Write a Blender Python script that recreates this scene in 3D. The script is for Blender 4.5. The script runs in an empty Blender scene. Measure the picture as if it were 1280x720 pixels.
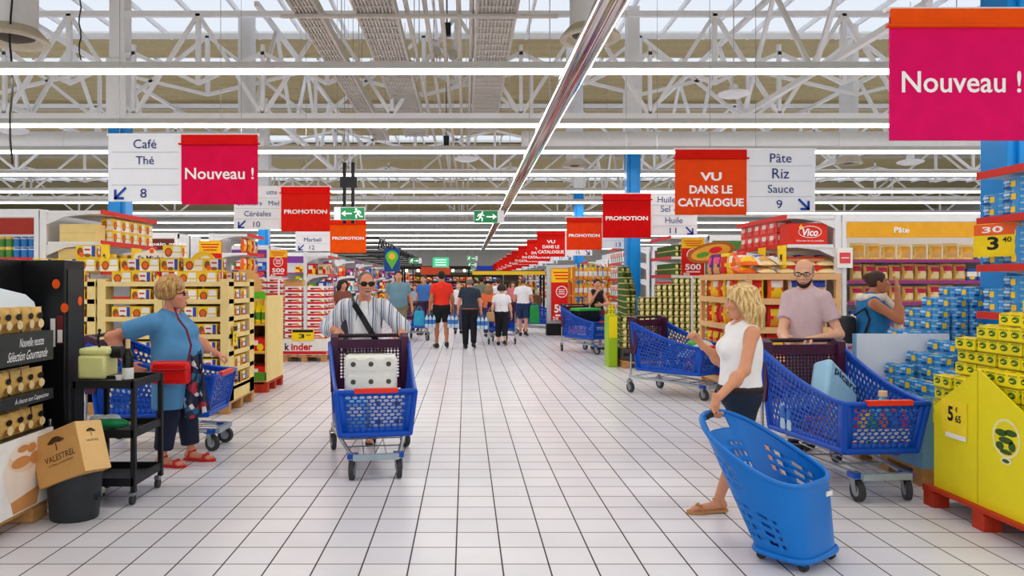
import bpy, math, random
import numpy as np
from mathutils import Vector, Matrix, Euler
random.seed(11)
R = math.radians
PI = math.pi
SC = bpy.context.scene
COL = SC.collection

# ---------------------------------------------------------------- camera, sky, light, exposure
F = 915.0; HC = 1.55; VX = 582.0; VY = 354.0           # focal length in px of the 1280 frame, eye height, vanishing point
cam = bpy.data.cameras.new('camera'); cam_o = bpy.data.objects.new('camera', cam); COL.objects.link(cam_o)
cam_o.location = (0, 0, HC); cam_o.rotation_euler = (R(90), 0, 0)
cam.sensor_width = 36.0; cam.lens = 36.0 * F / 1280.0
cam.shift_x = (640 - VX) / 1280.0; cam.shift_y = -(360 - VY) / 1280.0
cam.clip_start = 0.05; cam.clip_end = 300
SC.camera = cam_o
SC.view_settings.view_transform = 'Standard'; SC.view_settings.look = 'None'
SC.view_settings.gamma = 1.0; SC.view_settings.use_curve_mapping = False
EXPOSURE = 0.3; SKY = 0.78; LAMP_W = 205.0; TUBE_E = 4.0
SC.view_settings.exposure = EXPOSURE
world = bpy.data.worlds.new('sky'); SC.world = world; world.use_nodes = True
bg = world.node_tree.nodes['Background']; bg.inputs[0].default_value = (0.93, 0.96, 1.0, 1); bg.inputs[1].default_value = SKY

def PX(px, Y): return (px - VX) * Y / F
def PZ(py, Y): return HC - (py - VY) * Y / F

# ---------------------------------------------------------------- materials
def lin(c):
    out = []
    for v in c[:3]:
        v = v / 255.0
        out.append(v / 12.92 if v <= 0.04045 else ((v + 0.055) / 1.055) ** 2.4)
    return (out[0], out[1], out[2], 1.0)
MATS = {}
def mat(name, rgb, rough=0.5, metal=0.0, var=0.06, nscale=9.0, bump=0.0, rnd=0.0, spec=0.3, coat=0.0, alpha=1.0):
    if name in MATS: return MATS[name]
    m = bpy.data.materials.new(name); m.use_nodes = True; MATS[name] = m
    nt = m.node_tree; b = nt.nodes['Principled BSDF']
    c = lin(rgb)
    b.inputs['Roughness'].default_value = rough; b.inputs['Metallic'].default_value = metal
    b.inputs['Specular IOR Level'].default_value = spec; b.inputs['Coat Weight'].default_value = coat
    if alpha < 1: b.inputs['Alpha'].default_value = alpha
    m.diffuse_color = c
    if var > 0 or rnd > 0:
        tc = nt.nodes.new('ShaderNodeTexCoord'); nz = nt.nodes.new('ShaderNodeTexNoise')
        nz.inputs['Scale'].default_value = nscale; nz.inputs['Detail'].default_value = 3
        nt.links.new(tc.outputs['Object'], nz.inputs['Vector'])
        mr = nt.nodes.new('ShaderNodeMapRange'); mr.inputs[1].default_value = 0.3; mr.inputs[2].default_value = 0.7
        mr.inputs[3].default_value = 1 - var; mr.inputs[4].default_value = 1 + var
        nt.links.new(nz.outputs['Fac'], mr.inputs[0])
        hs = nt.nodes.new('ShaderNodeHueSaturation'); hs.inputs['Color'].default_value = c
        if rnd > 0:
            oi = nt.nodes.new('ShaderNodeObjectInfo'); m2 = nt.nodes.new('ShaderNodeMapRange')
            m2.inputs[3].default_value = 1 - rnd; m2.inputs[4].default_value = 1 + rnd
            nt.links.new(oi.outputs['Random'], m2.inputs[0])
            mu = nt.nodes.new('ShaderNodeMath'); mu.operation = 'MULTIPLY'
            nt.links.new(mr.outputs[0], mu.inputs[0]); nt.links.new(m2.outputs[0], mu.inputs[1])
            nt.links.new(mu.outputs[0], hs.inputs['Value'])
        else:
            nt.links.new(mr.outputs[0], hs.inputs['Value'])
        nt.links.new(hs.outputs[0], b.inputs['Base Color'])
        if bump > 0:
            bp = nt.nodes.new('ShaderNodeBump'); bp.inputs['Strength'].default_value = bump; bp.inputs['Distance'].default_value = 0.01
            nt.links.new(nz.outputs['Fac'], bp.inputs['Height']); nt.links.new(bp.outputs[0], b.inputs['Normal'])
    else:
        b.inputs['Base Color'].default_value = c
    return m
def hair_mat(name, rgb, dark):
    m = bpy.data.materials.new(name); m.use_nodes = True; MATS[name] = m; nt = m.node_tree; b = nt.nodes['Principled BSDF']
    tc = nt.nodes.new('ShaderNodeTexCoord'); mp = nt.nodes.new('ShaderNodeMapping'); mp.inputs['Scale'].default_value = (70, 70, 9)
    nz = nt.nodes.new('ShaderNodeTexNoise'); nz.inputs['Scale'].default_value = 1; nz.inputs['Detail'].default_value = 4
    nt.links.new(tc.outputs['Object'], mp.inputs[0]); nt.links.new(mp.outputs[0], nz.inputs['Vector'])
    cr = nt.nodes.new('ShaderNodeValToRGB'); e = cr.color_ramp.elements; e[0].position = .34; e[0].color = lin(dark); e[1].position = .62; e[1].color = lin(rgb)
    nt.links.new(nz.outputs['Fac'], cr.inputs[0]); nt.links.new(cr.outputs[0], b.inputs['Base Color'])
    bp = nt.nodes.new('ShaderNodeBump'); bp.inputs['Strength'].default_value = .5; bp.inputs['Distance'].default_value = .006
    nt.links.new(nz.outputs['Fac'], bp.inputs['Height']); nt.links.new(bp.outputs[0], b.inputs['Normal']); b.inputs['Roughness'].default_value = .5
    return m
def emis(name, rgb, s):
    if name in MATS: return MATS[name]
    m = bpy.data.materials.new(name); m.use_nodes = True; MATS[name] = m
    b = m.node_tree.nodes['Principled BSDF']; b.inputs['Base Color'].default_value = lin(rgb)
    b.inputs['Emission Color'].default_value = lin(rgb); b.inputs['Emission Strength'].default_value = s
    return m
def stripes(name, c1, c2, c3, scale, rough=0.8, axis=0):
    m = bpy.data.materials.new(name); m.use_nodes = True; MATS[name] = m; nt = m.node_tree; b = nt.nodes['Principled BSDF']
    tc = nt.nodes.new('ShaderNodeTexCoord'); sp = nt.nodes.new('ShaderNodeSeparateXYZ'); nt.links.new(tc.outputs['Object'], sp.inputs[0])
    nz = nt.nodes.new('ShaderNodeTexNoise'); nz.inputs['Scale'].default_value = 5
    nt.links.new(tc.outputs['Object'], nz.inputs['Vector'])
    w = nt.nodes.new('ShaderNodeMath'); w.operation = 'MULTIPLY_ADD'; w.inputs[1].default_value = 0.03
    nt.links.new(nz.outputs['Fac'], w.inputs[0]); nt.links.new(sp.outputs[axis], w.inputs[2])
    mu = nt.nodes.new('ShaderNodeMath'); mu.operation = 'MULTIPLY'; mu.inputs[1].default_value = scale; nt.links.new(w.outputs[0], mu.inputs[0])
    fr = nt.nodes.new('ShaderNodeMath'); fr.operation = 'FRACT'; nt.links.new(mu.outputs[0], fr.inputs[0])
    cr = nt.nodes.new('ShaderNodeValToRGB'); cr.color_ramp.interpolation = 'CONSTANT'
    e = cr.color_ramp.elements; e[0].position = 0; e[0].color = lin(c1); e[1].position = 0.36; e[1].color = lin(c2)
    for p, c in ((0.50, c1), (0.62, c3), (0.80, c1), (0.88, c2), (0.93, c1)):
        x = e.new(p); x.color = lin(c)
    nt.links.new(fr.outputs[0], cr.inputs[0]); nt.links.new(cr.outputs[0], b.inputs['Base Color'])
    b.inputs['Roughness'].default_value = rough
    return m

# ---------------------------------------------------------------- object helpers
def tag(o, label=None, cat=None, group=None, kind=None):
    if label: o['label'] = label
    if cat: o['category'] = cat
    if group: o['group'] = group
    if kind: o['kind'] = kind
    return o
def thing(name, label, cat, loc=(0, 0, 0), rz=0.0, group=None):
    o = bpy.data.objects.new(name, None); COL.objects.link(o); o.empty_display_size = 0.1
    o.location = loc; o.rotation_euler = (0, 0, rz)
    return tag(o, label, cat, group)
def inst(name, me, parent=None, loc=None, rz=0.0, rot=None):
    o = bpy.data.objects.new(name, me); COL.objects.link(o)
    if parent: o.parent = parent
    if loc is not None: o.location = loc
    o.rotation_euler = rot if rot else (0, 0, rz)
    return o
KIDS = {}
def dup(root, loc, rz=None, label=None, group=None, sc=None):
    kids = [k for k in root.children]
    r = root.copy(); COL.objects.link(r); r.location = loc
    if rz is not None: r.rotation_euler = (0, 0, rz)
    if sc: r.scale = sc
    if label: r['label'] = label
    if group: r['group'] = group
    for ch in kids:
        c = ch.copy(); COL.objects.link(c); c.parent = r
        for g in ch.children:
            d = g.copy(); COL.objects.link(d); d.parent = c
    return r

class MB:
    def __init__(s): s.v = []; s.f = []; s.m = []
    def add(s, vs, fs, m=0, M=None):
        b = len(s.v)
        if M is not None: vs = [M @ Vector(p) for p in vs]
        s.v += [tuple(p) for p in vs]
        for f in fs: s.f.append(tuple(i + b for i in f)); s.m.append(m)
        return s
    def box(s, c, d, m=0, rz=0.0, M=None, taper=None):
        x, y, z = d[0] / 2, d[1] / 2, d[2] / 2
        tx, ty = taper if taper else (1, 1)
        vs = [(-x, -y, -z), (x, -y, -z), (x, y, -z), (-x, y, -z), (-x * tx, -y * ty, z), (x * tx, -y * ty, z), (x * tx, y * ty, z), (-x * tx, y * ty, z)]
        T = Matrix.Translation(c) @ Matrix.Rotation(rz, 4, 'Z')
        if M is not None: T = M @ T
        return s.add(vs, [(0, 3, 2, 1), (4, 5, 6, 7), (0, 1, 5, 4), (1, 2, 6, 5), (2, 3, 7, 6), (3, 0, 4, 7)], m, T)
    def quad(s, a, b, c, d, m=0): return s.add([a, b, c, d], [(0, 1, 2, 3)], m)
    def cyl(s, p0, p1, r0, r1=None, n=12, m=0, cap=True, M=None):
        r1 = r0 if r1 is None else r1
        p0 = Vector(p0); p1 = Vector(p1); ax = (p1 - p0)
        if ax.length < 1e-7: return s
        ax.normalize(); u = ax.orthogonal().normalized(); w = ax.cross(u)
        vs = []
        for p, r in ((p0, r0), (p1, r1)):
            for i in range(n):
                a = 2 * PI * i / n; vs.append(p + (u * math.cos(a) + w * math.sin(a)) * r)
        fs = [(i, (i + 1) % n, n + (i + 1) % n, n + i) for i in range(n)]
        if cap: fs += [tuple(reversed(range(n))), tuple(range(n, 2 * n))]
        return s.add(vs, fs, m, M)
    def bar(s, p0, p1, w, h=None, m=0, M=None):
        """square bar between two points"""
        h = w if h is None else h
        p0 = Vector(p0); p1 = Vector(p1); ax = p1 - p0; L = ax.length
        if L < 1e-7: return s
        ax.normalize(); up = Vector((0, 0, 1)) if abs(ax.z) < 0.95 else Vector((0, 1, 0))
        sx = ax.cross(up).normalized(); sz = sx.cross(ax)
        vs = []
        for p in (p0, p1):
            for a, b in ((-1, -1), (1, -1), (1, 1), (-1, 1)): vs.append(p + sx * a * w / 2 + sz * b * h / 2)
        return s.add(vs, [(3, 2, 1, 0), (4, 5, 6, 7), (0, 1, 5, 4), (1, 2, 6, 5), (2, 3, 7, 6), (3, 0, 4, 7)], m, M)
    def tube(s, pts, r, n=8, m=0, closed=False, M=None):
        pts = [Vector(p) for p in pts]; N = len(pts); vs = []; prev = None
        for i, p in enumerate(pts):
            if closed: t = pts[(i + 1) % N] - pts[i - 1]
            else: t = pts[min(i + 1, N - 1)] - pts[max(i - 1, 0)]
            t.normalize()
            if prev is None: u = t.orthogonal().normalized()
            else:
                u = prev - t * prev.dot(t)
                u = u.normalized() if u.length > 1e-6 else t.orthogonal().normalized()
            prev = u; w = t.cross(u)
            rr = r[i] if isinstance(r, (list, tuple)) else r
            for k in range(n):
                a = 2 * PI * k / n; vs.append(p + (u * math.cos(a) + w * math.sin(a)) * rr)
        fs = []
        for i in range(N if closed else N - 1):
            j = (i + 1) % N
            for k in range(n): fs.append((i * n + k, i * n + (k + 1) % n, j * n + (k + 1) % n, j * n + k))
        if not closed: fs += [tuple(reversed(range(n))), tuple(range((N - 1) * n, N * n))]
        return s.add(vs, fs, m, M)
    def lathe(s, prof, n=16, m=0, c=(0, 0, 0), M=None, sx=1, sy=1, mats=None):
        vs = []; fs = []; base = len(s.f)
        for r, z in prof:
            for i in range(n):
                a = 2 * PI * i / n; vs.append((c[0] + r * math.cos(a) * sx, c[1] + r * math.sin(a) * sy, c[2] + z))
        ml = []
        for j in range(len(prof) - 1):
            for i in range(n):
                fs.append((j * n + i, j * n + (i + 1) % n, (j + 1) * n + (i + 1) % n, (j + 1) * n + i)); ml.append(mats[j] if mats else m)
        if prof[0][0] > 1e-5: fs.append(tuple(reversed(range(n)))); ml.append(mats[0] if mats else m)
        if prof[-1][0] > 1e-5: fs.append(tuple(range((len(prof) - 1) * n, len(prof) * n))); ml.append(mats[-1] if mats else m)
        s.add(vs, fs, m, M)
        s.m[base:] = ml
        return s
    def ell(s, c, r, nu=12, nv=8, m=0, M=None):
        vs = []; fs = []
        for j in range(nv + 1):
            t = PI * j / nv
            for i in range(nu):
                a = 2 * PI * i / nu
                vs.append((c[0] + r[0] * math.sin(t) * math.cos(a), c[1] + r[1] * math.sin(t) * math.sin(a), c[2] - r[2] * math.cos(t)))
        for j in range(nv):
            for i in range(nu): fs.append((j * nu + i, j * nu + (i + 1) % nu, (j + 1) * nu + (i + 1) % nu, (j + 1) * nu + i))
        return s.add(vs, fs, m, M)
    def prism(s, poly, a, b, axis='y', m=0, M=None):
        """poly in the two other axes, extruded from a to b"""
        def P(p, t):
            if axis == 'y': return (p[0], t, p[1])
            if axis == 'x': return (t, p[0], p[1])
            return (p[0], p[1], t)
        n = len(poly); vs = [P(p, a) for p in poly] + [P(p, b) for p in poly]
        fs = [tuple(reversed(range(n))), tuple(range(n, 2 * n))] + [(i, (i + 1) % n, n + (i + 1) % n, n + i) for i in range(n)]
        return s.add(vs, fs, m, M)
    def mesh(s, name, mats, smooth=35, fix=True):
        me = bpy.data.meshes.new(name); me.from_pydata(s.v, [], s.f)
        if not isinstance(mats, (list, tuple)): mats = [mats]
        for q in mats: me.materials.append(q)
        me.polygons.foreach_set('material_index', s.m)
        if fix:
            import bmesh
            bm = bmesh.new(); bm.from_mesh(me); bmesh.ops.recalc_face_normals(bm, faces=bm.faces); bm.to_mesh(me); bm.free()
        if smooth:
            me.polygons.foreach_set('use_smooth', [True] * len(me.polygons)); me.set_sharp_from_angle(angle=R(smooth))
        me.update(); return me
    def build(s, name, mats, parent=None, loc=None, rz=0.0, smooth=35, bevel=0, solid=0, rot=None):
        o = inst(name, s.mesh(name, mats, smooth, fix=not solid), parent, loc, rz, rot)
        if solid:
            q = o.modifiers.new('solid', 'SOLIDIFY'); q.thickness = solid; q.offset = 0
        if bevel:
            q = o.modifiers.new('bevel', 'BEVEL'); q.width = bevel; q.segments = 2; q.limit_method = 'ANGLE'
        return o

TXT = {}
def text_mesh(body, bold=0.0, ext=0.0):
    k = (body, bold, ext)
    if k not in TXT:
        cu = bpy.data.curves.new('lettering', 'FONT'); cu.body = body; cu.size = 1; cu.offset = bold; cu.extrude = ext
        cu.align_x = 'CENTER'; cu.align_y = 'CENTER'; cu.resolution_u = 3; cu.space_line = 0.85
        o = bpy.data.objects.new('lettering', cu)
        me = bpy.data.meshes.new_from_object(o); bpy.data.objects.remove(o)
        n = len(me.vertices); co = np.zeros(n * 3, np.float32); me.vertices.foreach_get('co', co); co = co.reshape(-1, 3)
        TXT[k] = (me, co)
    return TXT[k]
FACE = {'-y': (R(90), 0, 0), '+x': (R(90), 0, R(90)), '-x': (R(90), 0, R(-90)), '+z': (0, 0, 0)}
def lettering(body, w, h, loc, face, m, parent, bold=0.0, name='lettering', rot=None, shear=0.0):
    """one line of lettering fitted into w x h metres, centred on loc"""
    me0, co = text_mesh(body, bold)
    lo = co.min(0); hi = co.max(0)
    sx = w / max(hi[0] - lo[0], 1e-6); sy = (h / max(hi[1] - lo[1], 1e-6)) if h else sx
    me = me0.copy(); c2 = co.copy(); c2[:, 0] = (co[:, 0] - (lo[0] + hi[0]) / 2) * sx; c2[:, 1] = (co[:, 1] - (lo[1] + hi[1]) / 2) * sy
    c2[:, 0] += shear * c2[:, 1]
    me.vertices.foreach_set('co', c2.ravel()); me.materials.clear(); me.materials.append(m); me.update()
    return inst(name, me, parent, loc, rot=rot if rot else FACE[face])
# ================================================================ the hall
TILE = 0.2566
def floor_mat():
    m = bpy.data.materials.new('floor_tiles'); m.use_nodes = True; nt = m.node_tree; b = nt.nodes['Principled BSDF']
    tc = nt.nodes.new('ShaderNodeTexCoord'); mp = nt.nodes.new('ShaderNodeMapping')
    mp.inputs['Location'].default_value = (0.0546 + TILE * 200, -4.04 + TILE * 200, 0)
    nt.links.new(tc.outputs['Object'], mp.inputs[0])
    br = nt.nodes.new('ShaderNodeTexBrick'); br.offset = 0; br.squash = 1
    br.inputs['Color1'].default_value = lin((228, 226, 233)); br.inputs['Color2'].default_value = lin((220, 219, 228)); br.inputs['Mortar'].default_value = lin((58, 46, 42))
    br.inputs['Scale'].default_value = 1; br.inputs['Mortar Size'].default_value = 0.0048; br.inputs['Mortar Smooth'].default_value = 0.15
    br.inputs['Brick Width'].default_value = TILE; br.inputs['Row Height'].default_value = TILE
    nt.links.new(mp.outputs[0], br.inputs['Vector'])
    nz = nt.nodes.new('ShaderNodeTexNoise'); nz.inputs['Scale'].default_value = 1.3; nz.inputs['Detail'].default_value = 6
    nt.links.new(tc.outputs['Object'], nz.inputs['Vector'])
    mr = nt.nodes.new('ShaderNodeMapRange'); mr.inputs[1].default_value = .35; mr.inputs[2].default_value = .7; mr.inputs[3].default_value = 1.03; mr.inputs[4].default_value = .93
    nt.links.new(nz.outputs['Fac'], mr.inputs[0])
    hs = nt.nodes.new('ShaderNodeHueSaturation'); nt.links.new(br.outputs['Color'], hs.inputs['Color']); nt.links.new(mr.outputs[0], hs.inputs['Value'])
    nt.links.new(hs.outputs[0], b.inputs['Base Color'])
    rr = nt.nodes.new('ShaderNodeMapRange'); rr.inputs[3].default_value = .28; rr.inputs[4].default_value = .8
    nt.links.new(br.outputs['Fac'], rr.inputs[0]); nt.links.new(rr.outputs[0], b.inputs['Roughness'])
    bp = nt.nodes.new('ShaderNodeBump'); bp.inputs['Strength'].default_value = .3; bp.inputs['Distance'].default_value = .004; bp.invert = True
    nt.links.new(br.outputs['Fac'], bp.inputs['Height']); nt.links.new(bp.outputs[0], b.inputs['Normal'])
    b.inputs['Specular IOR Level'].default_value = .45
    return m
fl = MB(); fl.box((0, 24, -0.05), (76, 80, 0.1)); tag(fl.build('floor', floor_mat(), smooth=0), kind='structure')

m_deck = mat('deck_sheet', (184, 170, 128), .6, 0, .07)
m_white = mat('white_steel', (238, 239, 243), .4, 0, .02)
m_grey = mat('grey_steel', (196, 194, 190), .45, .1, .04)
m_wallw = mat('white_wall', (226, 230, 234), .7)
# corrugated deck with rooflight strips: slabs between the openings
ZC = 7.6
lights_y = [(-9.5, -7.5), (2.5, 4.6), (15.6, 18.2), (19.8, 21.2), (30.0, 32.0), (42.0, 44.0)]
def deck(y0, y1):
    mb = MB(); n = max(2, int((y1 - y0) / 0.125)); prof = []
    for i in range(n + 1):
        y = y0 + (y1 - y0) * i / n
        prof.append((y, ZC + (0.045 if i % 4 < 2 else 0.0)))
    pts = prof + [(y1, ZC + .2), (y0, ZC + .2)]
    vs = [(-38, p[0], p[1]) for p in prof] + [(38, p[0], p[1]) for p in prof]
    k = len(prof); mb.add(vs, [(i, i + 1, k + i + 1, k + i) for i in range(k - 1)])
    mb.box((0, (y0 + y1) / 2, ZC + .16), (76, y1 - y0, .1))
    return mb
ys = [-16]
for a, b_ in lights_y: ys += [a, b_]
ys.append(64)
for i in range(0, len(ys), 2):
    tag(deck(ys[i], ys[i + 1]).build('ceiling', m_deck, smooth=0), kind='structure')
m_sky = bpy.data.materials.new('rooflight_sheet'); m_sky.use_nodes = True
_n = m_sky.node_tree; _n.nodes.remove(_n.nodes['Principled BSDF'])
_a = _n.nodes.new('ShaderNodeBsdfTransparent'); _a.inputs[0].default_value = (.95, .97, 1, 1); _b = _n.nodes.new('ShaderNodeBsdfTranslucent'); _b.inputs[0].default_value = (.95, .97, 1, 1)
_mx = _n.nodes.new('ShaderNodeMixShader'); _mx.inputs[0].default_value = .35
_n.links.new(_a.outputs[0], _mx.inputs[1]); _n.links.new(_b.outputs[0], _mx.inputs[2]); _n.links.new(_mx.outputs[0], _n.nodes['Material Output'].inputs[0])
wi = 0
for a, b_ in lights_y:
    wi += 1
    f = thing('window_%d' % wi, None, None, (0, (a + b_) / 2, ZC + .1)); f['kind'] = 'structure'
    MB().box((0, 0, 0), (76, b_ - a, .01)).build('pane', m_sky, f, smooth=0)
    q = MB()
    for x in np.arange(-37, 38, 1.1): q.box((float(x), 0, -.05), (.06, b_ - a, .1))
    q.build('glazing_bar', m_white, f, smooth=0)

w = MB(); w.box((0, 62.1, 4), (76, .2, 8)); tag(w.build('wall_back', m_wallw, smooth=0), kind='structure')
w = MB(); w.box((-37.9, 42, 4), (.2, 40, 8)); tag(w.build('wall_left', m_wallw, smooth=0), kind='structure')
w = MB(); w.box((37.9, 42, 4), (.2, 40, 8)); tag(w.build('wall_right', m_wallw, smooth=0), kind='structure')

# columns
m_blue = mat('column_blue', (14, 136, 214), .3, 0, .03)
def column(x, y, wd, name):
    q = thing('wall_column_' + name, None, None, (x, y, 0)); q['kind'] = 'structure'
    s = MB(); s.box((0, 0, 2.3), (wd, wd, 4.6)); s.box((0, 0, 2.3), (wd * .55, wd * 1.25, 4.6)); s.build('shaft', m_blue, q, bevel=.01)
    s = MB(); s.box((0, 0, 5.2), (wd * 1.15, wd * 1.15, 1.2)); s.box((0, 0, 6.6), (wd * .9, wd * .9, 2.0)); s.build('capital', m_white, q, bevel=.01)
column(-6.6, 14, .33, 'left'); column(3.66, 16.08, .3, 'right'); column(4.89, 6.55, .34, 'near'); column(-6.6, 24, .33, 'far_left'); column(3.7, 24, .3, 'far_right')

# roof trusses
def truss(Y, zb, zt, x0, x1, p, ph, wd=.085, label=''):
    t = thing('roof_truss', label, 'roof truss', (0, Y, 0), group='white lattice roof trusses')
    c = MB(); c.bar((x0, 0, zb), (x1, 0, zb), wd, wd * 1.2); c.bar((x0, 0, zt), (x1, 0, zt), wd, wd * 1.2)
    c.build('chord', m_white, t, smooth=0)
    d = MB(); x = x0 + ph; k = 0
    while x + p <= x1:
        d.bar((x, 0, zb), (x + p / 2, 0, zt), wd * .8); d.bar((x + p / 2, 0, zt), (x + p, 0, zb), wd * .8)
        d.bar((x + p / 2, 0, zt), (x + p / 2, 0, zb + (zt - zb) * .32), wd)
        d.bar((x, 0, zb), (x, 0, zb + (zt - zb) * .7), wd * .8)
        d.bar((x + p / 2, 0, zb + (zt - zb) * .32), (x + p, 0, zb + (zt - zb) * .62), wd * .8)
        d.bar((x + p / 2, 0, zb + (zt - zb) * .32), (x, 0, zb + (zt - zb) * .62), wd * .8)
        x += p; k += 1
    d.build('lattice_bracing', m_white, t, smooth=0)
truss(13.9, 4.72, 6.66, -16.2, 17.4, 2.45, .1, label='white lattice roof truss nearest the camera, over the blue column heads')
truss(16.6, 5.2, 7.15, -20.0, 20.4, 4.9, 1.9, label='white lattice roof truss just behind the nearest one, set higher')
truss(22.5, 5.0, 7.0, -24, 24, 4.9, .4, label='white lattice roof truss third from the camera')
truss(29.5, 5.0, 7.0, -28, 28, 4.9, .4, label='white lattice roof truss fourth from the camera')
truss(37.5, 5.0, 7.0, -30, 30, 4.9, .4, label='white lattice roof truss farthest down the hall')
def long_truss(X, y0, y1, label):
    t = thing('lengthwise_girder', label, 'girder', (X, 0, 0), group='lengthwise roof girders')
    c = MB(); c.bar((0, y0, 5.0), (0, y1, 5.0), .09); c.bar((0, y0, 6.9), (0, y1, 6.9), .09); c.build('chord', m_white, t, smooth=0)
    d = MB(); y = y0
    while y + 3 <= y1:
        d.bar((0, y, 5.0), (0, y + 1.5, 6.9), .07); d.bar((0, y + 1.5, 6.9), (0, y + 3, 5.0), .07); y += 3
    d.build('lattice_bracing', m_white, t, smooth=0)
long_truss(-8.9, 9, 42, 'lengthwise white girder left of the left blue column')
long_truss(-4.0, 14, 29, 'lengthwise white girder between the left column and the cable trays')
long_truss(5.7, 9, 42, 'lengthwise white girder right of the mirror-bright rail')
long_truss(10.5, 9, 42, 'lengthwise white girder over the right-hand shelves')
# purlins
for i, yy in enumerate((7.4, 10.4, 12.6, 24.5, 27, 34)):
    tag(MB().box((0, yy, 7.45), (60, .1, .2)).build('purlin', m_grey, smooth=0), 'grey cross purlin under the roof deck', 'purlin', 'roof purlins')

# fluorescent strip lights, one continuous trunking line per row
m_tube = emis('lit_tube', (255, 253, 246), TUBE_E)
ROWS = [-7, -3.5, 0.5, 5.2, 8.9, 11.95, 14.35, 17.4, 20.6, 23.4, 27, 31.2, 35.4, 39.6, 44, 49, 55]  # rows out of view over and behind the camera are added for frontal light
for i, yy in enumerate(ROWS):
    z = 4.13 if yy > 0 else 4.3
    t = thing('strip_light', 'long white fluorescent strip light line crossing the hall' if yy > 20 else
              {8.9: 'nearest long fluorescent strip light line crossing above everything', 11.95: 'second long fluorescent strip light line from the camera',
               14.35: 'third long fluorescent strip light line, at the height of the sign tops', 17.4: 'fourth long fluorescent strip light line from the camera'}.get(yy, 'unseen fluorescent strip light line added over and behind the camera for frontal light'), 'strip light', (0, yy, z), group='fluorescent strip light rows')
    half = 20 if yy < 15 else 30
    MB().box((0, 0, .06), (2 * half, .10, .08)).build('trunking', m_grey, t, smooth=0)
    MB().box((0, 0, -.01), (2 * half, .075, .05)).build('tube', m_tube, t, smooth=0)
    L = bpy.data.lights.new('strip_lamp', 'AREA'); L.shape = 'RECTANGLE'; L.size = 2 * min(half, 18); L.size_y = .16; L.energy = LAMP_W; L.color = (1.0, .98, .955)
    lo = bpy.data.objects.new('strip_lamp', L); COL.objects.link(lo); lo.parent = t; lo.location = (0, 0, -.05)

# ducts and diffusers
m_duct = mat('duct_white', (222, 222, 224), .45, .05, .03)
m_ductd = mat('diffuser_dark', (70, 62, 52), .6)
def hduct(x0, x1, Y, z, r, label):
    t = thing('air_duct', label, 'air duct', (0, Y, z))
    s = MB(); s.cyl((x0, 0, 0), (x1, 0, 0), r, n=20); s.build('pipe', m_duct, t)
    x = x0 + .1
    while x <= x1: MB().cyl((x - .03, 0, 0), (x + .03, 0, 0), r * 1.06, n=20).build('flange', m_duct, t); x += 2.2
hduct(1.2, 15, 15.6, 4.58, .2, 'long white round air duct right of the mirror-bright rail')
hduct(-13, -4.25, 15.6, 4.58, .2, 'long white round air duct on the left, behind the coffee sign')
def vduct(x, y, z, r, label):
    t = thing('air_diffuser', label, 'air diffuser', (x, y, z), group='round ceiling air diffusers')
    s = MB(); s.cyl((0, 0, .1), (0, 0, ZC - z - .02), r * .68, n=24); s.build('duct', m_duct, t)
    s = MB(); s.lathe([(r * .72, .16), (r, .03), (r * 1.0, 0), (r * .8, .0), (r * .7, .06)], 28); s.build('rim', mat('diffuser_rim', (196, 186, 166), .5), t)
    s = MB(); s.lathe([(.01, .0), (r * .3, .01), (r * .55, .05), (r * .74, .09)], 24); s.build('vane', m_ductd, t)
vduct(1.70, 10, 4.88, .41, 'round air diffuser beside the mirror-bright rail')
vduct(-5.75, 9.3, 4.62, .42, 'round air diffuser in the upper left corner')
vduct(2.62, 17.6, 4.35, .3, 'small round air diffuser hanging behind the mirror-bright rail')
vduct(9.0, 17.2, 4.35, .3, 'small round air diffuser above the pasta shelves')
vduct(-4.9, 16.4, 4.4, .28, 'small round air diffuser behind the coffee aisle sign')
# ceiling lamps: round high-bay
def highbay(px, py, Y, label):
    t = thing('pendant_lamp', label, 'lamp', (PX(px, Y), Y, PZ(py, Y)), group='round pendant lamps')
    s = MB(); s.lathe([(.001, -.05), (.15, -.05), (.26, -.01), (.27, .02), (.2, .05), (.09, .07), (.07, .16), (.001, .16)], 24); s.build('shade', m_white, t)
    MB().cyl((0, 0, .15), (0, 0, ZC + .1 - PZ(py, Y)), .008, n=6).build('cord', m_grey, t)
highbay(917, 118, 12.6, 'round white pendant lamp left of the big pink sign')
highbay(583, 199, 16.5, 'round white pendant lamp among the pipes in mid hall')
highbay(1138, 203, 16.0, 'round white pendant lamp below the big pink sign')
highbay(15, 163, 13.0, 'round white pendant lamp at the left edge')

# cable trays and pipes running down the hall
m_tray = mat('tray_zinc', (198, 192, 184), .5, .15, .05)
def tray(x, wd, z, y0, y1, label):
    t = thing('cable_tray', label, 'cable tray', (x, 0, z), group='cable trays')
    s = MB(); s.box((0, (y0 + y1) / 2, .03), (wd, y1 - y0, .02))
    for sx in (-1, 1): s.box((sx * wd / 2, (y0 + y1) / 2, .05), (.025, y1 - y0, .14))
    s.build('trough', m_tray, t, smooth=0)
    s = MB(); k = int(wd / .045)
    for i in range(k): s.box((-wd / 2 + wd * (i + .5) / k, (y0 + y1) / 2, .008), (.022, y1 - y0, .024))
    y = y0
    while y < y1: s.box((0, y, -.004), (wd, .03, .012)); y += .25
    s.build('rib', m_tray, t, smooth=0)
    y = y0 + 1
    while y < y1:
        for sx in (-1, 1): MB().cyl((sx * wd * .48, y, .1), (sx * wd * .48, y, ZC - z), .009, n=5).build('hanger_rod', m_grey, t)
        y += 4
tray(-1.16, .52, 5.05, 4, 17.5, 'wide ribbed cable tray, second from the left')
tray(.40, .52, 5.05, 4, 17.0, 'wide ribbed cable tray beside the row of pipes')
tray(-2.05, .32, 5.05, 4, 18.0, 'narrow ribbed cable tray, leftmost of the three')
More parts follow.
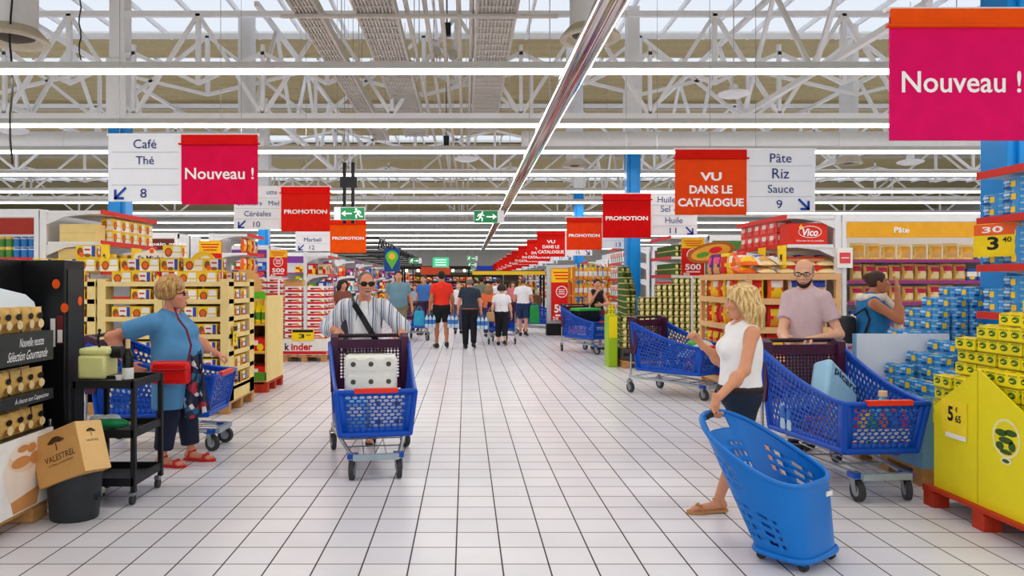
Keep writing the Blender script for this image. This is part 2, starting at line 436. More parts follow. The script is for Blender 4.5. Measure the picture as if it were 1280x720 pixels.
for i, x in enumerate((-.76, -.52, -.31, -.09, .08)):
    t = thing('ceiling_pipe', 'thin pale pipe running down the hall between two cable trays', 'pipe', (x, 0, 5.1), group='pale ceiling pipes')
    MB().cyl((0, 4, 0), (0, 44, 0), .032, n=8).build('tube', m_tray, t)
    for y in (6, 12, 18, 26): MB().cyl((0, y, .02), (0, y, ZC - 5.1), .008, n=5).build('hanger_rod', m_grey, t)
for Y, x0, x1 in ((9.5, -2.4, 1.2), (11.6, -2.4, 1.2), (15.4, -2.4, 1.4)):
    tag(MB().box(((x0 + x1) / 2, Y, 5.015), (x1 - x0, .07, .036)).build('tray_bracket', m_tray, smooth=0), 'pale cross bar carrying the cable trays and pipes', 'bracket', 'tray cross bars')
# polished rail
m_chrome = mat('polished_chrome', (214, 208, 206), .09, 1.0, 0)
m_redrefl = mat('rail_red_reflection', (176, 34, 22), .3)
t = thing('polished_ceiling_rail', 'mirror-bright polished metal rail running diagonally overhead down the hall', 'rail', (1.15, 0, 3.75))
poly = [(-.13, .03), (-.13, .0), (-.10, -.045), (-.06, -.06), (-.03, -.03), (.0, -.02), (.03, -.03), (.06, -.06), (.10, -.045), (.13, .0), (.13, .03), (.09, .10), (-.09, .10)]
MB().prism(poly, 3.0, 57, 'y').build('channel', m_chrome, t, smooth=50)
MB().box((.03, 20, -.024), (.03, 34, .008)).build('red_reflection', m_redrefl, t, smooth=0)  # red colour painted on as the reflection in the polished channel
for y in (6, 10, 13.2, 19, 26, 34): MB().cyl((0, y, .1), (0, y, ZC - 3.75), .007, n=5).build('hanger_rod', m_grey, t)
# loudspeakers by the pipes
m_blk = mat('black_plastic', (22, 22, 25), .45, 0, .05)
for px, py, Y, lb in ((559, 37, 11, 'small black loudspeaker hanging between the pipes, the nearer one'), (558, 176, 14.8, 'small black loudspeaker hanging between the pipes, the farther one')):
    t = thing('loudspeaker', lb, 'loudspeaker', (PX(px, Y), Y, PZ(py, Y)))
    MB().box((0, 0, 0), (.11, .1, .19)).build('cabinet', m_blk, t, bevel=.01)
    MB().cyl((0, 0, .09), (0, 0, ZC - PZ(py, Y)), .008, n=5).build('bracket', m_blk, t)
for px, py, Y, lb in ((546, 65, 11.6, 'left of the two small beige siren boxes among the pipes'), (566, 68, 11.6, 'right of the two small beige siren boxes among the pipes')):
    t = thing('siren_box', lb, 'siren', (PX(px, Y), Y, PZ(py, Y)))
    s = MB(); s.cyl((0, -.06, 0), (0, .06, 0), .07, n=16); s.build('drum', m_tray, t)
    MB().cyl((0, 0, .06), (0, 0, 5.05 - PZ(py, Y)), .01, n=6).build('bracket', m_tray, t)
# hanging black cables at the left
for px, y0, y1, Y in ((14, -40, 205, 9), (100, 0, 75, 12.4)):
    pts = [(PX(px, Y) + .02 * math.sin(k * 1.7), Y, PZ(y0 + (y1 - y0) * k / 8, Y)) for k in range(9)]
    tag(MB().tube(pts, .012, 6).build('hanging_cable', m_blk), 'black cable hanging from the roof, %s' % ('at the left edge' if px < 50 else 'short one near the left column'), 'cable')
# ================================================================ hanging signs
m_panel = mat('sign_white', (240, 241, 246), .5, 0, .01)
m_seam = mat('sign_seam', (206, 208, 214), .5)
m_navy = mat('sign_navy', (24, 44, 120), .5, 0, 0)
m_arrow = mat('sign_arrow_blue', (20, 70, 165), .5, 0, 0)
m_txtw = mat('lettering_white', (250, 250, 250), .5, 0, 0)
m_wire = mat('wire_grey', (150, 150, 150), .4, .5)
def col(rgb, **k): return mat('paint_%d_%d_%d' % rgb, rgb, .6, spec=.08, **k)
def arrow_poly(mb, c, s, left, m=0):
    """diagonal arrow pointing down-left or down-right in the xz plane"""
    d = -1 if left else 1; t = s * .2
    def P(x, z): return (c[0] + d * x, c[1], c[2] + z)
    mb.add([P(-s / 2, s / 2 - t * .7), P(-s / 2 + t * .7, s / 2), P(s / 2 - t * .2, -s / 2 + t * .9), P(s / 2 - t * .9, -s / 2 + t * .2)], [(0, 1, 2, 3)], m)
    mb.add([P(s / 2, -s / 2), P(s / 2, s * .28), P(s / 2 - t, s * .28), P(s / 2 - t, -s / 2)], [(0, 1, 2, 3)], m)
    mb.add([P(s / 2, -s / 2), P(-s * .28, -s / 2), P(-s * .28, -s / 2 + t), P(s / 2, -s / 2 + t)], [(0, 1, 2, 3)], m)
def aisle_sign(Y, xf, side, flagc, bandc, ftext, lines, num, label, zt=3.10, W=.80, H=.69, align=0.0, Wp=.78, fw=.88):
    """side 'L': white board left of the coloured flag, 'R': right of it; xf = x of the flag's left edge"""
    t = thing('aisle_sign', label, 'aisle sign', (xf, Y, zt), group='hanging aisle signs')
    xp = -Wp if side == 'L' else W
    s = MB(); s.box((xp + Wp / 2, .01, -H / 2), (Wp, .03, H)); s.build('board', m_panel, t, bevel=.003)
    for k in range(1, 4): MB().box((xp + Wp / 2, -.007, -H * k / 4), (Wp * .9, .006, .008)).build('seam', m_seam, t, smooth=0)
    MB().box((W / 2 + (xp + Wp / 2 - W / 2) / 2 , .01, .012), (W + Wp + .02, .035, .025)).build('hanging_rail', m_panel, t, smooth=0)
    s = MB(); s.box((W / 2, -.022, -H / 2 - .035), (W, .014, H)); s.build('flag', col(flagc), t, smooth=0)
    s = MB(); s.box((W / 2, -.032, -.045), (W, .02, .1)); s.box((W / 2, -.04, -.093), (W + .05, .035, .016)); s.build('flag_band', col(bandc), t, bevel=.003)
    for wx in (xp + Wp * .15, W * .5): MB().cyl((wx, .01, .02), (wx, .01, ZC - zt + .1), .003, n=5).build('wire', m_wire, t)
    ls = ftext.split('|')
    for i, l in enumerate(ls):
        if len(ls) == 1: lettering(l, W * fw, H * (.175 if l[0] == 'N' else .1), (W / 2, -.031, -H * .58), '-y', m_txtw, t, .012 if l[0] == 'N' else .035)
        else: lettering(l, W * (.30, .60, .92)[i], H * .135, (W / 2, -.031, -H * (.43 + .21 * i)), '-y', m_txtw, t, .035)
    for i, l in enumerate(lines):
        if l.startswith('>'): lettering(l[1:], .17, None, (xp + Wp * .8, -.012, -H * .125), '-y', m_navy, t)
        elif l: lettering(l, min(Wp * .9, .050 * len(l) + .04), None, (xp + Wp / 2 + align, -.012, -H * (.125 + .25 * i)), '-y', m_navy, t)
    lettering(num, .046 * len(num) + .02, .095, (xp + Wp * .48, -.012, -H * .875), '-y', m_navy, t)
    s = MB(); arrow_poly(s, (xp + Wp * (.17 if side == 'L' else .83), -.012, -H * .875), .135, side == 'L'); s.build('arrow', m_arrow, t, smooth=0)
    return t
NV = 'Nouveau !'; PR = 'PROMOTION'; VU = 'VU|DANS LE|CATALOGUE'
aisle_sign(7.7, PX(228, 7.7), 'L', (226, 10, 72), (222, 18, 20), NV, ['Café', 'Thé', ''], '8', 'white coffee and tea aisle sign number 8 with a pinkish-red flag', fw=.9)
aisle_sign(12.0, PX(352, 12), 'L', (232, 30, 16), (226, 16, 12), PR, ['>utte', 'Confiture   Miel', 'Céréales'], '10', 'white jam and cereal aisle sign number 10 with a red promotion flag', zt=3.12)
aisle_sign(16.3, PX(413, 16.3), 'L', (240, 84, 8), (232, 40, 8), PR, ['', '', 'Marbeli'], '12', 'white aisle sign number 12 with an orange promotion flag, under the left exit sign', zt=2.95)
aisle_sign(4.1, 2.362, 'R', (226, 12, 100), (240, 84, 12), NV, ['', '', ''], '7', 'large pink flag sign in the upper right corner with an orange band', zt=3.07, W=.79, fw=.84)
aisle_sign(8.22, PX(843, 8.22), 'R', (238, 72, 18), (214, 24, 12), VU, ['Pâte', 'Riz', 'Sauce'], '9', 'white pasta and rice aisle sign number 9 with an orange flag', zt=3.04)
aisle_sign(12.2, PX(753, 12.2), 'R', (214, 10, 14), (200, 8, 12), PR, ['Huile - Vi', 'Sel - Ep', 'Huile'], '11', 'white oil and salt aisle sign number 11 with a red promotion flag', zt=3.03)
aisle_sign(16.6, PX(708, 16.6), 'R', (238, 60, 16), (214, 30, 12), PR, ['', '', ''], '13', 'white aisle sign number 13 with an orange-red promotion flag', zt=3.03)
aisle_sign(20.9, PX(671, 20.9), 'R', (222, 26, 18), (206, 16, 14), VU, ['', '', ''], '15', 'white aisle sign number 15 with a red flag, in the receding row', zt=3.03)
for i in range(9):
    Y = 25.1 + 4.2 * i
    aisle_sign(Y, 2.1, 'R', (222, 26, 18), (206, 16, 14), VU, ['', '', ''], str(17 + 2 * i), 'red flag aisle sign in the row that recedes beyond number 15', zt=3.03)
# green emergency exit signs
m_green = emis('exit_green', (10, 122, 66), .35); m_exw = emis('exit_white', (238, 246, 240), .5); m_black = mat('black_metal', (26, 27, 30), .4, .3)
def exit_sign(px, py, Y, wd, left, label):
    h = wd * .42; t = thing('exit_sign', label, 'exit sign', (PX(px, Y), Y, PZ(py, Y)), group='green emergency exit signs')
    MB().box((0, 0, 0), (wd, .04, h)).build('housing', m_panel, t, bevel=.004)
    d = -1 if left else 1
    MB().box((-d * wd * .1, -.022, 0), (wd * .77, .006, h * .92)).build('green_panel', m_green, t, smooth=0)
    # running figure
    s = MB(); k = h; X0 = -d * wd * .27
    def P(x, z): return (X0 + d * x * k, -.0265, z * k)
    def stick(a, b, w=.09):
        a = Vector((a[0], a[1])); b = Vector((b[0], b[1])); n = (b - a).orthogonal().normalized() * w / 2
        s.add([P(*(a + n)), P(*(b + n)), P(*(b - n)), P(*(a - n))], [(0, 1, 2, 3)])
    s.add([P(.13 + .08 * math.cos(q * PI / 5), .32 + .08 * math.sin(q * PI / 5)) for q in range(10)], [tuple(range(10))])
    stick((.06, .22), (-.06, -.05), .15); stick((.06, .2), (.28, .08)); stick((.05, .22), (-.16, .16)); stick((-.16, .16), (-.24, .0))
    stick((-.06, -.05), (.14, -.12)); stick((.14, -.12), (.1, -.36)); stick((-.06, -.05), (-.16, -.22)); stick((-.16, -.22), (-.38, -.24))
    s.build('running_figure', m_exw, t, smooth=0)
    s = MB(); X1 = d * wd * .13
    s.add([(X1 - d * .5 * h, -.0265, .05 * h), (X1 - d * .5 * h, -.0265, -.05 * h), (X1 + d * .1 * h, -.0265, -.05 * h), (X1 + d * .1 * h, -.0265, .05 * h)], [(0, 1, 2, 3)])
    s.add([(X1 + d * .32 * h, -.0265, 0), (X1 - d * .02 * h, -.0265, .24 * h), (X1 + d * .06 * h, -.0265, 0), (X1 - d * .02 * h, -.0265, -.24 * h)], [(0, 1, 2), (0, 2, 3)])
    s.build('arrow', m_exw, t, smooth=0)
    for wx in (-.4, .4): MB().cyl((wx * wd, 0, h / 2), (wx * wd, 0, ZC + .1 - PZ(py, Y)), .004, n=5).build('wire', m_wire, t)
exit_sign(611, 271, 17.2, .71, False, 'green exit sign with arrow right, in front of the mirror-bright rail')
exit_sign(437, 267, 15.2, .64, True, 'green exit sign with arrow left, on the black double mast')
for px, py, Y, lb in ((590, 323, 30, 'upper of the three small far exit signs below the rail'), (590, 331, 36.5, 'middle of the three small far exit signs below the rail'), (588, 338, 40, 'lowest of the three small far exit signs below the rail'), (519, 326, 26, 'small green exit sign under the black rack')):
    exit_sign(px, py, Y, .46, False, lb)
t = thing('black_mast', 'black double mast hanging from the roof behind the left exit sign', 'mast', (PX(436, 15.6), 15.6, 0))
for dx in (-.09, .09): MB().box((dx, 0, 3.47), (.07, .07, 1.3)).build('post', m_black, t, smooth=0); MB().cyl((dx, 0, 4.1), (dx, 0, ZC + .1), .006, n=5).build('wire', m_wire, t)
MB().box((0, 0, 3.7), (.36, .1, .22)).build('head', m_black, t, smooth=0)
# red and yellow loyalty boards
m_yel = mat('board_yellow', (250, 206, 20), .5); m_red = mat('board_red', (220, 22, 20), .5)
def points_board(px, py, Y, W, H, label, legs=None):
    t = thing('promotion_board', label, 'sign', (PX(px, Y), Y, PZ(py, Y)), group='red and yellow promotion boards')
    MB().box((0, 0, 0), (W, .02, H)).build('board', m_red, t, smooth=0)
    MB().box((0, -.012, H * .36), (W * .99, .008, H * .26)).build('yellow_top', m_yel, t, smooth=0)
    for k in range(3): MB().box((0, -.017, H * (.42 - .06 * k)), (W * (.8 - .1 * k), .003, H * .025)).build('printed_line', m_red, t, smooth=0)
    s = MB(); s.tube([(W * .26 * math.cos(a * PI / 12), -.014, H * .05 + W * .26 * math.sin(a * PI / 12)) for a in range(24)], W * .02, 5, closed=True); s.build('ring', m_txtw, t)
    for k in range(3): MB().box((0, -.013, H * .05 + W * (.1 - .1 * k)), (W * .3, .005, W * .04)).build('printed_line', m_txtw, t, smooth=0)
    lettering('500', W * .7, H * .16, (0, -.016, -H * .27), '-y', m_txtw, t, .03)
    MB().box((0, -.013, -H * .4), (W * .6, .005, H * .03)).build('printed_line', m_txtw, t, smooth=0)
    if H < 1: MB().box((0, .03, (-PZ(py, Y) + H / 2) / 2), (.03, .03, PZ(py, Y) + H / 2)).build('pole', m_panel, t, smooth=0)
    lettering('2X', W * .3, H * .07, (-W * .28, -.016, -H * .46), '-y', m_txtw, t, .03)
    return t
points_board(866, 321, 11.9, .37, .61, 'red and yellow 500 points board beside the stacked green cans')
points_board(263, 330, 9.75, .30, .62, 'red and yellow points board standing up behind the biscuit display')
points_board(348, 329, 14.0, .34, .50, 'red and yellow 500 points board above the red and white chocolate boxes')
t = points_board(702, 368, 21.7, .62, 1.55, 'tall red totem board at the far wooden display, facing the aisle')
MB().box((-.02, .1, -.0), (.82, .14, 1.74)).build('light_frame', mat('totem_grey', (196, 206, 206), .4), t, bevel=.01)
MB().box((0, .1, -1.04), (.9, .3, .34)).build('foot', m_black, t, smooth=0)
# distant hanging things on the left
t = thing('hanging_banner', 'blue banner with a green and yellow leaf emblem hanging above the shoppers', 'banner', (PX(490, 19.6), 19.6, PZ(325, 19.6)))
MB().box((0, 0, 0), (.42, .02, .62)).build('cloth', mat('banner_blue', (18, 70, 140), .6), t, smooth=0)
s = MB(); s.add([(.17 * math.sin(a * PI / 10) * (1 - .0 * a), -.013, .08 + .17 * math.cos(a * PI / 10)) for a in range(-6, 7)] + [(0, -.013, -.25)], [tuple(range(14))]); s.build('emblem', mat('emblem_green', (96, 190, 60), .6), t, smooth=0)
s = MB(); s.add([(.09 * math.sin(a * PI / 6), -.016, .1 + .09 * math.cos(a * PI / 6)) for a in range(12)], [tuple(range(12))]); s.build('emblem_centre', mat('emblem_yellow', (240, 190, 60), .6), t, smooth=0)
for wx in (-.18, .18): MB().cyl((wx, 0, .31), (wx, 0, ZC - PZ(330, 30)), .005, n=5).build('wire', m_wire, t)
t = thing('overhead_rack', 'dark overhead lattice rack running back above the left shoppers', 'rack', (0, 0, 0))
for k in range(7):
    y = 21 + 3.2 * k; x = -3.0 + .02 * k
    if k in (3, 6): MB().bar((x, y, 0), (x, y, 3.0), .05).build('post', m_black, t, smooth=0)
    s = MB(); s.bar((x - 1.6, y, 2.85), (x + .5, y, 2.85), .05); s.bar((x - 1.6, y, 2.55), (x + .5, y, 2.55), .05); s.build('cross_bar', m_black, t, smooth=0)
s = MB()
for zz in (2.55, 2.85):
    for xx in (-4.5, -2.5): s.bar((xx, 21, zz), (xx, 40.2, zz), .05)
y = 21
while y < 40: s.bar((-2.5, y, 2.55), (-2.5, y + .4, 2.85), .035); s.bar((-2.5, y + .4, 2.85), (-2.5, y + .8, 2.55), .035); y += .8
s.build('lattice', m_black, t, smooth=0)
t = thing('green_panel_sign', 'pale green lit panel hanging far off above the shoppers', 'sign', (PX(551, 34), 34, PZ(328, 34)))
MB().box((0, 0, 0), (.75, .06, .46)).build('panel', emis('lit_green', (60, 190, 140), .5), t, smooth=0)
for k in range(3): MB().box((.0, -.035, .12 - .12 * k), (.5, .006, .04)).build('printed_line', m_exw, t, smooth=0)
for wx in (-.3, .3): MB().cyl((wx, 0, .23), (wx, 0, ZC - PZ(328, 34)), .005, n=5).build('wire', m_wire, t)
t = thing('blue_hanging_box', 'blue box sign hanging far down the hall left of the red flags', 'sign', (PX(606, 38), 38, PZ(336, 38)))
MB().box((0, 0, 0), (.85, .3, .3)).build('box', mat('box_blue', (20, 60, 190), .5), t, bevel=.03)
for wx in (-.3, .3): MB().cyl((wx, 0, .15), (wx, 0, ZC - PZ(330, 30)), .005, n=5).build('wire', m_wire, t)
# ================================================================ goods: one mesh of each kind, copied thing by thing
def flat(name, rgb, rough=.45, rnd=.08, **k): return mat(name, rgb, rough, var=.03, rnd=rnd, **k)
k_white = flat('print_white', (240, 238, 232)); k_yellow = flat('print_yellow', (246, 204, 32)); k_brown = flat('print_brown', (150, 84, 30))
k_bluep = flat('print_blue', (44, 70, 176)); k_red = flat('print_red', (214, 22, 24)); k_orange = flat('print_orange', (240, 100, 20)); k_gold = flat('print_gold', (206, 162, 66), .3)
k_black = flat('print_black', (24, 22, 22)); k_cream = flat('print_cream', (236, 214, 160)); k_pink = flat('print_pink', (222, 80, 130)); k_green = flat('print_green', (84, 150, 40))
k_dgreen = flat('print_dark_green', (58, 92, 30)); k_tan = flat('print_tan', (214, 160, 96)); k_purple = flat('print_purple', (92, 40, 120)); k_teal = flat('print_teal', (40, 150, 160))
k_lblue = flat('wrap_light_blue', (56, 152, 222), .3); k_can = mat('tin_metal', (196, 204, 212), .25, .8, .03); k_lemon = flat('print_lemon', (244, 226, 20), .35); k_ochre = flat('print_ochre', (226, 160, 40))
k_card = mat('carton_kraft', (214, 168, 104), .8, 0, .05, bump=.1); k_cardy = mat('carton_yellow', (238, 212, 142), .75, 0, .04); k_cardw = mat('carton_white', (232, 232, 232), .7, 0, .03)
k_wood = mat('pallet_wood', (190, 140, 84), .8, 0, .15, 14, .3); k_redp = mat('pallet_red', (186, 52, 22), .6, 0, .1, 12)

def disc(mb, c, rx, rz, m, face='-y', n=12, e=.0008):
    pts = []
    for i in range(n):
        a = 2 * PI * i / n; u = rx * math.cos(a); w = rz * math.sin(a)
        pts.append((c[0] + u, c[1], c[2] + w) if face == '-y' else (c[0], c[1] + u, c[2] + w))
    mb.add(pts, [tuple(range(n))], m); return mb
def rect(mb, x0, x1, z0, z1, y, m): return mb.add([(x0, y, z0), (x1, y, z0), (x1, y, z1), (x0, y, z1)], [(0, 1, 2, 3)], m)
def printed_box(w, d, h, base, art, sides=None):
    """carton with its printed art repeated on all four upright faces; art(mb, w, h) draws on the -y face"""
    mb = MB(); mb.box((0, 0, h / 2), (w, d, h), 0)
    for a, (ww, dd) in enumerate(((w, d), (d, w), (w, d), (d, w))):
        q = MB(); art(q, ww, h)
        T = Matrix.Rotation(a * PI / 2, 4, 'Z') @ Matrix.Translation((0, -dd / 2 - .0015, 0))
        mb.add(q.v, q.f, 0, T); mb.m[-len(q.m):] = q.m
    return mb
def art_biscuit(q, w, h):
    rect(q, -w * .14, w * .26, h * .3, h * .92, 0, 1); disc(q, (-w * .3, -.0006, h * .5), w * .15, h * .32, 2); disc(q, (-w * .22, -.001, h * .28), w * .13, h * .2, 4)
    rect(q, w * .27, w * .44, h * .12, h * .95, 0, 3); disc(q, (w * .06, -.001, h * .22), w * .16, h * .14, 2); rect(q, -w * .08, w * .2, h * .6, h * .72, -.0012, 5)
biscuit_mats = [k_yellow, k_white, k_brown, k_bluep, k_orange, k_red]
me_biscuit = printed_box(.23, .14, .155, k_yellow, art_biscuit).mesh('biscuit_box', biscuit_mats, 0)
def art_biscuit2(q, w, h):
    rect(q, -w * .47, w * .47, h * .05, h * .4, 0, 1); disc(q, (-w * .2, -.0008, h * .45), w * .2, h * .36, 2); disc(q, (-w * .2, -.0012, h * .47), w * .13, h * .24, 4); rect(q, w * .05, w * .45, h * .5, h * .9, 0, 5)
me_biscuit2 = printed_box(.23, .14, .155, k_yellow, art_biscuit2).mesh('biscuit_box', [k_yellow, k_white, k_brown, k_bluep, k_orange, k_white], 0)
def art_kinder(q, w, h):
    rect(q, -w * .5, w * .5, 0, h * .34, 0, 1); rect(q, -w * .34, w * .30, h * .5, h * .72, 0, 1); disc(q, (w * .3, -.001, h * .45), w * .1, h * .2, 2); rect(q, -w * .3, -w * .1, h * .42, h * .6, -.001, 3)
me_choc = printed_box(.32, .2, .115, k_white, art_kinder).mesh('chocolate_box', [flat('white_carton', (244, 240, 238)), k_red, k_tan, k_black], 0)
def art_can(q, w, h):
    rect(q, -w * .5, w * .5, 0, h, 0, 0)
def can_lathe(mb, c, r, h, lab, top, n=12, band=None):
    mb.lathe([(r * .96, 0), (r, .006), (r, h * .12), (r, h * .2), (r, h * .8), (r, h * .88), (r, h - .006), (r * .94, h), (.001, h - .003)], n, lab, c, mats=[top, top, lab, band if band is not None else lab, band if band is not None else lab, lab, top, top])
def on_sides(mb, w, d, art):
    for a, (ww, dd) in enumerate(((w, d), (d, w), (w, d), (d, w))):
        q = MB(); art(q, ww)
        mb.add(q.v, q.f, 0, Matrix.Rotation(a * PI / 2, 4, 'Z') @ Matrix.Translation((0, -dd / 2 - .0012, 0))); mb.m[-len(q.m):] = q.m
def tuna_pack():   # six small tins two high, tied by a printed sleeve
    mb = MB()
    for kz in range(2):
        for kx in range(3):
            for ky in range(2): can_lathe(mb, ((kx - 1) * .077, (ky - .5) * .077, kz * .051), .0375, .049, 0, 1, 12)
    mb.box((.04, 0, .051), (.06, .156, .106), 0); mb.box((0, .02, .051), (.234, .05, .106), 0)
    def art(q, w):
        rect(q, -w * .06, w * .16, .03, .078, -.0014, 2); rect(q, -w * .40, -w * .12, .018, .036, 0, 3); rect(q, -w * .40, -w * .12, .066, .084, 0, 4)
    on_sides(mb, .234, .158, art)
    mb.cyl((.04, 0, .104), (.04, 0, .1055), .03, n=12, m=2)
    return mb
me_tuna = tuna_pack().mesh('tuna_pack', [k_lblue, flat('tin_blue_lid', (168, 206, 232), .22), flat('sticker_yellow', (246, 206, 40)), flat('print_navy', (24, 70, 140)), flat('print_pale', (200, 226, 240))], 35)
def yellow_pack():
    mb = MB()
    mb.box((0, 0, .042), (.19, .145, .078), 0)
    def art(q, w):
        n_ = 2
        for kx in (-w * .25, w * .25):
            disc(q, (kx, 0, .044), w * .17, .021, 1, n=9); disc(q, (kx + w * .06, -.0006, .048), w * .07, .013, 2, n=7); rect(q, kx - w * .2, kx + w * .2, .068, .078, -.0004, 3); rect(q, kx - w * .12, kx + w * .02, .036, .046, -.0008, 0)
        rect(q, -w * .5, w * .5, .0, .007, 0, 3)
    on_sides(mb, .19, .145, art)
    for kx in (-.047, .047):
        mb.cyl((kx, 0, .080), (kx, 0, .087), .043, n=12, m=4); q = MB(); q.ell((kx, 0, .087), (.024, .018, .001), 8, 4); mb.add(q.v, q.f, 1)
    return mb
me_yel = yellow_pack().mesh('sardine_pack', [k_lemon, k_dgreen, k_green, flat('print_olive', (176, 168, 24)), flat('tin_yellow_lid', (232, 206, 30), .3)], 35)
def veg_tin():
    mb = MB()
    can_lathe(mb, (0, 0, 0), .05, .115, 0, 1, 14)
    for i in range(4):
        a = i * PI / 2 + .4
        T = Matrix.Rotation(a, 4, 'Z')
        q = MB(); disc(q, (0, -.051, .045), .026, .026, 2, n=9); disc(q, (.012, -.0515, .036), .012, .016, 3, n=7); q.box((0, -.0495, .086), (.05, .004, .018), 4)
        mb.add(q.v, q.f, 0, T); mb.m[-len(q.m):] = q.m
    return mb
me_tin = veg_tin().mesh('vegetable_tin', [k_dgreen, flat('tin_gold_lid', (196, 178, 110), .3, .04), k_cream, flat('print_leaf', (150, 180, 60)), k_gold], 35)
def veg_tray():   # shrink-wrapped pair-rows of tins, the stack's building block
    mb = MB()
    for kx in range(3):
        for ky in range(2):
            can_lathe(mb, ((kx - 1) * .103, (ky - .5) * .103, 0), .05, .115, 0, 1, 12)
            if ky == 0:
                q = MB(); disc(q, ((kx - 1) * .103 - .01, -.1040, .055), .036, .038, 2, n=9); disc(q, ((kx - 1) * .103 + .014, -.1044, .036), .014, .018, 3, n=7); q.box(((kx - 1) * .103, -.1015, .09), (.06, .004, .018), 4)
                mb.add(q.v, q.f, 0); mb.m[-len(q.m):] = q.m
        for ky in range(2):
            q = MB(); disc(q, (-.1555, (ky - .5) * .103, .05), .03, .034, 2, '+x', n=9); disc(q, (-.156, (ky - .5) * .103 + .014, .036), .014, .018, 3, '+x', n=7)
            mb.add(q.v, q.f, 0); mb.m[-len(q.m):] = q.m
    return mb
me_vtray = veg_tray().mesh('vegetable_tin_pack', [k_dgreen, flat('tin_gold_lid', (196, 178, 110)), k_cream, flat('print_leaf', (150, 180, 60)), k_gold], 35)
def pillow_bag(w, h, d, n=7, crimp=.02, wob=.15, seed=1):
    """filled film bag standing upright, front towards -y"""
    rn = random.Random(seed); vs = []; fs = []; fm = []
    for side in (-1, 1):
        for j in range(n + 1):
            for i in range(n + 1):
                u = i / n; v = j / n
                e = (4 * u * (1 - u)) ** .6 * (4 * v * (1 - v)) ** .6
                y = side * d / 2 * e * (1 + wob * (rn.random() - .5))
                pin = 1 - .1 * math.sin(PI * v)
                vs.append(((u - .5) * w * pin, y, v * h))
    for s_ in (0, 1):
        b = s_ * (n + 1) ** 2
        for j in range(n):
            for i in range(n):
                a = b + j * (n + 1) + i; f = (a, a + 1, a + n + 2, a + n + 1)
                fs.append(f if s_ == 0 else f[::-1]); u = (i + .5) / n; v = (j + .5) / n
                k = 0
                if v > .9 or v < .08: k = 1
                elif ((u - .5) / .36) ** 2 + ((v - .34) / .22) ** 2 < 1: k = 2
                elif .56 < v < .8 and .18 < u < .82: k = 3
                fm.append(k)
    mb = MB(); mb.add(vs, fs); mb.m = fm; return mb
me_chip = {}
for nm, ms in dict(red=[k_red, k_red, k_ochre, k_yellow], yellow=[k_yellow, k_yellow, k_red, k_red], orange=[k_orange, k_orange, k_yellow, k_white], purple=[k_purple, k_purple, k_tan, k_pink], white=[flat('film_white', (226, 222, 206), .25), k_cream, k_tan, k_bluep], dark=[flat('film_maroon', (110, 26, 24), .3), k_red, k_tan, k_yellow]).items():
    me_chip[nm] = pillow_bag(.24, .33, .12, 7).mesh('crisp_bag', ms, 60)
me_pouch = pillow_bag(.115, .15, .055, 8, seed=3)
me_pouch.m = [0] * len(me_pouch.m)
for s_ in (-1, 1):
    disc(me_pouch, (0, s_ * .030, .095), .032, .020, 1); disc(me_pouch, (.01, s_ * .0305, .045), .030, .028, 2); disc(me_pouch, (-.028, s_ * .030, .04), .014, .02, 3)
me_pouch = me_pouch.mesh('coffee_pouch', [flat('pouch_gold', (214, 172, 92), .3), k_black, k_cream, k_brown], 60)
me_bread = pillow_bag(.2, .22, .13, 6, seed=5).mesh('bread_bag', [mat('pasta_gold', (236, 196, 104), .35, 0, .28, 55, .5, rnd=.12), k_cream, k_tan, k_ochre], 60)
me_toast = pillow_bag(.17, .22, .12, 7, seed=6).mesh('toast_pack', [flat('toast_ochre', (222, 170, 84), .35), k_tan, k_cream, flat('print_magenta', (190, 24, 70))], 60)
me_flour = printed_box(.12, .08, .16, None, lambda q, w, h: (rect(q, -w * .5, w * .5, h * .35, h * .75, 0, 1), disc(q, (0, -.001, h * .25), w * .3, h * .14, 2))).mesh('pasta_box', [flat('carton_blue', (36, 80, 170)), k_white, k_yellow], 0)
def jar():
    mb = MB(); mb.lathe([(.036, 0), (.042, .006), (.042, .1), (.034, .112), (.036, .113), (.036, .13), (.001, .131)], 14, 0, mats=[0, 1, 0, 0, 2, 2]); return mb
me_jar = jar().mesh('jar', [flat('jar_spread', (236, 196, 90), .15), flat('jar_label', (70, 140, 60)), k_yellow], 40)
me_jarb = jar().mesh('jar', [flat('jar_pale', (222, 226, 228), .15), flat('jar_label_blue', (40, 120, 190)), flat('lid_blue', (50, 110, 190))], 40)
def bottle_mesh(r=.035, h=.27, mats=None, name='bottle', neck=.35, cap=True, lab=True, n=14):
    mb = MB()
    mb.lathe([(r * .85, 0), (r, .012), (r, h * .18), (r, h * .5), (r, h * .62), (r * .75, h * .74), (r * neck, h * .84), (r * neck, h * .93)], n, 0, mats=[0, 0, 1 if lab else 0, 0, 0, 0, 0])
    if cap: mb.cyl((0, 0, h * .92), (0, 0, h), r * neck * 1.25, n=n, m=2)
    return mb.mesh(name, mats, 40)
m_water = mat('water_plastic', (190, 218, 236), .12, 0, .02, alpha=.55); m_waterb = mat('water_label', (60, 120, 196), .4, 0, .02)
def water_pack_mesh():
    mb = MB()
    for kx in range(3):
        for ky in range(2):
            c = ((kx - 1) * .088, (ky - .5) * .088, 0); r = .042
            mb.lathe([(r * .8, 0), (r, .015), (r, .06), (r * .93, .075), (r, .09), (r, .19), (r * .8, .24), (r * .35, .275), (r * .35, .29)], 12, 0, c, mats=[0, 0, 0, 0, 1, 0, 0, 0])
            mb.cyl((c[0], c[1], .288), (c[0], c[1], .312), r * .42, n=10, m=2)
    mb.box((0, 0, .31), (.05, .012, .03), 2)
    return mb
me_water = water_pack_mesh().mesh('water_bottle_pack', [flat('bottle_pale', (186, 214, 234), .15, .03), m_waterb, flat('cap_blue', (50, 110, 190))], 40)
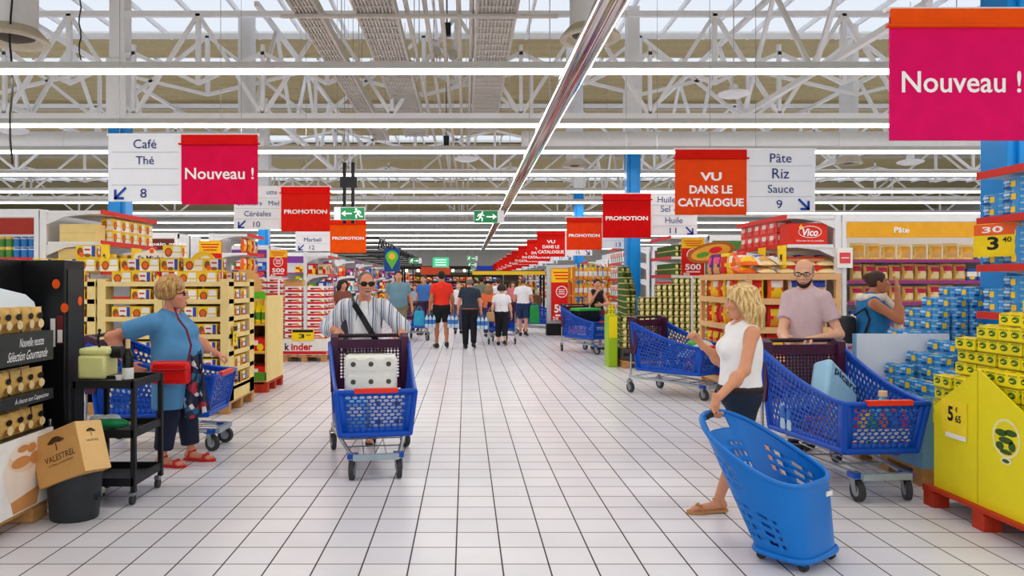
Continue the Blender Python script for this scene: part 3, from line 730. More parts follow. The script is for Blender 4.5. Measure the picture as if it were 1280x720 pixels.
def carton_mesh(name, w, d, h, ms, seed=0):
    def art(q, ww, hh):
        rect(q, -ww * .42, ww * .1, hh * .5, hh * .85, 0, 1); disc(q, (ww * .22, -.001, hh * .36), ww * .2, hh * .26, 2); rect(q, -ww * .5, ww * .5, 0, hh * .1, -.0006, 2)
    return printed_box(w, d, h, None, art).mesh(name, ms, 0)
me_carton = [carton_mesh('grocery_carton', .24, .2, .2, m) for m in ([k_red, k_white, k_yellow], [k_orange, k_cream, k_red], [k_bluep, k_white, k_lblue], [k_green, k_yellow, k_white], [k_cream, k_brown, k_red], [k_white, k_red, k_teal], [k_yellow, k_red, k_brown], [k_purple, k_pink, k_white])]

ADJ = dict(zip([m.name for m in me_carton], ('red', 'orange', 'blue', 'green', 'cream', 'white', 'yellow', 'purple')))
for _k in me_chip: ADJ[me_chip[_k].name] = {'dark': 'maroon', 'white': 'pale'}.get(_k, _k)
def put(me, name, loc, label, cat, group, rz=0.0, sc=None, rot=None):
    a_ = ADJ.get(me.name)
    if a_ and a_ not in label.split(): label = a_ + ' ' + label
    o = inst(name, me, None, loc, rz, rot)
    if sc: o.scale = sc if isinstance(sc, (tuple, list)) else (sc, sc, sc)
    return tag(o, label, cat, group)
def jit(a): return (random.random() - .5) * 2 * a

def pallet(x0, x1, y0, y1, m, label, h=.14):
    t = thing('pallet', label, 'pallet', ((x0 + x1) / 2, (y0 + y1) / 2, 0)); w = x1 - x0; d = y1 - y0
    for i in range(5): MB().box((-w / 2 + .05 + (w - .1) * i / 4, 0, h - .011), (.1, d, .022)).build('top_board', m, t, smooth=0)
    for j in (-1, 0, 1): MB().box((0, j * (d / 2 - .05), h - .033), (w, .1, .022)).build('bearer_board', m, t, smooth=0)
    for i in (-1, 0, 1):
        for j in (-1, 0, 1): MB().box((i * (w / 2 - .06), j * (d / 2 - .06), (h - .044) / 2), (.11, .11, h - .044)).build('block', m, t, smooth=0)
    return t
m_shelfw = mat('shelf_white', (232, 232, 234), .45, 0, .02); m_edge_red = mat('edge_red', (214, 40, 22), .45); m_edge_pur = mat('edge_purple', (150, 50, 120), .45); m_tick = mat('price_ticket', (238, 240, 236), .5)

def gondola(side, y0, xe, length, depth, header, text, label, tiers, edge, htop=2.45, txtw=.5, tx=None):
    """shelf run along x, its face at y0 towards the camera; xe = the end next to the main aisle"""
    sg = -1 if side == 'L' else 1; xc = xe + sg * length / 2
    t = thing('shelf_unit', label, 'shelf', (xc, y0 + depth / 2, 0), group='long shelf units')
    d = depth
    MB().box((0, 0, htop / 2), (length, .05, htop)).build('back_panel', m_shelfw, t, smooth=0)
    MB().box((-sg * (length / 2 - .03), 0, htop / 2), (.06, d * .98, htop)).build('upright', m_shelfw, t, bevel=.005)
    MB().box((0, 0, .07), (length - .07 * 0 - .13, d, .14)).build('plinth', m_shelfw, t, smooth=0)
    if header:
        MB().box((0, -d / 2 + .06, htop - .04), (length, .10, .1)).build('top_rail', m_shelfw, t, smooth=0)
        h = MB().box((0, -d / 2 + .02, htop - .20), (length - .12, .03, .2)).build('header_panel', header, t, smooth=0)
        if text: lettering(text, txtw, .075, ((tx if tx is not None else xe + sg * 1.0) - xc, -d / 2, htop - .20), '-y', m_txtw, t, .02)
    for z in tiers:
        s_ = MB().box((0, -d / 4 - .01, z - .015), (length - .13, d / 2 - .02, .03)).build('shelf_board', m_shelfw, t, smooth=0)
        MB().box((0, -d / 4 - .01 - (d / 4 - .005), 0 - .002), (length - .13, .012, .042)).build('price_edge', edge, s_, smooth=0).location = (0, 0, z - .012)
    return t
def endcap(side, X_in, X_out, y0, y1, tiers, label, edge=m_edge_red, htop=2.45, canopy=True):
    """end-of-aisle shelf: uprights at X_in, boards reaching out to X_out"""
    t = thing('end_shelf', label, 'shelf', ((X_in + X_out) / 2, (y0 + y1) / 2, 0)); w = abs(X_out - X_in); d = y1 - y0; sg = 1 if X_out > X_in else -1
    for yy in (-1, 1): MB().box((-sg * (w / 2 - .04), yy * (d / 2 - .03), htop / 2), (.08, .06, htop)).build('upright', m_shelfw, t, bevel=.004)
    MB().box((-sg * (w / 2 - .01), 0, htop / 2), (.02, d - .12, htop)).build('back_panel', m_shelfw, t, smooth=0)
    for i, z in enumerate(tiers):
        MB().box((sg * .05, 0, z - .02), (w - .1, d, .04)).build('shelf_board', m_shelfw, t, smooth=0)
        MB().box((sg * (w / 2 + .006), 0, z - .015), (.014, d + .01, .06)).build('price_edge', edge, t, smooth=0)
        for yy in (-1, 1): MB().prism([(-sg * (w / 2 - .08), z - .04), (sg * w * .32, z - .04), (-sg * w * .1, z - .075), (-sg * (w / 2 - .08), z - .17)], yy * (d / 2 - .02) - .01, yy * (d / 2 - .02) + .01, 'y').build('bracket', m_shelfw, t, smooth=0)
    return t
m_pricey = mat('price_card_yellow', (250, 216, 10), .5)
def price_card(x, y, z, w, h, face, big, small, label, tilt=0, dark=False, m=None):
    rz = {'-y': 0, '+x': R(90), '-x': R(-90)}[face]
    t = thing('price_card', label, 'price card', (x, y, z), rz + tilt)
    MB().box((0, 0, 0), (w, .006, h)).build('card', m or m_pricey, t, smooth=0)
    if dark: MB().box((0, -.004, h * .36), (w * .92, .004, h * .24)).build('top_strip', k_black, t, smooth=0)
    if big: lettering(big, w * .26 * (1 if len(big) < 2 else 1.6), h * .4, (-w * .05, -.0045, -h * .1), '-y', k_black, t, .03)
    if small: lettering(small, w * .2, h * .16, (w * .26, -.0045, 0), '-y', k_black, t, .02)
    return t
# ================================================================ left side
# --- coffee stand
m_blackg = mat('stand_black', (20, 21, 24), .35, 0, .06); m_dark = mat('stand_charcoal', (44, 46, 48), .4, 0, .05)
t = thing('coffee_display_stand', 'black coffee display stand with pouches and a frothy cup poster at the left edge', 'display stand', (0, 0, 0))
MB().box((-3.16, 3.95, .93), (.05, 2.46, 1.57)).build('back_panel', m_blackg, t, bevel=.004)
MB().box((-2.98, 3.93, .12), (.36, 2.02, .06)).build('base_board', k_wood, t, smooth=0)
for yy in (3.2, 4.0, 4.80): MB().box((-2.96, yy, .05), (.34, .16, .09)).build('foot_block', k_wood, t, smooth=0)
for z in (1.235, .843, .585): MB().box((-2.97, 3.94, z - .012), (.34, 2.0, .022)).build('shelf', m_dark, t, smooth=0)
b_ = MB().box((-2.79, 3.94, 1.137), (.015, 2.0, .195)).build('banner', mat('banner_grey', (52, 56, 56), .4), t, smooth=0)
lettering('Nouvelle recette', .26, .055, (-2.781, 4.70, 1.175), '+x', m_txtw, b_, .0, shear=.15)
lettering('Sélection Gourmande', .42, .06, (-2.781, 4.66, 1.095), '+x', m_txtw, b_, .0, shear=.35)
b_ = MB().box((-2.79, 3.94, .81), (.015, 2.0, .07)).build('shelf_strip', m_dark, t, smooth=0)
lettering('À chacun son Cappuccino', .36, .045, (-2.781, 4.70, .812), '+x', m_txtw, b_, .0, shear=.2)
b_ = MB().box((-2.79, 3.94, .35), (.015, 2.0, .465)).build('poster', mat('poster_white', (240, 238, 236), .4), t, smooth=0)
s = MB(); Yc = 4.62
def yz(mb, pts, x, m): mb.add([(x, p[0], p[1]) for p in pts], [tuple(range(len(pts)))], m)
yz(s, [(Yc - .12, .125), (Yc + .13, .125), (Yc + .20, .36), (Yc - .20, .36)], -2.7815, 1)
yz(s, [(Yc - .16, .20), (Yc + .17, .24), (Yc + .22, .38), (Yc - .22, .36)], -2.781, 0)
for k, (dy, dz, ry, rz_, m) in enumerate([(0, .395, .225, .09, 0), (.01, .45, .18, .085, 2), (.0, .49, .15, .055, 0), (-.04, .43, .10, .035, 1), (.07, .50, .05, .03, 1), (-.02, .51, .06, .022, 1), (.10, .43, .05, .04, 1)]):
    disc(s, (-2.7805 + k * .0004, Yc + dy, dz), ry, rz_, m, '+x', 20)
s.build('cup_print', [flat('print_foam', (236, 220, 206)), flat('print_coffee', (206, 142, 84)), flat('print_foam_tan', (230, 204, 178))], b_, smooth=0)
s = MB(); s.prism([(4.2, 1.235), (5.10, 1.235), (5.12, 1.33), (5.08, 1.42), (4.98, 1.475), (4.6, 1.535), (4.2, 1.56)], -3.03, -2.99, 'x'); s.build('light_panel', emis('lit_panel_grey', (206, 216, 222), .25), t, bevel=.008)
# dark cabinet tower beside it
t = thing('dark_cabinet', 'tall black cabinet with orange round stickers beside the coffee display stand', 'cabinet', (-3.14, 5.32, 0))
MB().box((0, 0, .857), (.60, .27, 1.714)).build('carcass', m_blackg, t, bevel=.006)
MB().box((.302, -.0, .9), (.008, .2, 1.5)).build('door', m_dark, t, smooth=0)
MB().box((.2, -.142, .52), (.02, .02, .14)).build('handle', mat('brushed_steel', (190, 192, 194), .3, .9), t, bevel=.004)
for (a, b2, c, f) in ((.24, -.137, 1.555 - .01, '-y'), (.3065, .06, 1.42, '+x'), (.30, -.137, 1.375, '-y')):
    s = MB(); disc(s, (a, b2, c), .028, .034, 0, f, 16); s.build('sticker', flat('sticker_orange', (250, 92, 16)), t, smooth=0)
s = MB(); rect(s, .20, .235, 1.1, 1.3, -.137, 0); rect(s, .245, .29, 1.12, 1.32, -.137, 1); rect(s, .25, .285, 1.13, 1.22, -.1375, 0); s.build('bottle_print', [k_white, flat('print_wine', (110, 30, 34))], t, smooth=0)
lab = {1.235: ('golden coffee pouch on the top shelf of the black display stand', 'top'), .843: ('golden coffee pouch on the middle shelf of the black display stand', 'middle'), .585: ('golden coffee pouch on the lowest shelf above the cup poster', 'lowest')}
for z in lab:
    for r_ in range(2):
        for i in range(6):
            put(me_pouch, 'coffee_pouch', (-2.86 - .09 * r_, 4.30 + .116 * i + jit(.01), z + .001), lab[z][0], 'coffee pouch', 'coffee pouches on the %s shelf' % lab[z][1], R(90 + jit(9)), sc=(1, 1, 1 if z < 1 else 1.05))
# --- black service trolley
m_trol = mat('trolley_black', (30, 32, 34), .5, .2, .08); m_rub = mat('rubber_dark', (46, 48, 52), .6)
t = thing('service_trolley', 'black three-shelf service trolley with a cream coffee machine on top', 'trolley', (-2.52, 5.33, 0))
for z, n_ in ((.845, 'top_shelf'), (.5, 'middle_shelf'), (.165, 'bottom_shelf')):
    s = MB(); s.box((0, 0, z - .02), (.42, .47, .015))
    for a in (-1, 1): s.box((0, a * .232, z), (.42, .02, .055)); s.box((a * .205, 0, z), (.02, .47, .055))
    s.build(n_, m_trol, t, smooth=0)
for a in (-1, 1):
    for b2 in (-1, 1):
        MB().box((a * .205, b2 * .225, .48), (.034, .034, .78)).build('post', m_trol, t, bevel=.004)
        w_ = MB().cyl((a * .19 - .012, b2 * .21, .038), (a * .19 + .012, b2 * .21, .038), .036, n=16).build('wheel', m_rub, t)
        MB().box((a * .19, b2 * .21, .08), (.034, .045, .03)).build('fork', mat('fork_steel', (150, 152, 156), .35, .8), w_, smooth=0)
m_creamg = mat('machine_cream', (222, 222, 150), .3, 0, .03)
t = thing('coffee_machine', 'cream and black capsule coffee machine on the service trolley', 'coffee machine', (-2.565, 5.25, .872))
MB().box((-.07, 0, .085), (.2, .2, .17)).build('body', m_creamg, t, bevel=.02)
MB().box((-.06, 0, .195), (.21, .19, .05)).build('lid', m_creamg, t, bevel=.018)
MB().cyl((.03, -.0, .185), (.11, 0, .185), .045, n=18).build('brew_head', m_blackg, t)
MB().box((.08, 0, .012), (.13, .16, .024)).build('drip_tray', m_blackg, t, bevel=.004)
s = MB(); s.tube([(-.05, -.02, .21), (-.05, -.04, .27), (-.045, -.03, .34)], .008, 8); s.ell((-.045, -.03, .34), (.012, .012, .014)); s.build('lever', m_blackg, t)
wine = [flat('bottle_dark', (16, 22, 16), .1, .0), flat('label_white', (220, 220, 216)), flat('foil_cream', (206, 180, 130))]
t = thing('wine_bottle', 'dark wine bottle with a pale cap beside the cream coffee machine', 'bottle', (-2.385, 5.17, .835))
s = MB(); s.lathe([(.034, 0), (.038, .01), (.038, .19), (.03, .22), (.015, .26), (.014, .30)], 18); s.build('glass', wine[0], t)
s = MB(); s.cyl((0, 0, .04), (0, 0, .12), .0385, n=18, cap=False); s.build('label_paper', wine[1], t)
s = MB(); s.cyl((0, 0, .25), (0, 0, .318), .0165, n=16); s.build('capsule', wine[2], t)
t = thing('paper_cup', 'small white paper cup on the front edge of the service trolley', 'cup', (-2.44, 5.16, .835))
MB().lathe([(.02, 0), (.027, .065), (.029, .067), (.025, .066), (.019, .004), (.001, .003)], 16).build('cup', k_white, t)
t = thing('plastic_bottle', 'green plastic water bottle lying on the middle trolley shelf', 'bottle', (-2.5, 5.25, .523), 0)
q = MB(); q.lathe([(.028, 0), (.034, .015), (.034, .17), (.013, .22), (.013, .235)], 14, M=Matrix.Translation((-.1, -.07, .035)) @ Matrix.Rotation(R(90), 4, 'Y')); q.build('bottle_body', mat('bottle_green', (30, 150, 90), .15, alpha=.85), t)
q = MB(); q.cyl((.13, -.07, .035), (.155, -.07, .035), .016, n=12); q.build('cap', k_white, t)
s = MB()
for i in range(9):
    a = i * .7; s.ell((-2.62 + .05 * math.cos(a), 5.3 + .06 * math.sin(a), .545 + .02 * math.sin(a * 3)), (.07, .06, .035), 8, 6)
tag(s.build('crumpled_bag', mat('film_clear', (206, 214, 222), .2, 0, .1, 20, .4)), 'crumpled clear plastic bag on the middle trolley shelf', 'plastic bag')
# --- waste bin with a carton tipped into it
t = thing('waste_bin', 'dark grey waste bin holding a tilted brown wine carton', 'bin', (-2.585, 4.84, 0))
m_bin = mat('bin_plastic', (42, 48, 52), .45, 0, .08)
MB().lathe([(.001, .006), (.145, .0), (.15, .01), (.176, .30), (.186, .305), (.186, .325), (.178, .325), (.168, .3), (.14, .02), (.001, .02)], 32, sx=1, sy=.85).build('bucket', m_bin, t)
s = MB(); s.tube([(.17, -.05, .14), (.2, 0, .13), (.17, .05, .14)], .012, 8); s.build('side_grip', m_bin, t)
m_kraft = mat('carton_brown', (206, 156, 92), .75, 0, .05); m_kraftd = mat('carton_print', (92, 66, 40), .7, 0, 0)
bx = thing('wine_carton', 'brown wine carton with a printed tree tipped into the waste bin', 'carton', (-2.59, 4.80, .43))
bx.rotation_euler = (R(-8), R(-22), R(-14)); bx.scale = (1.12, 1.1, 1.1)
MB().box((0, 0, 0), (.335, .2, .30)).build('carton', m_kraft, bx, bevel=.003)
MB().box((.1685, 0, 0), (.004, .196, .296)).build('side_flap', mat('carton_pale', (228, 186, 124), .75, 0, .03), bx, smooth=0)
lettering('VALESTREL', .22, .036, (.02, -.1015, -.01), '-y', m_kraftd, bx, .01)
lettering('LITTÉRAL DE PROVENCE', .18, .014, (.02, -.1015, -.045), '-y', m_kraftd, bx)
def tree_art(mb, T):
    q = MB(); q.box((0, 0, -.02), (.008, .001, .045)); 
    for (a, b2, r1, r2) in ((0, .02, .05, .014), (-.03, .012, .03, .01), (.035, .01, .03, .01), (0, .03, .032, .01)): disc(q, (a, 0, b2), r1, r2, 0, n=10)
    mb.add(q.v, q.f, 0, T)
s = MB(); tree_art(s, Matrix.Translation((.01, -.1018, .07))); s.build('tree_print', m_kraftd, bx, smooth=0); s = MB(); tree_art(s, Matrix.Translation((.1712, 0, .08)) @ Matrix.Rotation(R(90), 4, 'Z') @ Matrix.Scale(.6, 4)); s.build('tree_print', m_kraftd, bx, smooth=0)
lettering('VALESTREL', .10, .014, (.1715, 0, .03), '+x', m_kraftd, bx)
# --- biscuit displays
def biscuit_bay(x0, x1, y0, y1, label, ztop, seed, side_open=True, price=False):
    w = x1 - x0; d = y1 - y0; xc = (x0 + x1) / 2; yc = (y0 + y1) / 2; rn = random.Random(seed)
    pallet(x0, x1, y0, y1, k_wood, 'wooden pallet under the ' + label[1])
    t = thing('biscuit_display', label[0], 'display stand', (xc, yc, .14))
    H = ztop - .14
    lips = [.31 - .14 + .207 * k for k in range(7) if .31 + .207 * k < ztop + .02]
    for sx in (-1, 1):
        for sy in (-1, 1): MB().box((sx * (w / 2 - .05), sy * (d / 2 - .10), H / 2), (.1, .2, H)).build('corner_post', k_cardy, t, bevel=.004)
    MB().box((0, d / 2 - .02, H / 2), (w - .2, .02, H)).build('back_panel', k_cardy, t, smooth=0)
    MB().box((0, 0, .085), (w, d, .17)).build('base_tray', k_cardy, t, smooth=0)
    for z in lips:
        MB().box((0, 0, z - .03), (w - .01, d - .01, .02)).build('tray', k_cardy, t, smooth=0)
        MB().box((0, -d / 2 + .008, z - .012), (w - .02, .016, .055)).build('front_lip', k_cardy, t, smooth=0)
        MB().box((w / 2 - .008, 0, z - .012), (.016, d - .02, .055)).build('side_lip', k_cardy, t, smooth=0)
    n = int((w - .2) / .235); off = (w - .2 - n * .235) / 2
    for k, z in enumerate(lips):
        top = z + .17 > H + .03
        for i in range(n):
            if not top and rn.random() < .05: continue
            put(me_biscuit if rn.random() < .6 else me_biscuit2, 'biscuit_box', (x0 + .1 + off + .235 * (i + .5) + rn.uniform(-.006, .006), y0 + .105, .14 + z - .018), label[2], 'biscuit box', label[3])
        if side_open:
            for i in range(2):
                if rn.random() < .08: continue
                put(me_biscuit if rn.random() < .6 else me_biscuit2, 'biscuit_box', (x1 - .10, y0 + .42 + .26 * i, .14 + z - .018), label[4], 'biscuit box', label[5], R(90))
    return t
Lb = ('yellow boxes of cakes in the %s cardboard display', 'cake boxes in the %s display')
t2 = biscuit_bay(-3.56, -2.79, 8.62, 9.66, ('pale yellow cardboard cake display nearest the aisle, behind the woman in blue', 'cake display nearest the aisle', 'yellow cake box on the front shelves behind the woman in blue', 'front cake boxes nearest the aisle', 'yellow cake box on the aisle side shelves above the yellow price card', 'aisle-side cake boxes'), 1.60, 3)
biscuit_bay(-4.34, -3.57, 8.62, 9.66, ('pale yellow cardboard cake display left of the woman in blue', 'cake display left of the woman in blue', 'yellow cake box on the shelves left of the woman in blue', 'cake boxes left of the woman', '', ''), 1.60, 5, False)
biscuit_bay(-5.12, -4.36, 8.62, 8.95, ('pale yellow cardboard cake display partly behind the black cabinet', 'cake display partly behind the black cabinet', 'yellow cake box on the shelves partly behind the black cabinet', 'cake boxes behind the cabinet', '', ''), 1.60, 9, False)
rn = random.Random(4)
for i in range(9):     # boxes piled on top
    x = -5.0 + .25 * i
    if x > -3.0: break
    for k in range(2 if i in (2, 6) else 1):
        put(me_biscuit if rn.random() < .6 else me_biscuit2, 'biscuit_box', (x + rn.uniform(-.02, .02), 8.76 + rn.uniform(0, .03), 1.690 + .157 * k), 'yellow cake box piled on top of the three cardboard displays', 'biscuit box', 'cake boxes piled on top of the displays', R(rn.uniform(-8, 8)))
price_card(-2.765, 8.78, .92, .16, .24, '+x', '2', '', 'yellow price card on the corner of the cake display nearest the aisle', dark=True)
t = thing('shelf_topper', 'white cloud-shaped topper sign above the piled cake boxes', 'sign', (PX(556 / 1, 8.6) if False else PX(190, 8.95), 8.95, PZ(323, 8.95)))
s = MB(); s.prism([(-.2, -.07), (.2, -.07), (.23, 0), (.2, .06), (.08, .07), (.0, .13), (-.08, .08), (-.2, .06), (-.23, 0)], -.004, .004, 'y'); s.build('card', k_white, t, smooth=0)
lettering('St Michel', .34, .07, (0, -.006, 0), '-y', m_navy, t, .02)
s = MB(); disc(s, (0, -.007, .09), .03, .03, 0, n=12); s.build('round_print', k_orange, t, smooth=0)
MB().box((0, .02, -.22), (.02, .02, .32)).build('stem', k_white, t, smooth=0)
t = thing('round_biscuit_sign', 'round cake-shaped cardboard sign on top of the display nearest the aisle', 'sign', (PX(254, 8.75), 8.75, PZ(331, 8.75)))
s = MB(); s.cyl((0, -.004, 0), (0, .004, 0), .16, n=24); s.build('card', k_yellow, t, smooth=0)
s = MB(); disc(s, (-.02, -.006, -.01), .12, .09, 0, n=18); disc(s, (.03, -.007, .07), .06, .04, 1, n=14); s.build('cake_print', [k_ochre, k_white], t, smooth=0)
MB().box((0, .02, -.2), (.03, .02, .24)).build('stem', k_cardy, t, smooth=0)
# --- left end shelf with cartons, and the long units behind
endcap('L', -5.22, -4.47, 8.97, 10.57, [2.44, 2.06, 1.7], 'white end shelf with a red-edged canopy above the cake displays')
t = thing('carton', 'plain beige carton on the upper board of the left end shelf', 'carton', (-4.79, 9.16, 2.061)); MB().box((0, 0, .11), (.44, .26, .22)).build('box', k_cardy, t, bevel=.004); MB().box((0, -.131, .11), (.44, .003, .004)).build('seam', k_card, t, smooth=0)
t = thing('carton', 'plain beige carton on the lower board of the left end shelf', 'carton', (-4.79, 9.16, 1.701)); MB().box((0, 0, .14), (.46, .28, .28)).build('box', k_cardy, t, bevel=.004); MB().box((0, -.141, .14), (.46, .003, .004)).build('seam', k_card, t, smooth=0)
for i in range(5):
    put(me_biscuit2, 'biscuit_box', (-4.56, 9.42 + .24 * i, 2.061), 'yellow cake box on the upper board of the left end shelf', 'biscuit box', 'cake boxes on the left end shelf', R(90), sc=1.0)
    put(me_biscuit2, 'biscuit_box', (-4.56, 9.42 + .24 * i, 2.217), 'yellow cake box on the upper board of the left end shelf', 'biscuit box', 'cake boxes on the left end shelf', R(90), sc=1.0)
for i in range(4): put(me_jar, 'jar', (-4.55, 9.4 + .3 * i, 1.701), 'jar on the lower board of the left end shelf', 'jar', 'jars on the left end shelf', sc=1.7)
price_card(-4.45, 9.02, 2.02 - .14, .26, .30, '+x', '2', '', 'yellow price card hanging from the left end shelf, the nearer one')
price_card(-4.45, 9.9, 2.02 - .14, .30, .28, '+x', '', '', 'yellow price card hanging from the left end shelf, the farther one')
m_hred = mat('header_dark_red', (160, 38, 22), .5); m_hbr = mat('header_brown', (104, 36, 26), .5); m_hpur = mat('header_purple', (118, 52, 140), .5); m_hyel = mat('header_ochre', (236, 168, 28), .5)
TIERS = [1.86, 1.58, 1.30, 1.02, .72, .42]
gondola('L', 8.97, -5.24, 7.0, 1.2, m_hred, '', 'long shelf unit with a dark red header behind the black cabinet', TIERS, m_edge_red)
gondola('L', 13.2, -5.2, 9.0, 1.2, m_hbr, 'pain grillé', 'long shelf unit with a brown toasted-bread header', TIERS, m_edge_red, txtw=.62, tx=-5.35)
gondola('L', 17.5, -4.7, 10.0, 1.2, m_hpur, '', 'long shelf unit with a purple header, the nearer of two', TIERS, m_edge_pur)
gondola('L', 21.7, -4.0, 10.0, 1.2, m_hpur, '', 'long shelf unit with a purple header, the farther of two', TIERS, m_edge_pur)
for z in (1.86, 1.58, 1.30):
    for i in range(14):
        for k in range(2):
            me = me_jar if (i // 3 + int(z * 10)) % 2 else me_jarb
            put(me, 'jar', (-5.36 - .093 * i, 9.06, z + .001 + .133 * k), 'jar on the shelves under the dark red header', 'jar', 'jars under the dark red header')
for z in (1.86, 1.58):
    for i in range(10):
        put(me_carton[(i // 2) % 8], 'grocery_carton', (-5.4 - .25 * i, 13.36, z), 'grocery box on the shelves under the brown header', 'grocery box', 'boxes under the brown header')
for z in (1.86, 1.58, 1.3, 1.02):
    for i in range(5):
        put(me_carton[(i * 3 + int(z * 10)) % 8], 'grocery_carton', (-4.9 - .25 * i, 17.66, z), 'grocery box on the shelves under the nearer purple header', 'grocery box', 'boxes under the nearer purple header')
        put(me_carton[(i * 5 + int(z * 10)) % 8], 'grocery_carton', (-3.95 - .25 * i, 21.86, z), 'grocery box on the shelves under the farther purple header', 'grocery box', 'boxes under the farther purple header')
# green cardboard stand of lemon bottles on a red pallet
pallet(-3.12, -2.80, 10.35, 11.25, k_redp, 'red pallet under the lemon bottle stand')
t = thing('bottle_display', 'brown cardboard stand of lemon drinks on a red pallet left of the aisle', 'display stand', (-2.96, 10.8, .14))
MB().box((.14, .0, .62), (.03, .9, 1.22)).build('side_panel', k_cardy, t, smooth=0); MB().box((-.15, 0, .62), (.02, .9, 1.22)).build('side_panel', k_card, t, smooth=0); MB().box((0, .44, .62), (.30, .02, 1.22)).build('back_panel', k_card, t, smooth=0)
for z in (.02, .42, .82): MB().box((0, -.0, z), (.28, .88, .02)).build('shelf', k_card, t, smooth=0)
MB().box((0, -.44, .09), (.28, .02, .12)).build('front_lip', k_green, t, smooth=0); MB().box((-.02, -.455, 1.24), (.30, .01, .10)).build('topper', flat('topper_green', (90, 190, 40)), t, smooth=0)
me_lem = bottle_mesh(.04, .33, [k_lemon, k_green, flat('cap_yellow', (250, 210, 20))], 'drink_bottle')
for z in (.17, .57, .97):
    for i in range(3):
        for r_ in range(2): put(me_lem if z > .9 else me_carton[(i + r_) % 8], 'drink_bottle' if z > .9 else 'grocery_carton', (-3.05 + .088 * i if z > .9 else -2.96, 10.46 + .12 * r_ + (0 if z > .9 else .22 * r_), z + .001), 'yellow lemon drink bottle on the top shelf of the brown stand' if z > .9 else 'carton on the lower shelves of the lemon drink stand', 'bottle' if z > .9 else 'grocery box', 'lemon drinks on the brown stand' if z > .9 else 'cartons on the brown stand', sc=1.0) if (z > .9 or i == 0) else None
tag(MB().prism([(-.16, 0), (.16, 0), (.16, .18), (.10, .3), (-.02, .36), (-.16, .36)], -.012, .012, 'y').build('cut_carton', k_card, loc=(-3.0, 10.02, 1.38)), 'brown carton flap with a curved cut edge behind the cake display', 'carton').location = (-3.05, 10.36, 1.385)
# red and white chocolate boxes
def choc_pallet(x0, x1, y0, y1, n, label, short, boxlab, grp, skirt=True):
    pallet(x0, x1, y0, y1, k_wood, 'wooden pallet under ' + short)
    z0 = .14
    if skirt:
        t = thing('carton_skirt', 'white printed carton skirt around ' + short, 'carton', ((x0 + x1) / 2, (y0 + y1) / 2, .14)); w = x1 - x0; d = y1 - y0
        MB().box((0, -d / 2, .16), (w, .015, .32)).build('front_panel', k_white, t, smooth=0); MB().box((w / 2, 0, .16), (.015, d, .32)).build('side_panel', k_white, t, smooth=0); MB().box((0, 0, .15), (w - .03, d - .03, .30)).build('inner_tray', k_card, t, smooth=0)
        MB().box((0, -d / 2 - .009, .04), (w, .004, .06)).build('red_band', k_red, t, smooth=0); MB().box((w / 2 + .009, 0, .04), (.004, d, .06)).build('red_band', k_red, t, smooth=0)
        lettering('k', .09, .14, (-w * .38, -d / 2 - .011, .16), '-y', k_black, t, .03); lettering('inder', .42, .14, (-w * .05, -d / 2 - .011, .16), '-y', k_red, t, .03)
        lettering('kinder', d * .55, .12, (w / 2 + .011, 0, .18), '+x', k_red, t, .03)
        z0 = .44
    nx = int((x1 - x0) / .325)
    for k in range(n):
        for i in range(nx):
            put(me_choc, 'chocolate_box', (x0 + (x1 - x0) * (i + .5) / nx, y0 + .12, z0 + .117 * k), boxlab, 'chocolate box', grp)
        for j in range(1, int((y1 - y0) / .33) + 1):
            if y0 + .04 + .33 * j + .16 < y1 + .05: put(me_choc, 'chocolate_box', (x1 - .12, y0 + .06 + .33 * j, z0 + .117 * k), boxlab, 'chocolate box', grp, R(90))
choc_pallet(-3.62, -2.74, 14.42, 15.4, 9, 'a', 'the red and white chocolate boxes nearest the aisle', 'red and white chocolate box in the stack nearest the aisle', 'chocolate boxes nearest the aisle')
choc_pallet(-4.72, -3.72, 14.9, 15.6, 13, 'b', 'the taller red and white chocolate stack', 'red and white chocolate box in the taller stack farther from the aisle', 'chocolate boxes farther from the aisle', False)
price_card(-3.2, 14.39, .53, .44, .22, '-y', '3', '0', 'yellow price card on the white chocolate carton skirt', dark=True)
t = thing('carton', 'open brown carton on top of the chocolate boxes nearest the aisle', 'carton', (-3.4, 14.6, 1.495)); MB().box((0, 0, .06), (.36, .22, .12)).build('box', k_card, t, smooth=0); MB().box((.02, -.13, .13), (.3, .08, .008)).build('flap', k_card, t, smooth=0)
endcap('L', -4.65, -3.95, 13.25, 14.3, [2.44, 2.1, 1.75], 'white end shelf beside the brown header')
for z in (2.1, 1.75):
    for i in range(4):
        for k in range(2 if z < 2 else 1): put(me_chip[('orange', 'red', 'yellow', 'white')[(i + k) % 4]], 'crisp_bag', (-4.06, 13.38 + .24 * i, z + .001 + .0 * k), 'bright snack bag on the end shelf beside the brown header', 'snack bag', 'snack bags on the left end shelf', R(90), sc=(.9, .9, .85)) if k == 0 else None

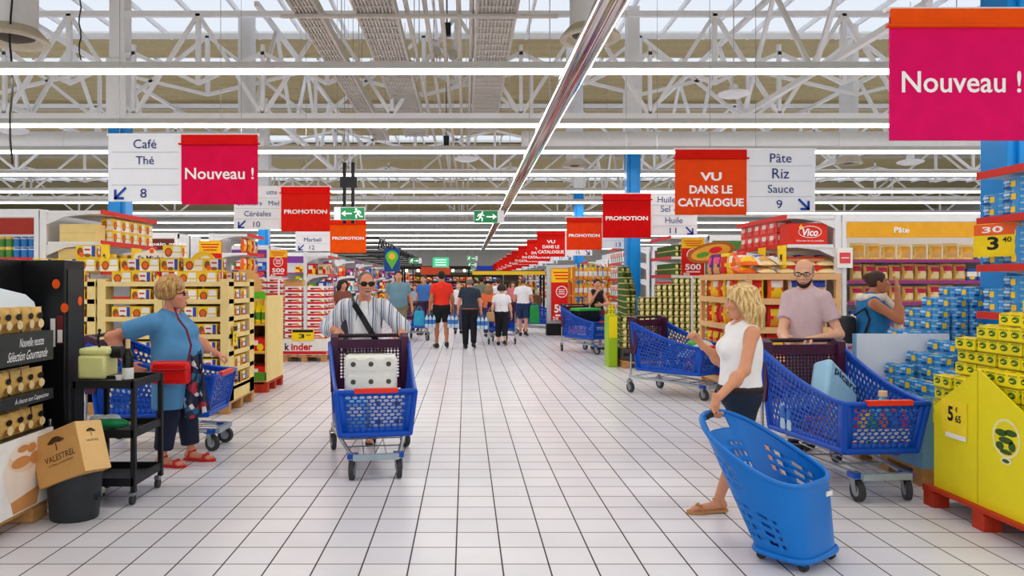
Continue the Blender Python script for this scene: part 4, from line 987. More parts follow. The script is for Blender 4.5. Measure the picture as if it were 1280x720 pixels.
# ================================================================ right side
# --- crisps: end shelf, cardboard stand and bags
endcap('R', 4.94, 4.22, 9.62, 11.35, [2.44, 2.06], 'white end shelf with a red-edged canopy above the crisps')
t = thing('crisp_carton', 'red crisp carton with a white logo on the upper right end shelf', 'carton', (4.52, 9.80, 2.061)); m_vico = mat('carton_vico_red', (222, 44, 16), .5)
MB().box((0, 0, .14), (.50, .30, .28)).build('box', m_vico, t, bevel=.003)
lettering('Vico', .22, .10, (0.02, -.152, .16), '-y', m_txtw, t, .03, shear=.2)
lettering('Maître dans l’art du croustillant', .36, .024, (0.02, -.152, .05), '-y', m_txtw, t)
s = MB(); s.tube([(.02 + .15 * math.cos(a * PI / 12), -.152, .165 + .075 * math.sin(a * PI / 12)) for a in range(24)], .004, 5, closed=True); s.build('oval_ring', m_txtw, t)
s = MB(); disc(s, (-.10, -.153, .225), .03, .02, 0); s.add([(-.11, -.1535, .24), (-.085, -.1535, .24), (-.10, -.1535, .275)], [(0, 1, 2)]); s.build('chick_print', k_yellow, t, smooth=0)
t = thing('crisp_carton', 'red crisp carton on the lower board behind the bald man', 'carton', (4.50, 9.86, 1.637)); MB().box((0, 0, .13), (.5, .3, .26)).build('box', m_vico, t, bevel=.003); MB().box((0, -.152, .22), (.5, .003, .03)).build('strip', k_card, t, smooth=0)
t = thing('small_sign', 'small red and white square sign on the upright by the pasta shelves', 'sign', (4.93, 9.56, 1.88)); MB().box((0.02, 0, 0), (.2, .02, .26)).build('board', k_white, t, smooth=0); MB().box((.02, -.012, .0), (.14, .004, .14)).build('red_square', flat('sign_rose', (226, 70, 78)), t, smooth=0); MB().box((.02, -.016, 0), (.10, .003, .015)).build('printed_line', k_white, t, smooth=0)
me_pack4 = carton_mesh('snack_multipack', .30, .2, .17, [flat('film_pink', (232, 90, 80)), k_white, k_red])
for i in range(5):
    for k in range(2):
        put(me_pack4, 'snack_multipack', (4.36, 10.15 + .26 * i - .0, 2.061 + .172 * k), 'pink and red snack multipack on the upper right end shelf', 'snack pack', 'snack packs on the upper end shelf', R(-90), sc=(.84, 1, 1))
for i in range(3): put(me_chip['orange'], 'crisp_bag', (4.33 - 0, 9.74 + .0 * i + .001, 2.061) if i == 9 else (4.30, 10.25 + .3 * i, 1.637), 'orange crisp bag standing in front of the lower red crisp carton', 'crisp bag', 'crisp bags on the lower end shelf', R(-90))
price_card(4.19, 10.35, 2.06 - .16, .26, .30, '-x', '1', '', 'yellow price card hanging under the snack multipacks, the farther one')
price_card(4.19, 9.7, 2.06 - .16, .26, .30, '-x', '1', '', 'yellow price card hanging under the snack multipacks, the nearer one')
m_cb = mat('stand_cardboard', (226, 178, 124), .75, 0, .04)
t = thing('crisp_display', 'brown cardboard stand of crisp bags behind the blonde woman and the bald man', 'display stand', (4.22, 10.35, 0))
cw, cd = 1.2, 1.9
for z in (.16, .55, .93, 1.30, 1.62):
    MB().box((0, 0, z), (cw, cd, .03)).build('shelf', m_cb, t, smooth=0)
    MB().box((0, -cd / 2, z + .015), (cw, .02, .08)).build('front_lip', m_cb, t, smooth=0); MB().box((-cw / 2, 0, z + .015), (.02, cd, .08)).build('side_lip', m_cb, t, smooth=0)
MB().box((0.02, .02, .9), (.04, cd - .44, 1.4)).build('middle_wall', m_cb, t, smooth=0)
MB().box((0.0, .02, .9), (cw - .44, .04, 1.4)).build('middle_wall', m_cb, t, smooth=0)
for sx in (-1, 1):
    for sy in (-1, 1): MB().box((sx * (cw / 2 - .03), sy * (cd / 2 - .03), .82), (.06, .06, 1.64)).build('corner_post', m_cb, t, smooth=0)
MB().box((0, 0, .07), (cw - .1, cd - .1, .14)).build('base', k_wood, t, smooth=0)
kinds = list(me_chip)
rn = random.Random(21)
for z in (.175, .565, .945, 1.315):
    row = {.175: ('red', 'dark'), .565: ('red', 'red'), .945: ('yellow', 'red'), 1.315: ('yellow', 'orange')}[z]
    for i in range(4):
        c = 'white' if i >= 2 and z > .5 else row[i % 2]
        put(me_chip[c], 'crisp_bag', (3.76 + .275 * i, 9.53, z + .002), 'crisp bag on the front shelves of the brown cardboard stand', 'crisp bag', 'crisp bags on the front of the stand', R(rn.uniform(-9, 9)), sc=(1.02, 1, .95))
    for i in range(6):
        put(me_chip[row[(i + 1) % 2]], 'crisp_bag', (3.74, 9.80 + .265 * i, z + .002), 'crisp bag on the aisle side of the brown cardboard stand', 'crisp bag', 'crisp bags on the aisle side of the stand', R(-90 + rn.uniform(-9, 9)), sc=(1.02, 1, .95))
for i in range(5):
    c = ('orange', 'white', 'white', 'white', 'white')[i]
    for k in range(2):
        o = put(me_chip[c], 'crisp_bag', (3.74 + .26 * i, 9.64 + .02 * k, 1.69 + .10 * k), 'snack bag lying on top of the brown cardboard stand', 'crisp bag', 'snack bags lying on the stand', sc=(1.15, 1, 1.0)); o.rotation_euler = (R(-78 + 10 * k), 0, R(rn.uniform(-14, 14)))
for i in range(5):
    o = put(me_chip[('red', 'orange', 'yellow', 'purple', 'purple')[i]], 'crisp_bag', (3.76, 9.98 + .30 * i, 1.637), 'crisp bag standing on the aisle edge of the stand top', 'crisp bag', 'crisp bags on the stand top by the aisle', R(-90 + rn.uniform(-12, 12)), sc=(1.15, 1, 1.05))
t = thing('round_poster', 'oval food picture sign standing above the crisp stand by the aisle', 'sign', (3.75, 11.2, 2.02)); t.rotation_euler = (0, R(-12), R(-30))
MB().prism([(.36 * math.cos(a * PI / 10), .15 * math.sin(a * PI / 10)) for a in range(20)], -.008, .008, 'y').build('board', flat('print_crust', (170, 90, 30)), t, smooth=0)
s = MB(); disc(s, (0, -.010, 0), .3, .11, 0, n=18); disc(s, (.08, -.011, .02), .1, .05, 1); disc(s, (-.12, -.011, -.01), .1, .04, 2); s.build('food_print', [k_ochre, k_red, k_green], t, smooth=0)
MB().box((0, .02, -.24), (.03, .02, .3)).build('stem', m_cb, t, smooth=0)
# --- pasta shelf run
gondola('R', 9.6, 4.945, 6.5, 1.2, m_hyel, 'Pâte', 'long pasta shelf unit with an ochre header on the right', [1.855, 1.58, 1.30, 1.02, .72, .42], m_edge_pur, txtw=.20, tx=5.72)
rn = random.Random(8)
for z, kinds_ in ((1.855, ('bread', 'bread', 'bread', 'bread', 'bread', 'bread', 'bread', 'bread', 'box', 'box', 'box')), (1.58, ('toast',) * 7 + ('box', 'tuna', 'toast', 'toast')), (1.30, ('toast',) * 11), (1.02, ('box',) * 11)):
    x = 5.10; i = 0
    while x < 7.6:
        kk = kinds_[min(i // 2 if kinds_[0] != 'x' else 0, len(kinds_) - 1)] if False else kinds_[min(int((x - 5.1) / .2), len(kinds_) - 1)]
        if kk == 'bread': me, dx, nm, lb, ct = me_bread, .2, 'pasta_bag', 'clear bag of golden pasta on the top shelf under the ochre header', 'pasta bag'
        elif kk == 'toast': me, dx, nm, lb, ct = me_toast, .165, 'pasta_bag', 'pasta bag with a magenta label on the %s shelf under the ochre header' % {1.58: 'second', 1.3: 'third'}[z], 'pasta bag'
        else: me, dx, nm, lb, ct = me_flour, .125, 'pasta_box', 'blue pasta box on the %s shelf under the ochre header' % {1.855: 'top', 1.58: 'second', 1.3: 'third', 1.02: 'fourth'}[z], 'pasta box'
        put(me, nm, (x + dx / 2, 9.72, z + .001), lb, ct, lb.split(' on ')[1], R(rn.uniform(-6, 6)), sc=(1, 1, rn.uniform(.92, 1.05)))
        x += dx + .006; i += 1
    k = 0
    while 5.2 + .42 * k < 7.6:
        put(MB().box((0, 0, 0), (.12, .004, .036)).mesh('price_ticket', m_tick, 0) if k == 0 and z == 1.855 else bpy.data.meshes['price_ticket'], 'price_ticket', (5.2 + .42 * k, 9.595, z - .014), 'small white price ticket on the purple shelf edges', 'price ticket', 'price tickets on the pasta shelf'); k += 1
# --- near right end shelf and its blue tins
endcap('R', 5.05, 4.30, 5.25, 6.14, [2.46, 2.08, 1.69, 1.3, .85], 'white end shelf with red edges holding blue tins at the right edge')
for z, n_ in ((2.081, 3), (1.691, 3), (1.301, 3), (.851, 3)):
    for k in range(n_):
        for j in range(4):
            if k == 2 and j in (3,): continue
            put(me_tuna, 'tuna_pack', (4.42, 5.34 + .235 * j, z + .102 * k), 'blue tin pack on the red-edged end shelf at the right edge', 'tin pack', 'blue tin packs on the right end shelf', R(-90 + rn.uniform(-3, 3)))
price_card(4.285, 5.92, 1.90, .34, .27, '-x', '3', '40', 'yellow and orange price card hanging on the red-edged end shelf at the right', R(24), m=m_pricey)
for o in list(bpy.data.objects):
    if o.name.startswith('price_card') and o.get('label', '').startswith('yellow and orange'):
        MB().box((0, -.004, .085), (.33, .003, .09)).build('orange_band', flat('card_orange', (240, 96, 40)), o, smooth=0); lettering('30', .16, .05, (-.02, -.006, .085), '-y', m_txtw, o, .02)
# --- blue tin pallet with its light blue carton
pallet(3.46, 4.30, 5.56, 6.55, k_wood, 'wooden pallet under the light blue carton of tins')
t = thing('carton_display', 'light blue carton display of tins with a white back board, right of the blue trolley', 'display stand', (3.88, 6.05, .14)); m_lb = mat('carton_light_blue', (120, 176, 216), .6, 0, .04)
MB().box((-.41, 0, .27), (.02, .97, .54)).build('side_panel', m_lb, t, smooth=0); MB().box((0, -.48, .27), (.82, .02, .54)).build('front_panel', m_lb, t, smooth=0)
MB().box((.0, .47, .48), (.84, .025, .96)).build('back_board', mat('board_pale', (222, 230, 242), .6, 0, .02), t, smooth=0); MB().box((-.421, .46, .48), (.012, .05, .96)).build('board_edge', m_lb, t, smooth=0)
MB().box((0, -.01, .2), (.78, .92, .4)).build('filler_tray', k_card, t, smooth=0)
s = MB(); disc(s, (-.4215, -.12, .12), .16, .1, 0, '+x', 20); disc(s, (-.422, -.12, .12), .13, .075, 1, '+x', 20); s.build('round_print', [k_brown, flat('print_dark_food', (60, 30, 24))], t, smooth=0)
for i in range(4):
    for j in range(4):
        hh = [(1, 1, 1, 1), (3, 2, 2, 1), (4, 4, 3, 2), (5, 5, 4, 2)][i][3 - j]
        for k in range(hh):
            if i > 0 and 0 < j and k < hh - 2 and j < 3: continue
            put(me_tuna, 'tuna_pack', (3.59 + .19 * i, 5.70 + .225 * j - .0, .541 + .102 * k), 'blue tin pack piled in the light blue carton in front of the white board', 'tin pack', 'blue tin packs in the light blue carton', R(90 + rn.uniform(-5, 5)))
# --- yellow box with sardine packs
pallet(3.22, 4.25, 4.05, 5.16, k_redp, 'red pallet under the yellow box of tins')
t = thing('yellow_display_box', 'bright yellow cardboard display box with gabled sides on a red pallet', 'display box', (3.27, 4.62, .14)); m_ybox = mat('box_yellow', (240, 224, 20), .45, 0, .015)
s = MB(); s.prism([(-.46, 0), (.48, 0), (.48, .56), (.04, .86), (-.46, .58)], -.006, .006, 'x'); s.build('aisle_panel', m_ybox, t, smooth=0)
s = MB(); s.prism([(0, 0), (.9, 0), (.9, .62), (.45, .80), (0, .56)], .474, .486, 'y'); s.build('far_panel', m_ybox, t, smooth=0)
s = MB(); s.prism([(0, 0), (.9, 0), (.9, .6), (0, .58)], -.466, -.454, 'y'); s.build('near_panel', m_ybox, t, smooth=0)
MB().box((.45, .01, .22), (.86, .88, .40)).build('filler_tray', k_card, t, smooth=0)
MB().box((-.0075, .045, .43), (.002, .006, .84)).build('fold_line', flat('fold_ochre', (214, 196, 16)), t, smooth=0)
p = thing('price_card', 'large yellow card reading five euros sixty-five on the yellow box', 'price card', (3.259, 4.885, .655), R(-90)); MB().box((0, 0, 0), (.25, .005, .22)).build('card', mat('card_yellow', (250, 222, 40), .4), p, smooth=0)
lettering('5', .055, .10, (-.03, -.004, .02), '-y', k_black, p, .03); lettering('65', .055, .05, (.045, -.004, -.005), '-y', k_black, p, .03); lettering('€', .025, .035, (.03, -.004, .055), '-y', k_black, p, .02)
MB().box((0.02, -.003, -.125), (.2, .006, .03)).build('torn_strip', k_white, p, smooth=0)
s = MB()
def oyz(cy, cz, ry, rz_, m, e): disc(s, (-.0075 - e, cy, cz), ry, rz_, m, '+x', 20)
oyz(-.20, .47, .115, .12, 0, 0); oyz(-.20, .47, .10, .105, 1, .0004)
for a, b2, r1, r2 in ((-.16, .50, .05, .022), (-.24, .51, .05, .02), (-.2, .46, .06, .02), (-.25, .43, .03, .03), (-.15, .42, .035, .025), (-.2, .39, .05, .015)): oyz(a, b2, r1, r2, 2, .0008)
oyz(-.20, .335, .045, .022, 0, .0004); oyz(-.2, .335, .03, .012, 2, .0008)
s.build('leaf_emblem', [flat('emblem_cream', (250, 240, 190)), k_lemon, k_dgreen], t, smooth=0)
rn = random.Random(2)
for i in range(5):
    for j in range(5):
        hh = (6, 8, 9, 10, 11)[i] + (1, 1, 0, 0, -1)[j]
        if i == 0: hh = (4, 5, 5, 4, 4)[j]
        for k in range(hh):
            if 0 < i and k < ((5, 7, 9, 10, 11)[i - 1] - 3) and 0 < j: continue
            put(me_yel, 'sardine_pack', (3.385 + .158 * i + rn.uniform(-.009, .009), 4.27 + .203 * j + rn.uniform(-.006, .006), .562 + .0875 * k), 'yellow tin pack in the big pile rising out of the yellow box', 'tin pack', 'yellow tin packs in the yellow box', R(90 + rn.uniform(-4, 4)))
# tall bank of blue tins behind the white board, stepping up away from the aisle
bk = thing('carton_plinth', 'brown carton plinth under the tall bank of blue tins', 'carton', (4.36, 7.0, 0))
MB().box((0, 0, .4), (.80, .62, .8)).build('block', k_card, bk, smooth=0); MB().box((0, -.312, .6), (.78, .004, .03)).build('printed_strip', k_lblue, bk, smooth=0)
for i in range(5):
    for j in range(2):
        hh = (2, 3, 5, 6, 7)[i]
        for k in range(hh):
            if j == 1 and k < hh - 2: continue
            put(me_tuna, 'tuna_pack', (4.04 + .166 * i, 6.81 + .25 * j, .801 + .102 * k), 'blue tin pack in the tall bank rising behind the white back board', 'tin pack', 'blue tin packs in the tall bank', R(90 + rn.uniform(-5, 5)))
# --- green tins: end shelf and pallets beyond the aisle sign
endcap('R', 4.55, 3.9, 13.9, 15.4, [2.44, 2.05, 1.7], 'white end shelf with a red-edged canopy above the green tins')
pallet(2.86, 4.75, 13.3, 13.86, k_wood, 'wooden pallet under the near side of the green tins')
pallet(2.95, 3.84, 13.88, 15.3, k_wood, 'wooden pallet under the aisle side of the green tins')
bb = thing('crate', 'dark slatted crate between the wooden pallet and the near green tins', 'crate', (3.80, 13.58, .14)); MB().box((0, 0, .11), (1.88, .52, .2)).build('crate_body', mat('crate_dark', (70, 66, 60), .6), bb, bevel=.01); MB().box((0, -.262, .11), (1.86, .01, .05)).build('slot', m_black, bb, smooth=0)
rn = random.Random(5)
hs = {0: 5, 1: 8, 2: 10, 3: 11, 4: 11, 5: 12}
for i in range(6):
    for k in range(hs[i]):
        put(me_vtray, 'vegetable_tin_pack', (3.02 + .317 * i + rn.uniform(-.006, .006), 13.5, .361 + .117 * k), 'green and gold tin pack on the near side of the big pile', 'tin pack', 'green tin packs on the near side', R(rn.uniform(-2, 2)))
for j in range(1, 6):
    for k in range(10 + j):
        put(me_vtray, 'vegetable_tin_pack', (3.10 + .04 * j + rn.uniform(-.008, .008), 13.74 + .31 * j, .141 + .117 * k), 'green and gold tin pack on the aisle side of the big pile', 'tin pack', 'green tin packs on the aisle side', R(90 + rn.uniform(-2, 2)))
for z in (2.051, 1.701):
    for i in range(4):
        for k in range(2): put(me_vtray, 'vegetable_tin_pack', (4.06, 14.05 + .33 * i, z + .117 * k), 'green and gold tin pack on the end shelf above the pile', 'tin pack', 'green tin packs on the end shelf', R(90))
price_card(PX(843, 13.33), 13.33, PZ(424, 13.33), .40, .2, '-y', '2', '0', 'yellow price card in front of the green tin pile')
t = thing('green_bin', 'slim lime green and yellow cardboard dump bin left of the green tins', 'display stand', (2.72, 13.7, 0)); MB().box((0, 0, .48), (.17, .4, .96)).build('body', flat('bin_lime', (150, 190, 30)), t, bevel=.01); MB().box((0, -.203, .74), (.15, .008, .4)).build('yellow_front', k_lemon, t, smooth=0)
for i in range(1):
    for k in range(2): put(me_yel, 'sardine_pack', (2.72, 13.65, .961 + .0915 * k), 'yellow pack on top of the lime green dump bin', 'tin pack', 'yellow packs on the lime bin', sc=(.6, 1, 1))
# --- far right: white packs, wooden stand, bottles
endcap('R', 4.55, 3.85, 18.1, 19.7, [2.44, 2.05, 1.65, 1.2, .75], 'white end shelf of white packs beyond the green tins')
for z in (2.051, 1.651, 1.201, .751):
    for i in range(6): put(me_carton[5], 'grocery_carton', (3.98, 18.22 + .25 * i, z), 'white pack on the end shelf beyond the green tins', 'grocery box', 'white packs on the far end shelf', R(90), sc=(1, 1, 1.5))
m_owood = mat('stand_wood', (206, 128, 44), .5, 0, .1, 6)
t = thing('wooden_bottle_stand', 'orange wooden stand of golden bottles behind the woman in the black top', 'display stand', (3.50, 20.4, 0))
for sx in (-.55, .55):
    for sy in (-.4, .4): MB().box((sx, sy, 1.0), (.07, .07, 2.0)).build('post', m_owood, t, smooth=0)
for z in (.2, .7, 1.2, 1.65): MB().box((0, 0, z), (1.16, .86, .04)).build('shelf', m_owood, t, smooth=0)
me_oil = bottle_mesh(.045, .34, [flat('oil_gold', (236, 170, 30), .15), k_white, k_yellow], 'oil_bottle')
for z in (.22, .72, 1.22, 1.67):
    for i in range(8): put(me_oil, 'oil_bottle', (3.03 + .135 * i, 20.1, z), 'golden oil bottle on the orange wooden stand', 'bottle', 'oil bottles on the wooden stand', sc=(1.25, 1.25, 1.2))
def far_shop(side, Y, X, idx, seed, depth=1.2, tone=0):
    """an end-of-aisle block far down the hall: shelf with its own boxes"""
    rn = random.Random(seed); sg = -1 if side == 'L' else 1
    w_ = 'left' if side == 'L' else 'right'
    nth = ('nearest', 'second', 'third', 'fourth', 'fifth', 'sixth', 'seventh', 'eighth')[idx]
    endcap(side, X + sg * .6, X, Y, Y + 1.5, [2.2, 1.75, 1.3, .85, .4], 'far %s-hand end shelf, %s of the receding row' % (w_, nth), m_edge_red if tone == 0 else m_edge_pur, 2.3)
    for z in ((1.75, 1.3, .85, .4) if idx < 2 else (1.75, 1.3, .85) if idx < 5 else (1.75, 1.3)):
        c = rn.randrange(8)
        for i in range(5 if idx < 3 else 4):
            put(me_carton[c if rn.random() < .6 else rn.randrange(8)], 'grocery_carton', (X + sg * .16, Y + .2 + .27 * i, z), 'packaged goods box on the %s far %s-hand end shelf' % (nth, w_), 'grocery box', 'boxes on the %s far %s end shelf' % (nth, w_), R(90), sc=(1.05, 1, rn.uniform(1.1, 1.7)))
        if idx < 5: put(me_carton[rn.randrange(8)], 'grocery_carton', (X + sg * .40, Y + .13, z), 'packaged goods box on the %s far %s-hand end shelf' % (nth, w_), 'grocery box', 'boxes on the %s far %s end shelf' % (nth, w_), 0, sc=(.8, 1, rn.uniform(1.1, 1.7)))
for i, Y in enumerate((22.4, 26.6, 30.8, 35, 39.2, 43.4, 47.6, 51.8)): far_shop('R', Y, 3.75, i, 30 + i, tone=i % 2)
for i, Y in enumerate((17.6, 21.8, 26, 30.2, 34.4, 38.6, 42.8, 47)): far_shop('L', Y, -3.3, i, 60 + i, tone=i % 2)
# long units behind them on both sides
gondola('R', 18.0, 4.6, 9, 1.2, mat('header_dark_brown', (120, 50, 40), .5), '', 'long shelf unit beyond the green tins', TIERS, m_edge_red)
gondola('R', 22.4, 4.4, 9, 1.2, mat('header_grey', (120, 126, 130), .5), '', 'long shelf unit two aisles beyond the green tins', TIERS, m_edge_pur)
gondola('R', 13.8, 4.6, 9, 1.2, mat('header_green', (70, 120, 50), .5), '', 'long shelf unit behind the green tins', TIERS, m_edge_red)
# green posts beside the totem
for i, x in enumerate((2.95, 3.15, 3.35)):
    t = thing('green_pole', 'pale green upright pole left of the red totem board', 'pole', (x + .05, 24.0 + .3 * i, 0), group='pale green poles'); MB().box((0, 0, 1.05), (.07, .07, 2.1)).build('shaft', mat('pole_green', (150, 190, 150), .5), t, bevel=.01); MB().box((0, 0, .02), (.2, .2, .04)).build('foot', m_grey, t, smooth=0)
t = thing('dark_canopy', 'dark market canopy with a yellow band far down the hall behind the shoppers', 'canopy', (1.9, 33, 0))
MB().box((0, 0, 2.05), (3.2, 1.6, .12)).build('roof', m_black, t, smooth=0); MB().box((0, -.82, 2.0), (3.2, .03, .16)).build('yellow_band', flat('band_yellow', (230, 190, 30)), t, smooth=0)
for sx in (-1.55, 1.55):
    for sy in (-.7, .7): MB().box((sx, sy, 1.0), (.08, .08, 2.0)).build('post', m_black, t, smooth=0)
MB().box((0, .3, .5), (3.0, .7, 1.0)).build('counter', mat('counter_wood', (120, 84, 54), .6), t, bevel=.01)
for i in range(14): put(me_oil if i % 3 else me_lem, 'bottle', (.6 + .2 * i, 33.15, 1.0), 'bottle on the counter under the dark canopy', 'bottle', 'bottles under the dark canopy', sc=1.5)
# left far: market counters
t = thing('market_stall', 'dark market stall with warm lamps far on the left behind the shoppers', 'stall', (-1.45, 36, 0))
MB().box((0, 0, 2.3), (3.4, 1.6, .15)).build('roof', m_black, t, smooth=0); MB().box((0, -.82, 2.15), (1.4, .03, .36)).build('orange_fascia', flat('fascia_orange', (230, 80, 40)), t, smooth=0)
for sx in (-1.6, 1.6):
    for sy in (-.7, .7): MB().box((sx, sy, 1.15), (.08, .08, 2.3)).build('post', m_black, t, smooth=0)
MB().box((0, .2, .5), (3.2, .8, 1.0)).build('counter', mat('counter_wood', (120, 84, 54), .6), t, bevel=.01)
m_warm = emis('warm_bulb', (255, 214, 150), 5)
for i in range(6): MB().ell((-1.4 + .56 * i, -.7, 2.16), (.07, .07, .07), 8, 6).build('bulb', m_warm, t)

# shelf runs closing the far end of the hall
for i, x in enumerate((-9, -1, 7)):
    t = thing('back_shelf', 'dark shelf run along the far end of the hall, %s' % ('left of the aisle', 'straight down the aisle', 'right of the aisle')[i], 'shelf', (x, 58, 0))
    MB().box((0, .3, 1.2), (7.9, .06, 2.4)).build('back_panel', mat('shelf_dark', (92, 80, 70), .6), t, smooth=0)
    for z in (.2, .7, 1.2, 1.7, 2.2): MB().box((0, 0, z), (7.9, .55, .05)).build('shelf_board', MATS['shelf_dark'], t, smooth=0)
for z in (1.225, 1.725):
    for k in range(14): put(me_carton[(k * 5 + int(z * 10)) % 8], 'grocery_carton', (-4.4 + .52 * k, 57.9, z), 'goods box on the shelf run at the far end, straight down the aisle', 'grocery box', 'boxes at the far end', sc=(1.8, 1, 1.6))
# ================================================================ shopping trolleys
m_cblue = mat('trolley_blue', (8, 78, 190), .38, 0, .05, 6); m_maroon = mat('trolley_maroon', (68, 26, 58), .45, 0, .05); m_credb = mat('bar_red', (232, 52, 30), .4, 0, .02)
m_steel = mat('chassis_steel', (176, 184, 190), .3, .75, .04); m_tyre = mat('tyre_grey', (52, 54, 58), .6, 0, .05); m_hub = mat('hub_grey', (150, 154, 158), .4, .4); m_hand = mat('handle_dark', (44, 26, 40), .45)
def lattice(mb, A, B, C, D, nu, nv, hu=.66, hv=.62, border=(.05, .05, .08, .08), m=0, sides=6, off=True):
    """panel A(bottom left) B(bottom right) C(top right) D(top left) given as functions of u along the base: holes in staggered rows"""
    def P(u, v):
        a = A(u) if callable(A) else Vector(A).lerp(Vector(B), u)
        b2 = D(u) if callable(D) else Vector(D).lerp(Vector(C), u)
        return a.lerp(b2, v)
    u0, u1, v0, v1 = border[0], 1 - border[1], border[2], 1 - border[3]
    du = (u1 - u0) / nu; dv = (v1 - v0) / nv
    def q(a, b2, c, d):
        k = 6 if b2 - a > .3 else 1
        for i in range(k):
            x0 = a + (b2 - a) * i / k; x1 = a + (b2 - a) * (i + 1) / k
            mb.add([P(x0, c), P(x1, c), P(x1, d), P(x0, d)], [(0, 1, 2, 3)], m)
    q(0, u0, 0, 1); q(u1, 1, 0, 1); 
    n2 = max(6, nu)
    for i in range(n2):
        a = u0 + (u1 - u0) * i / n2; b2 = u0 + (u1 - u0) * (i + 1) / n2
        q(a, b2, 0, v0); q(a, b2, v1, 1)
    hexo = [(-.5, 0), (-.25, -.5), (.25, -.5), (.5, 0), (.25, .5), (-.25, .5)]
    for j in range(nv):
        sh = du / 2 if (off and j % 2) else 0
        cnt = nu - 1 if sh else nu
        if sh: q(u0, u0 + sh, v0 + j * dv, v0 + (j + 1) * dv); q(u1 - sh, u1, v0 + j * dv, v0 + (j + 1) * dv)
        for i in range(cnt):
            cu = u0 + sh + (i + .5) * du; cv = v0 + (j + .5) * dv
            outer = [(-.5, 0), (-.5, -.5), (.5, -.5), (.5, 0), (.5, .5), (-.5, .5)]
            vs = [P(cu + a * du, cv + b2 * dv) for a, b2 in outer] + [P(cu + a * du * hu * 1.15, cv + b2 * dv * hv * 1.15) for a, b2 in hexo]
            mb.add(vs, [(k, (k + 1) % 6, 6 + (k + 1) % 6, 6 + k) for k in range(6)], m)
HR, HF = .365, .31
def topz(t): return .70 + .30 * (1 - t) ** 1.25 - .03 * math.sin(PI * t)
YR, YF = .56, -.55
def side_fn(sx):
    def D(u): return Vector((sx * (HR + (HF - HR) * u), YR + (YF - YR) * u, topz(u)))
    def A(u): return Vector((sx * (.315 + (.275 - .315) * u), YR - .06 + (YF + .07 - YR + .06) * u, .34 + .01 * u))
    return A, D
def build_basket():
    mb = MB()
    for sx in (-1, 1):
        A, D = side_fn(sx); lattice(mb, A, None, None, D, 18, 9, border=(.07, .07, .12, .10))
    lattice(mb, (-.275, YF + .07, .35), (.275, YF + .07, .35), (HF, YF, .70), (-HF, YF, .70), 9, 9, hu=.78, hv=.76, border=(.10, .10, .16, .10))
    lattice(mb, (-.315, YR - .06, .34), (.315, YR - .06, .34), (.275, YF + .07, .35), (-.275, YF + .07, .35), 8, 10, border=(.05, .05, .05, .05))
    return mb
me_basket = build_basket().mesh('basket', [m_cblue], 30)
def rim_mb():
    mb = MB()
    pts = []
    for k in range(13): u = k / 12; pts.append((-(HR + (HF - HR) * u), YR + (YF - YR) * u, topz(u)))
    for k in range(1, 7): u = k / 6; pts.append((-HF + 2 * HF * u, YF - .012, .70))
    for k in range(12, -1, -1): u = k / 12; pts.append(((HR + (HF - HR) * u), YR + (YF - YR) * u, topz(u)))
    mb.tube(pts, .017, 8)
    for sx in (-1, 1):
        mb.tube([(sx * HF, YF, .70), (sx * .275, YF + .07, .35)], .022, 8); mb.tube([(sx * HR, YR, 1.0), (sx * .315, YR - .06, .34)], .022, 8)
        mb.tube([(sx * .275, YF + .07, .35), (sx * .315, YR - .06, .34)], .024, 8)
    mb.tube([(-.275, YF + .07, .35), (.275, YF + .07, .35)], .026, 8)
    return mb
me_rim = rim_mb().mesh('basket_rim', [m_cblue], 50)
mb = MB(); mb.box((0, YF - .016, .708), (.34, .045, .036)); me_bar = mb.mesh('red_bar', [m_credb], 0)
def seat_mb():
    mb = MB()
    for sx in (-1, 1): mb.prism([(YR - .06, .55), (YR + .03, .55), (YR + .06, 1.03), (YR + .02, 1.08), (YR - .06, 1.05), (YR - .10, .7)], sx * .325 - .035 , sx * .325 + .035, 'x')
    mb.box((0, YR - .02, .985), (.6, .035, .08)); mb.box((0, YR - .02, .62), (.6, .035, .10))
    return mb
me_seatf = seat_mb().mesh('child_seat', [m_maroon], 30)
mb = MB(); lattice(mb, (-.295, YR - .03, .62), (.295, YR - .03, .62), (.295, YR - .02, .98), (-.295, YR - .02, .98), 18, 11, .62, .62, (.03, .03, .05, .05), off=False); me_seatp = mb.mesh('seat_lattice', [m_maroon], 30)
mb = MB(); mb.tube([(-.35, YR + .08, 1.055), (.35, YR + .08, 1.055)], .018, 10); me_handle = mb.mesh('handle', [m_hand], 50)
def chassis_mb():
    mb = MB(); z = .20
    rail = [(-.34, .62, .235), (-.33, .45, .225), (-.19, -.46, .185), (-.14, -.53, .18), (.14, -.53, .18), (.19, -.46, .185), (.33, .45, .225), (.34, .62, .235)]
    mb.tube(rail, .017, 10)
    for y, w in ((.42, .31), (.05, .25), (-.25, .21)): mb.tube([(-w, y, .205), (w, y, .205)], .007, 6)
    for x in (-.09, 0, .09): mb.tube([(x, -.5, .185), (x, .42, .21)], .005, 6)
    for sx in (-1, 1):
        mb.tube([(sx * .33, .60, .24), (sx * .34, .585, .5), (sx * .33, .60, 1.04)], .014, 8)
        mb.tube([(sx * .33, .55, .24), (sx * .29, .15, .32), (sx * .25, -.38, .33)], .012, 8)
    return mb
me_chas = chassis_mb().mesh('chassis', [m_steel], 50)
mb = MB(); mb.box((0, -.545, .182), (.36, .04, .045)); me_bump = mb.mesh('front_bumper', [mat('bumper_grey', (160, 176, 186), .4, .2)], 0)
r_ = .075
mb = MB(); mb.cyl((-.017, 0, 0), (.017, 0, 0), r_, n=24, m=0); mb.cyl((-.019, 0, 0), (.019, 0, 0), r_ * .55, n=16, m=1); mb.cyl((-.024, 0, 0), (.024, 0, 0), r_ * .18, n=10, m=1); me_wheel = mb.mesh('wheel', [m_tyre, m_hub], 40)
mb = MB()
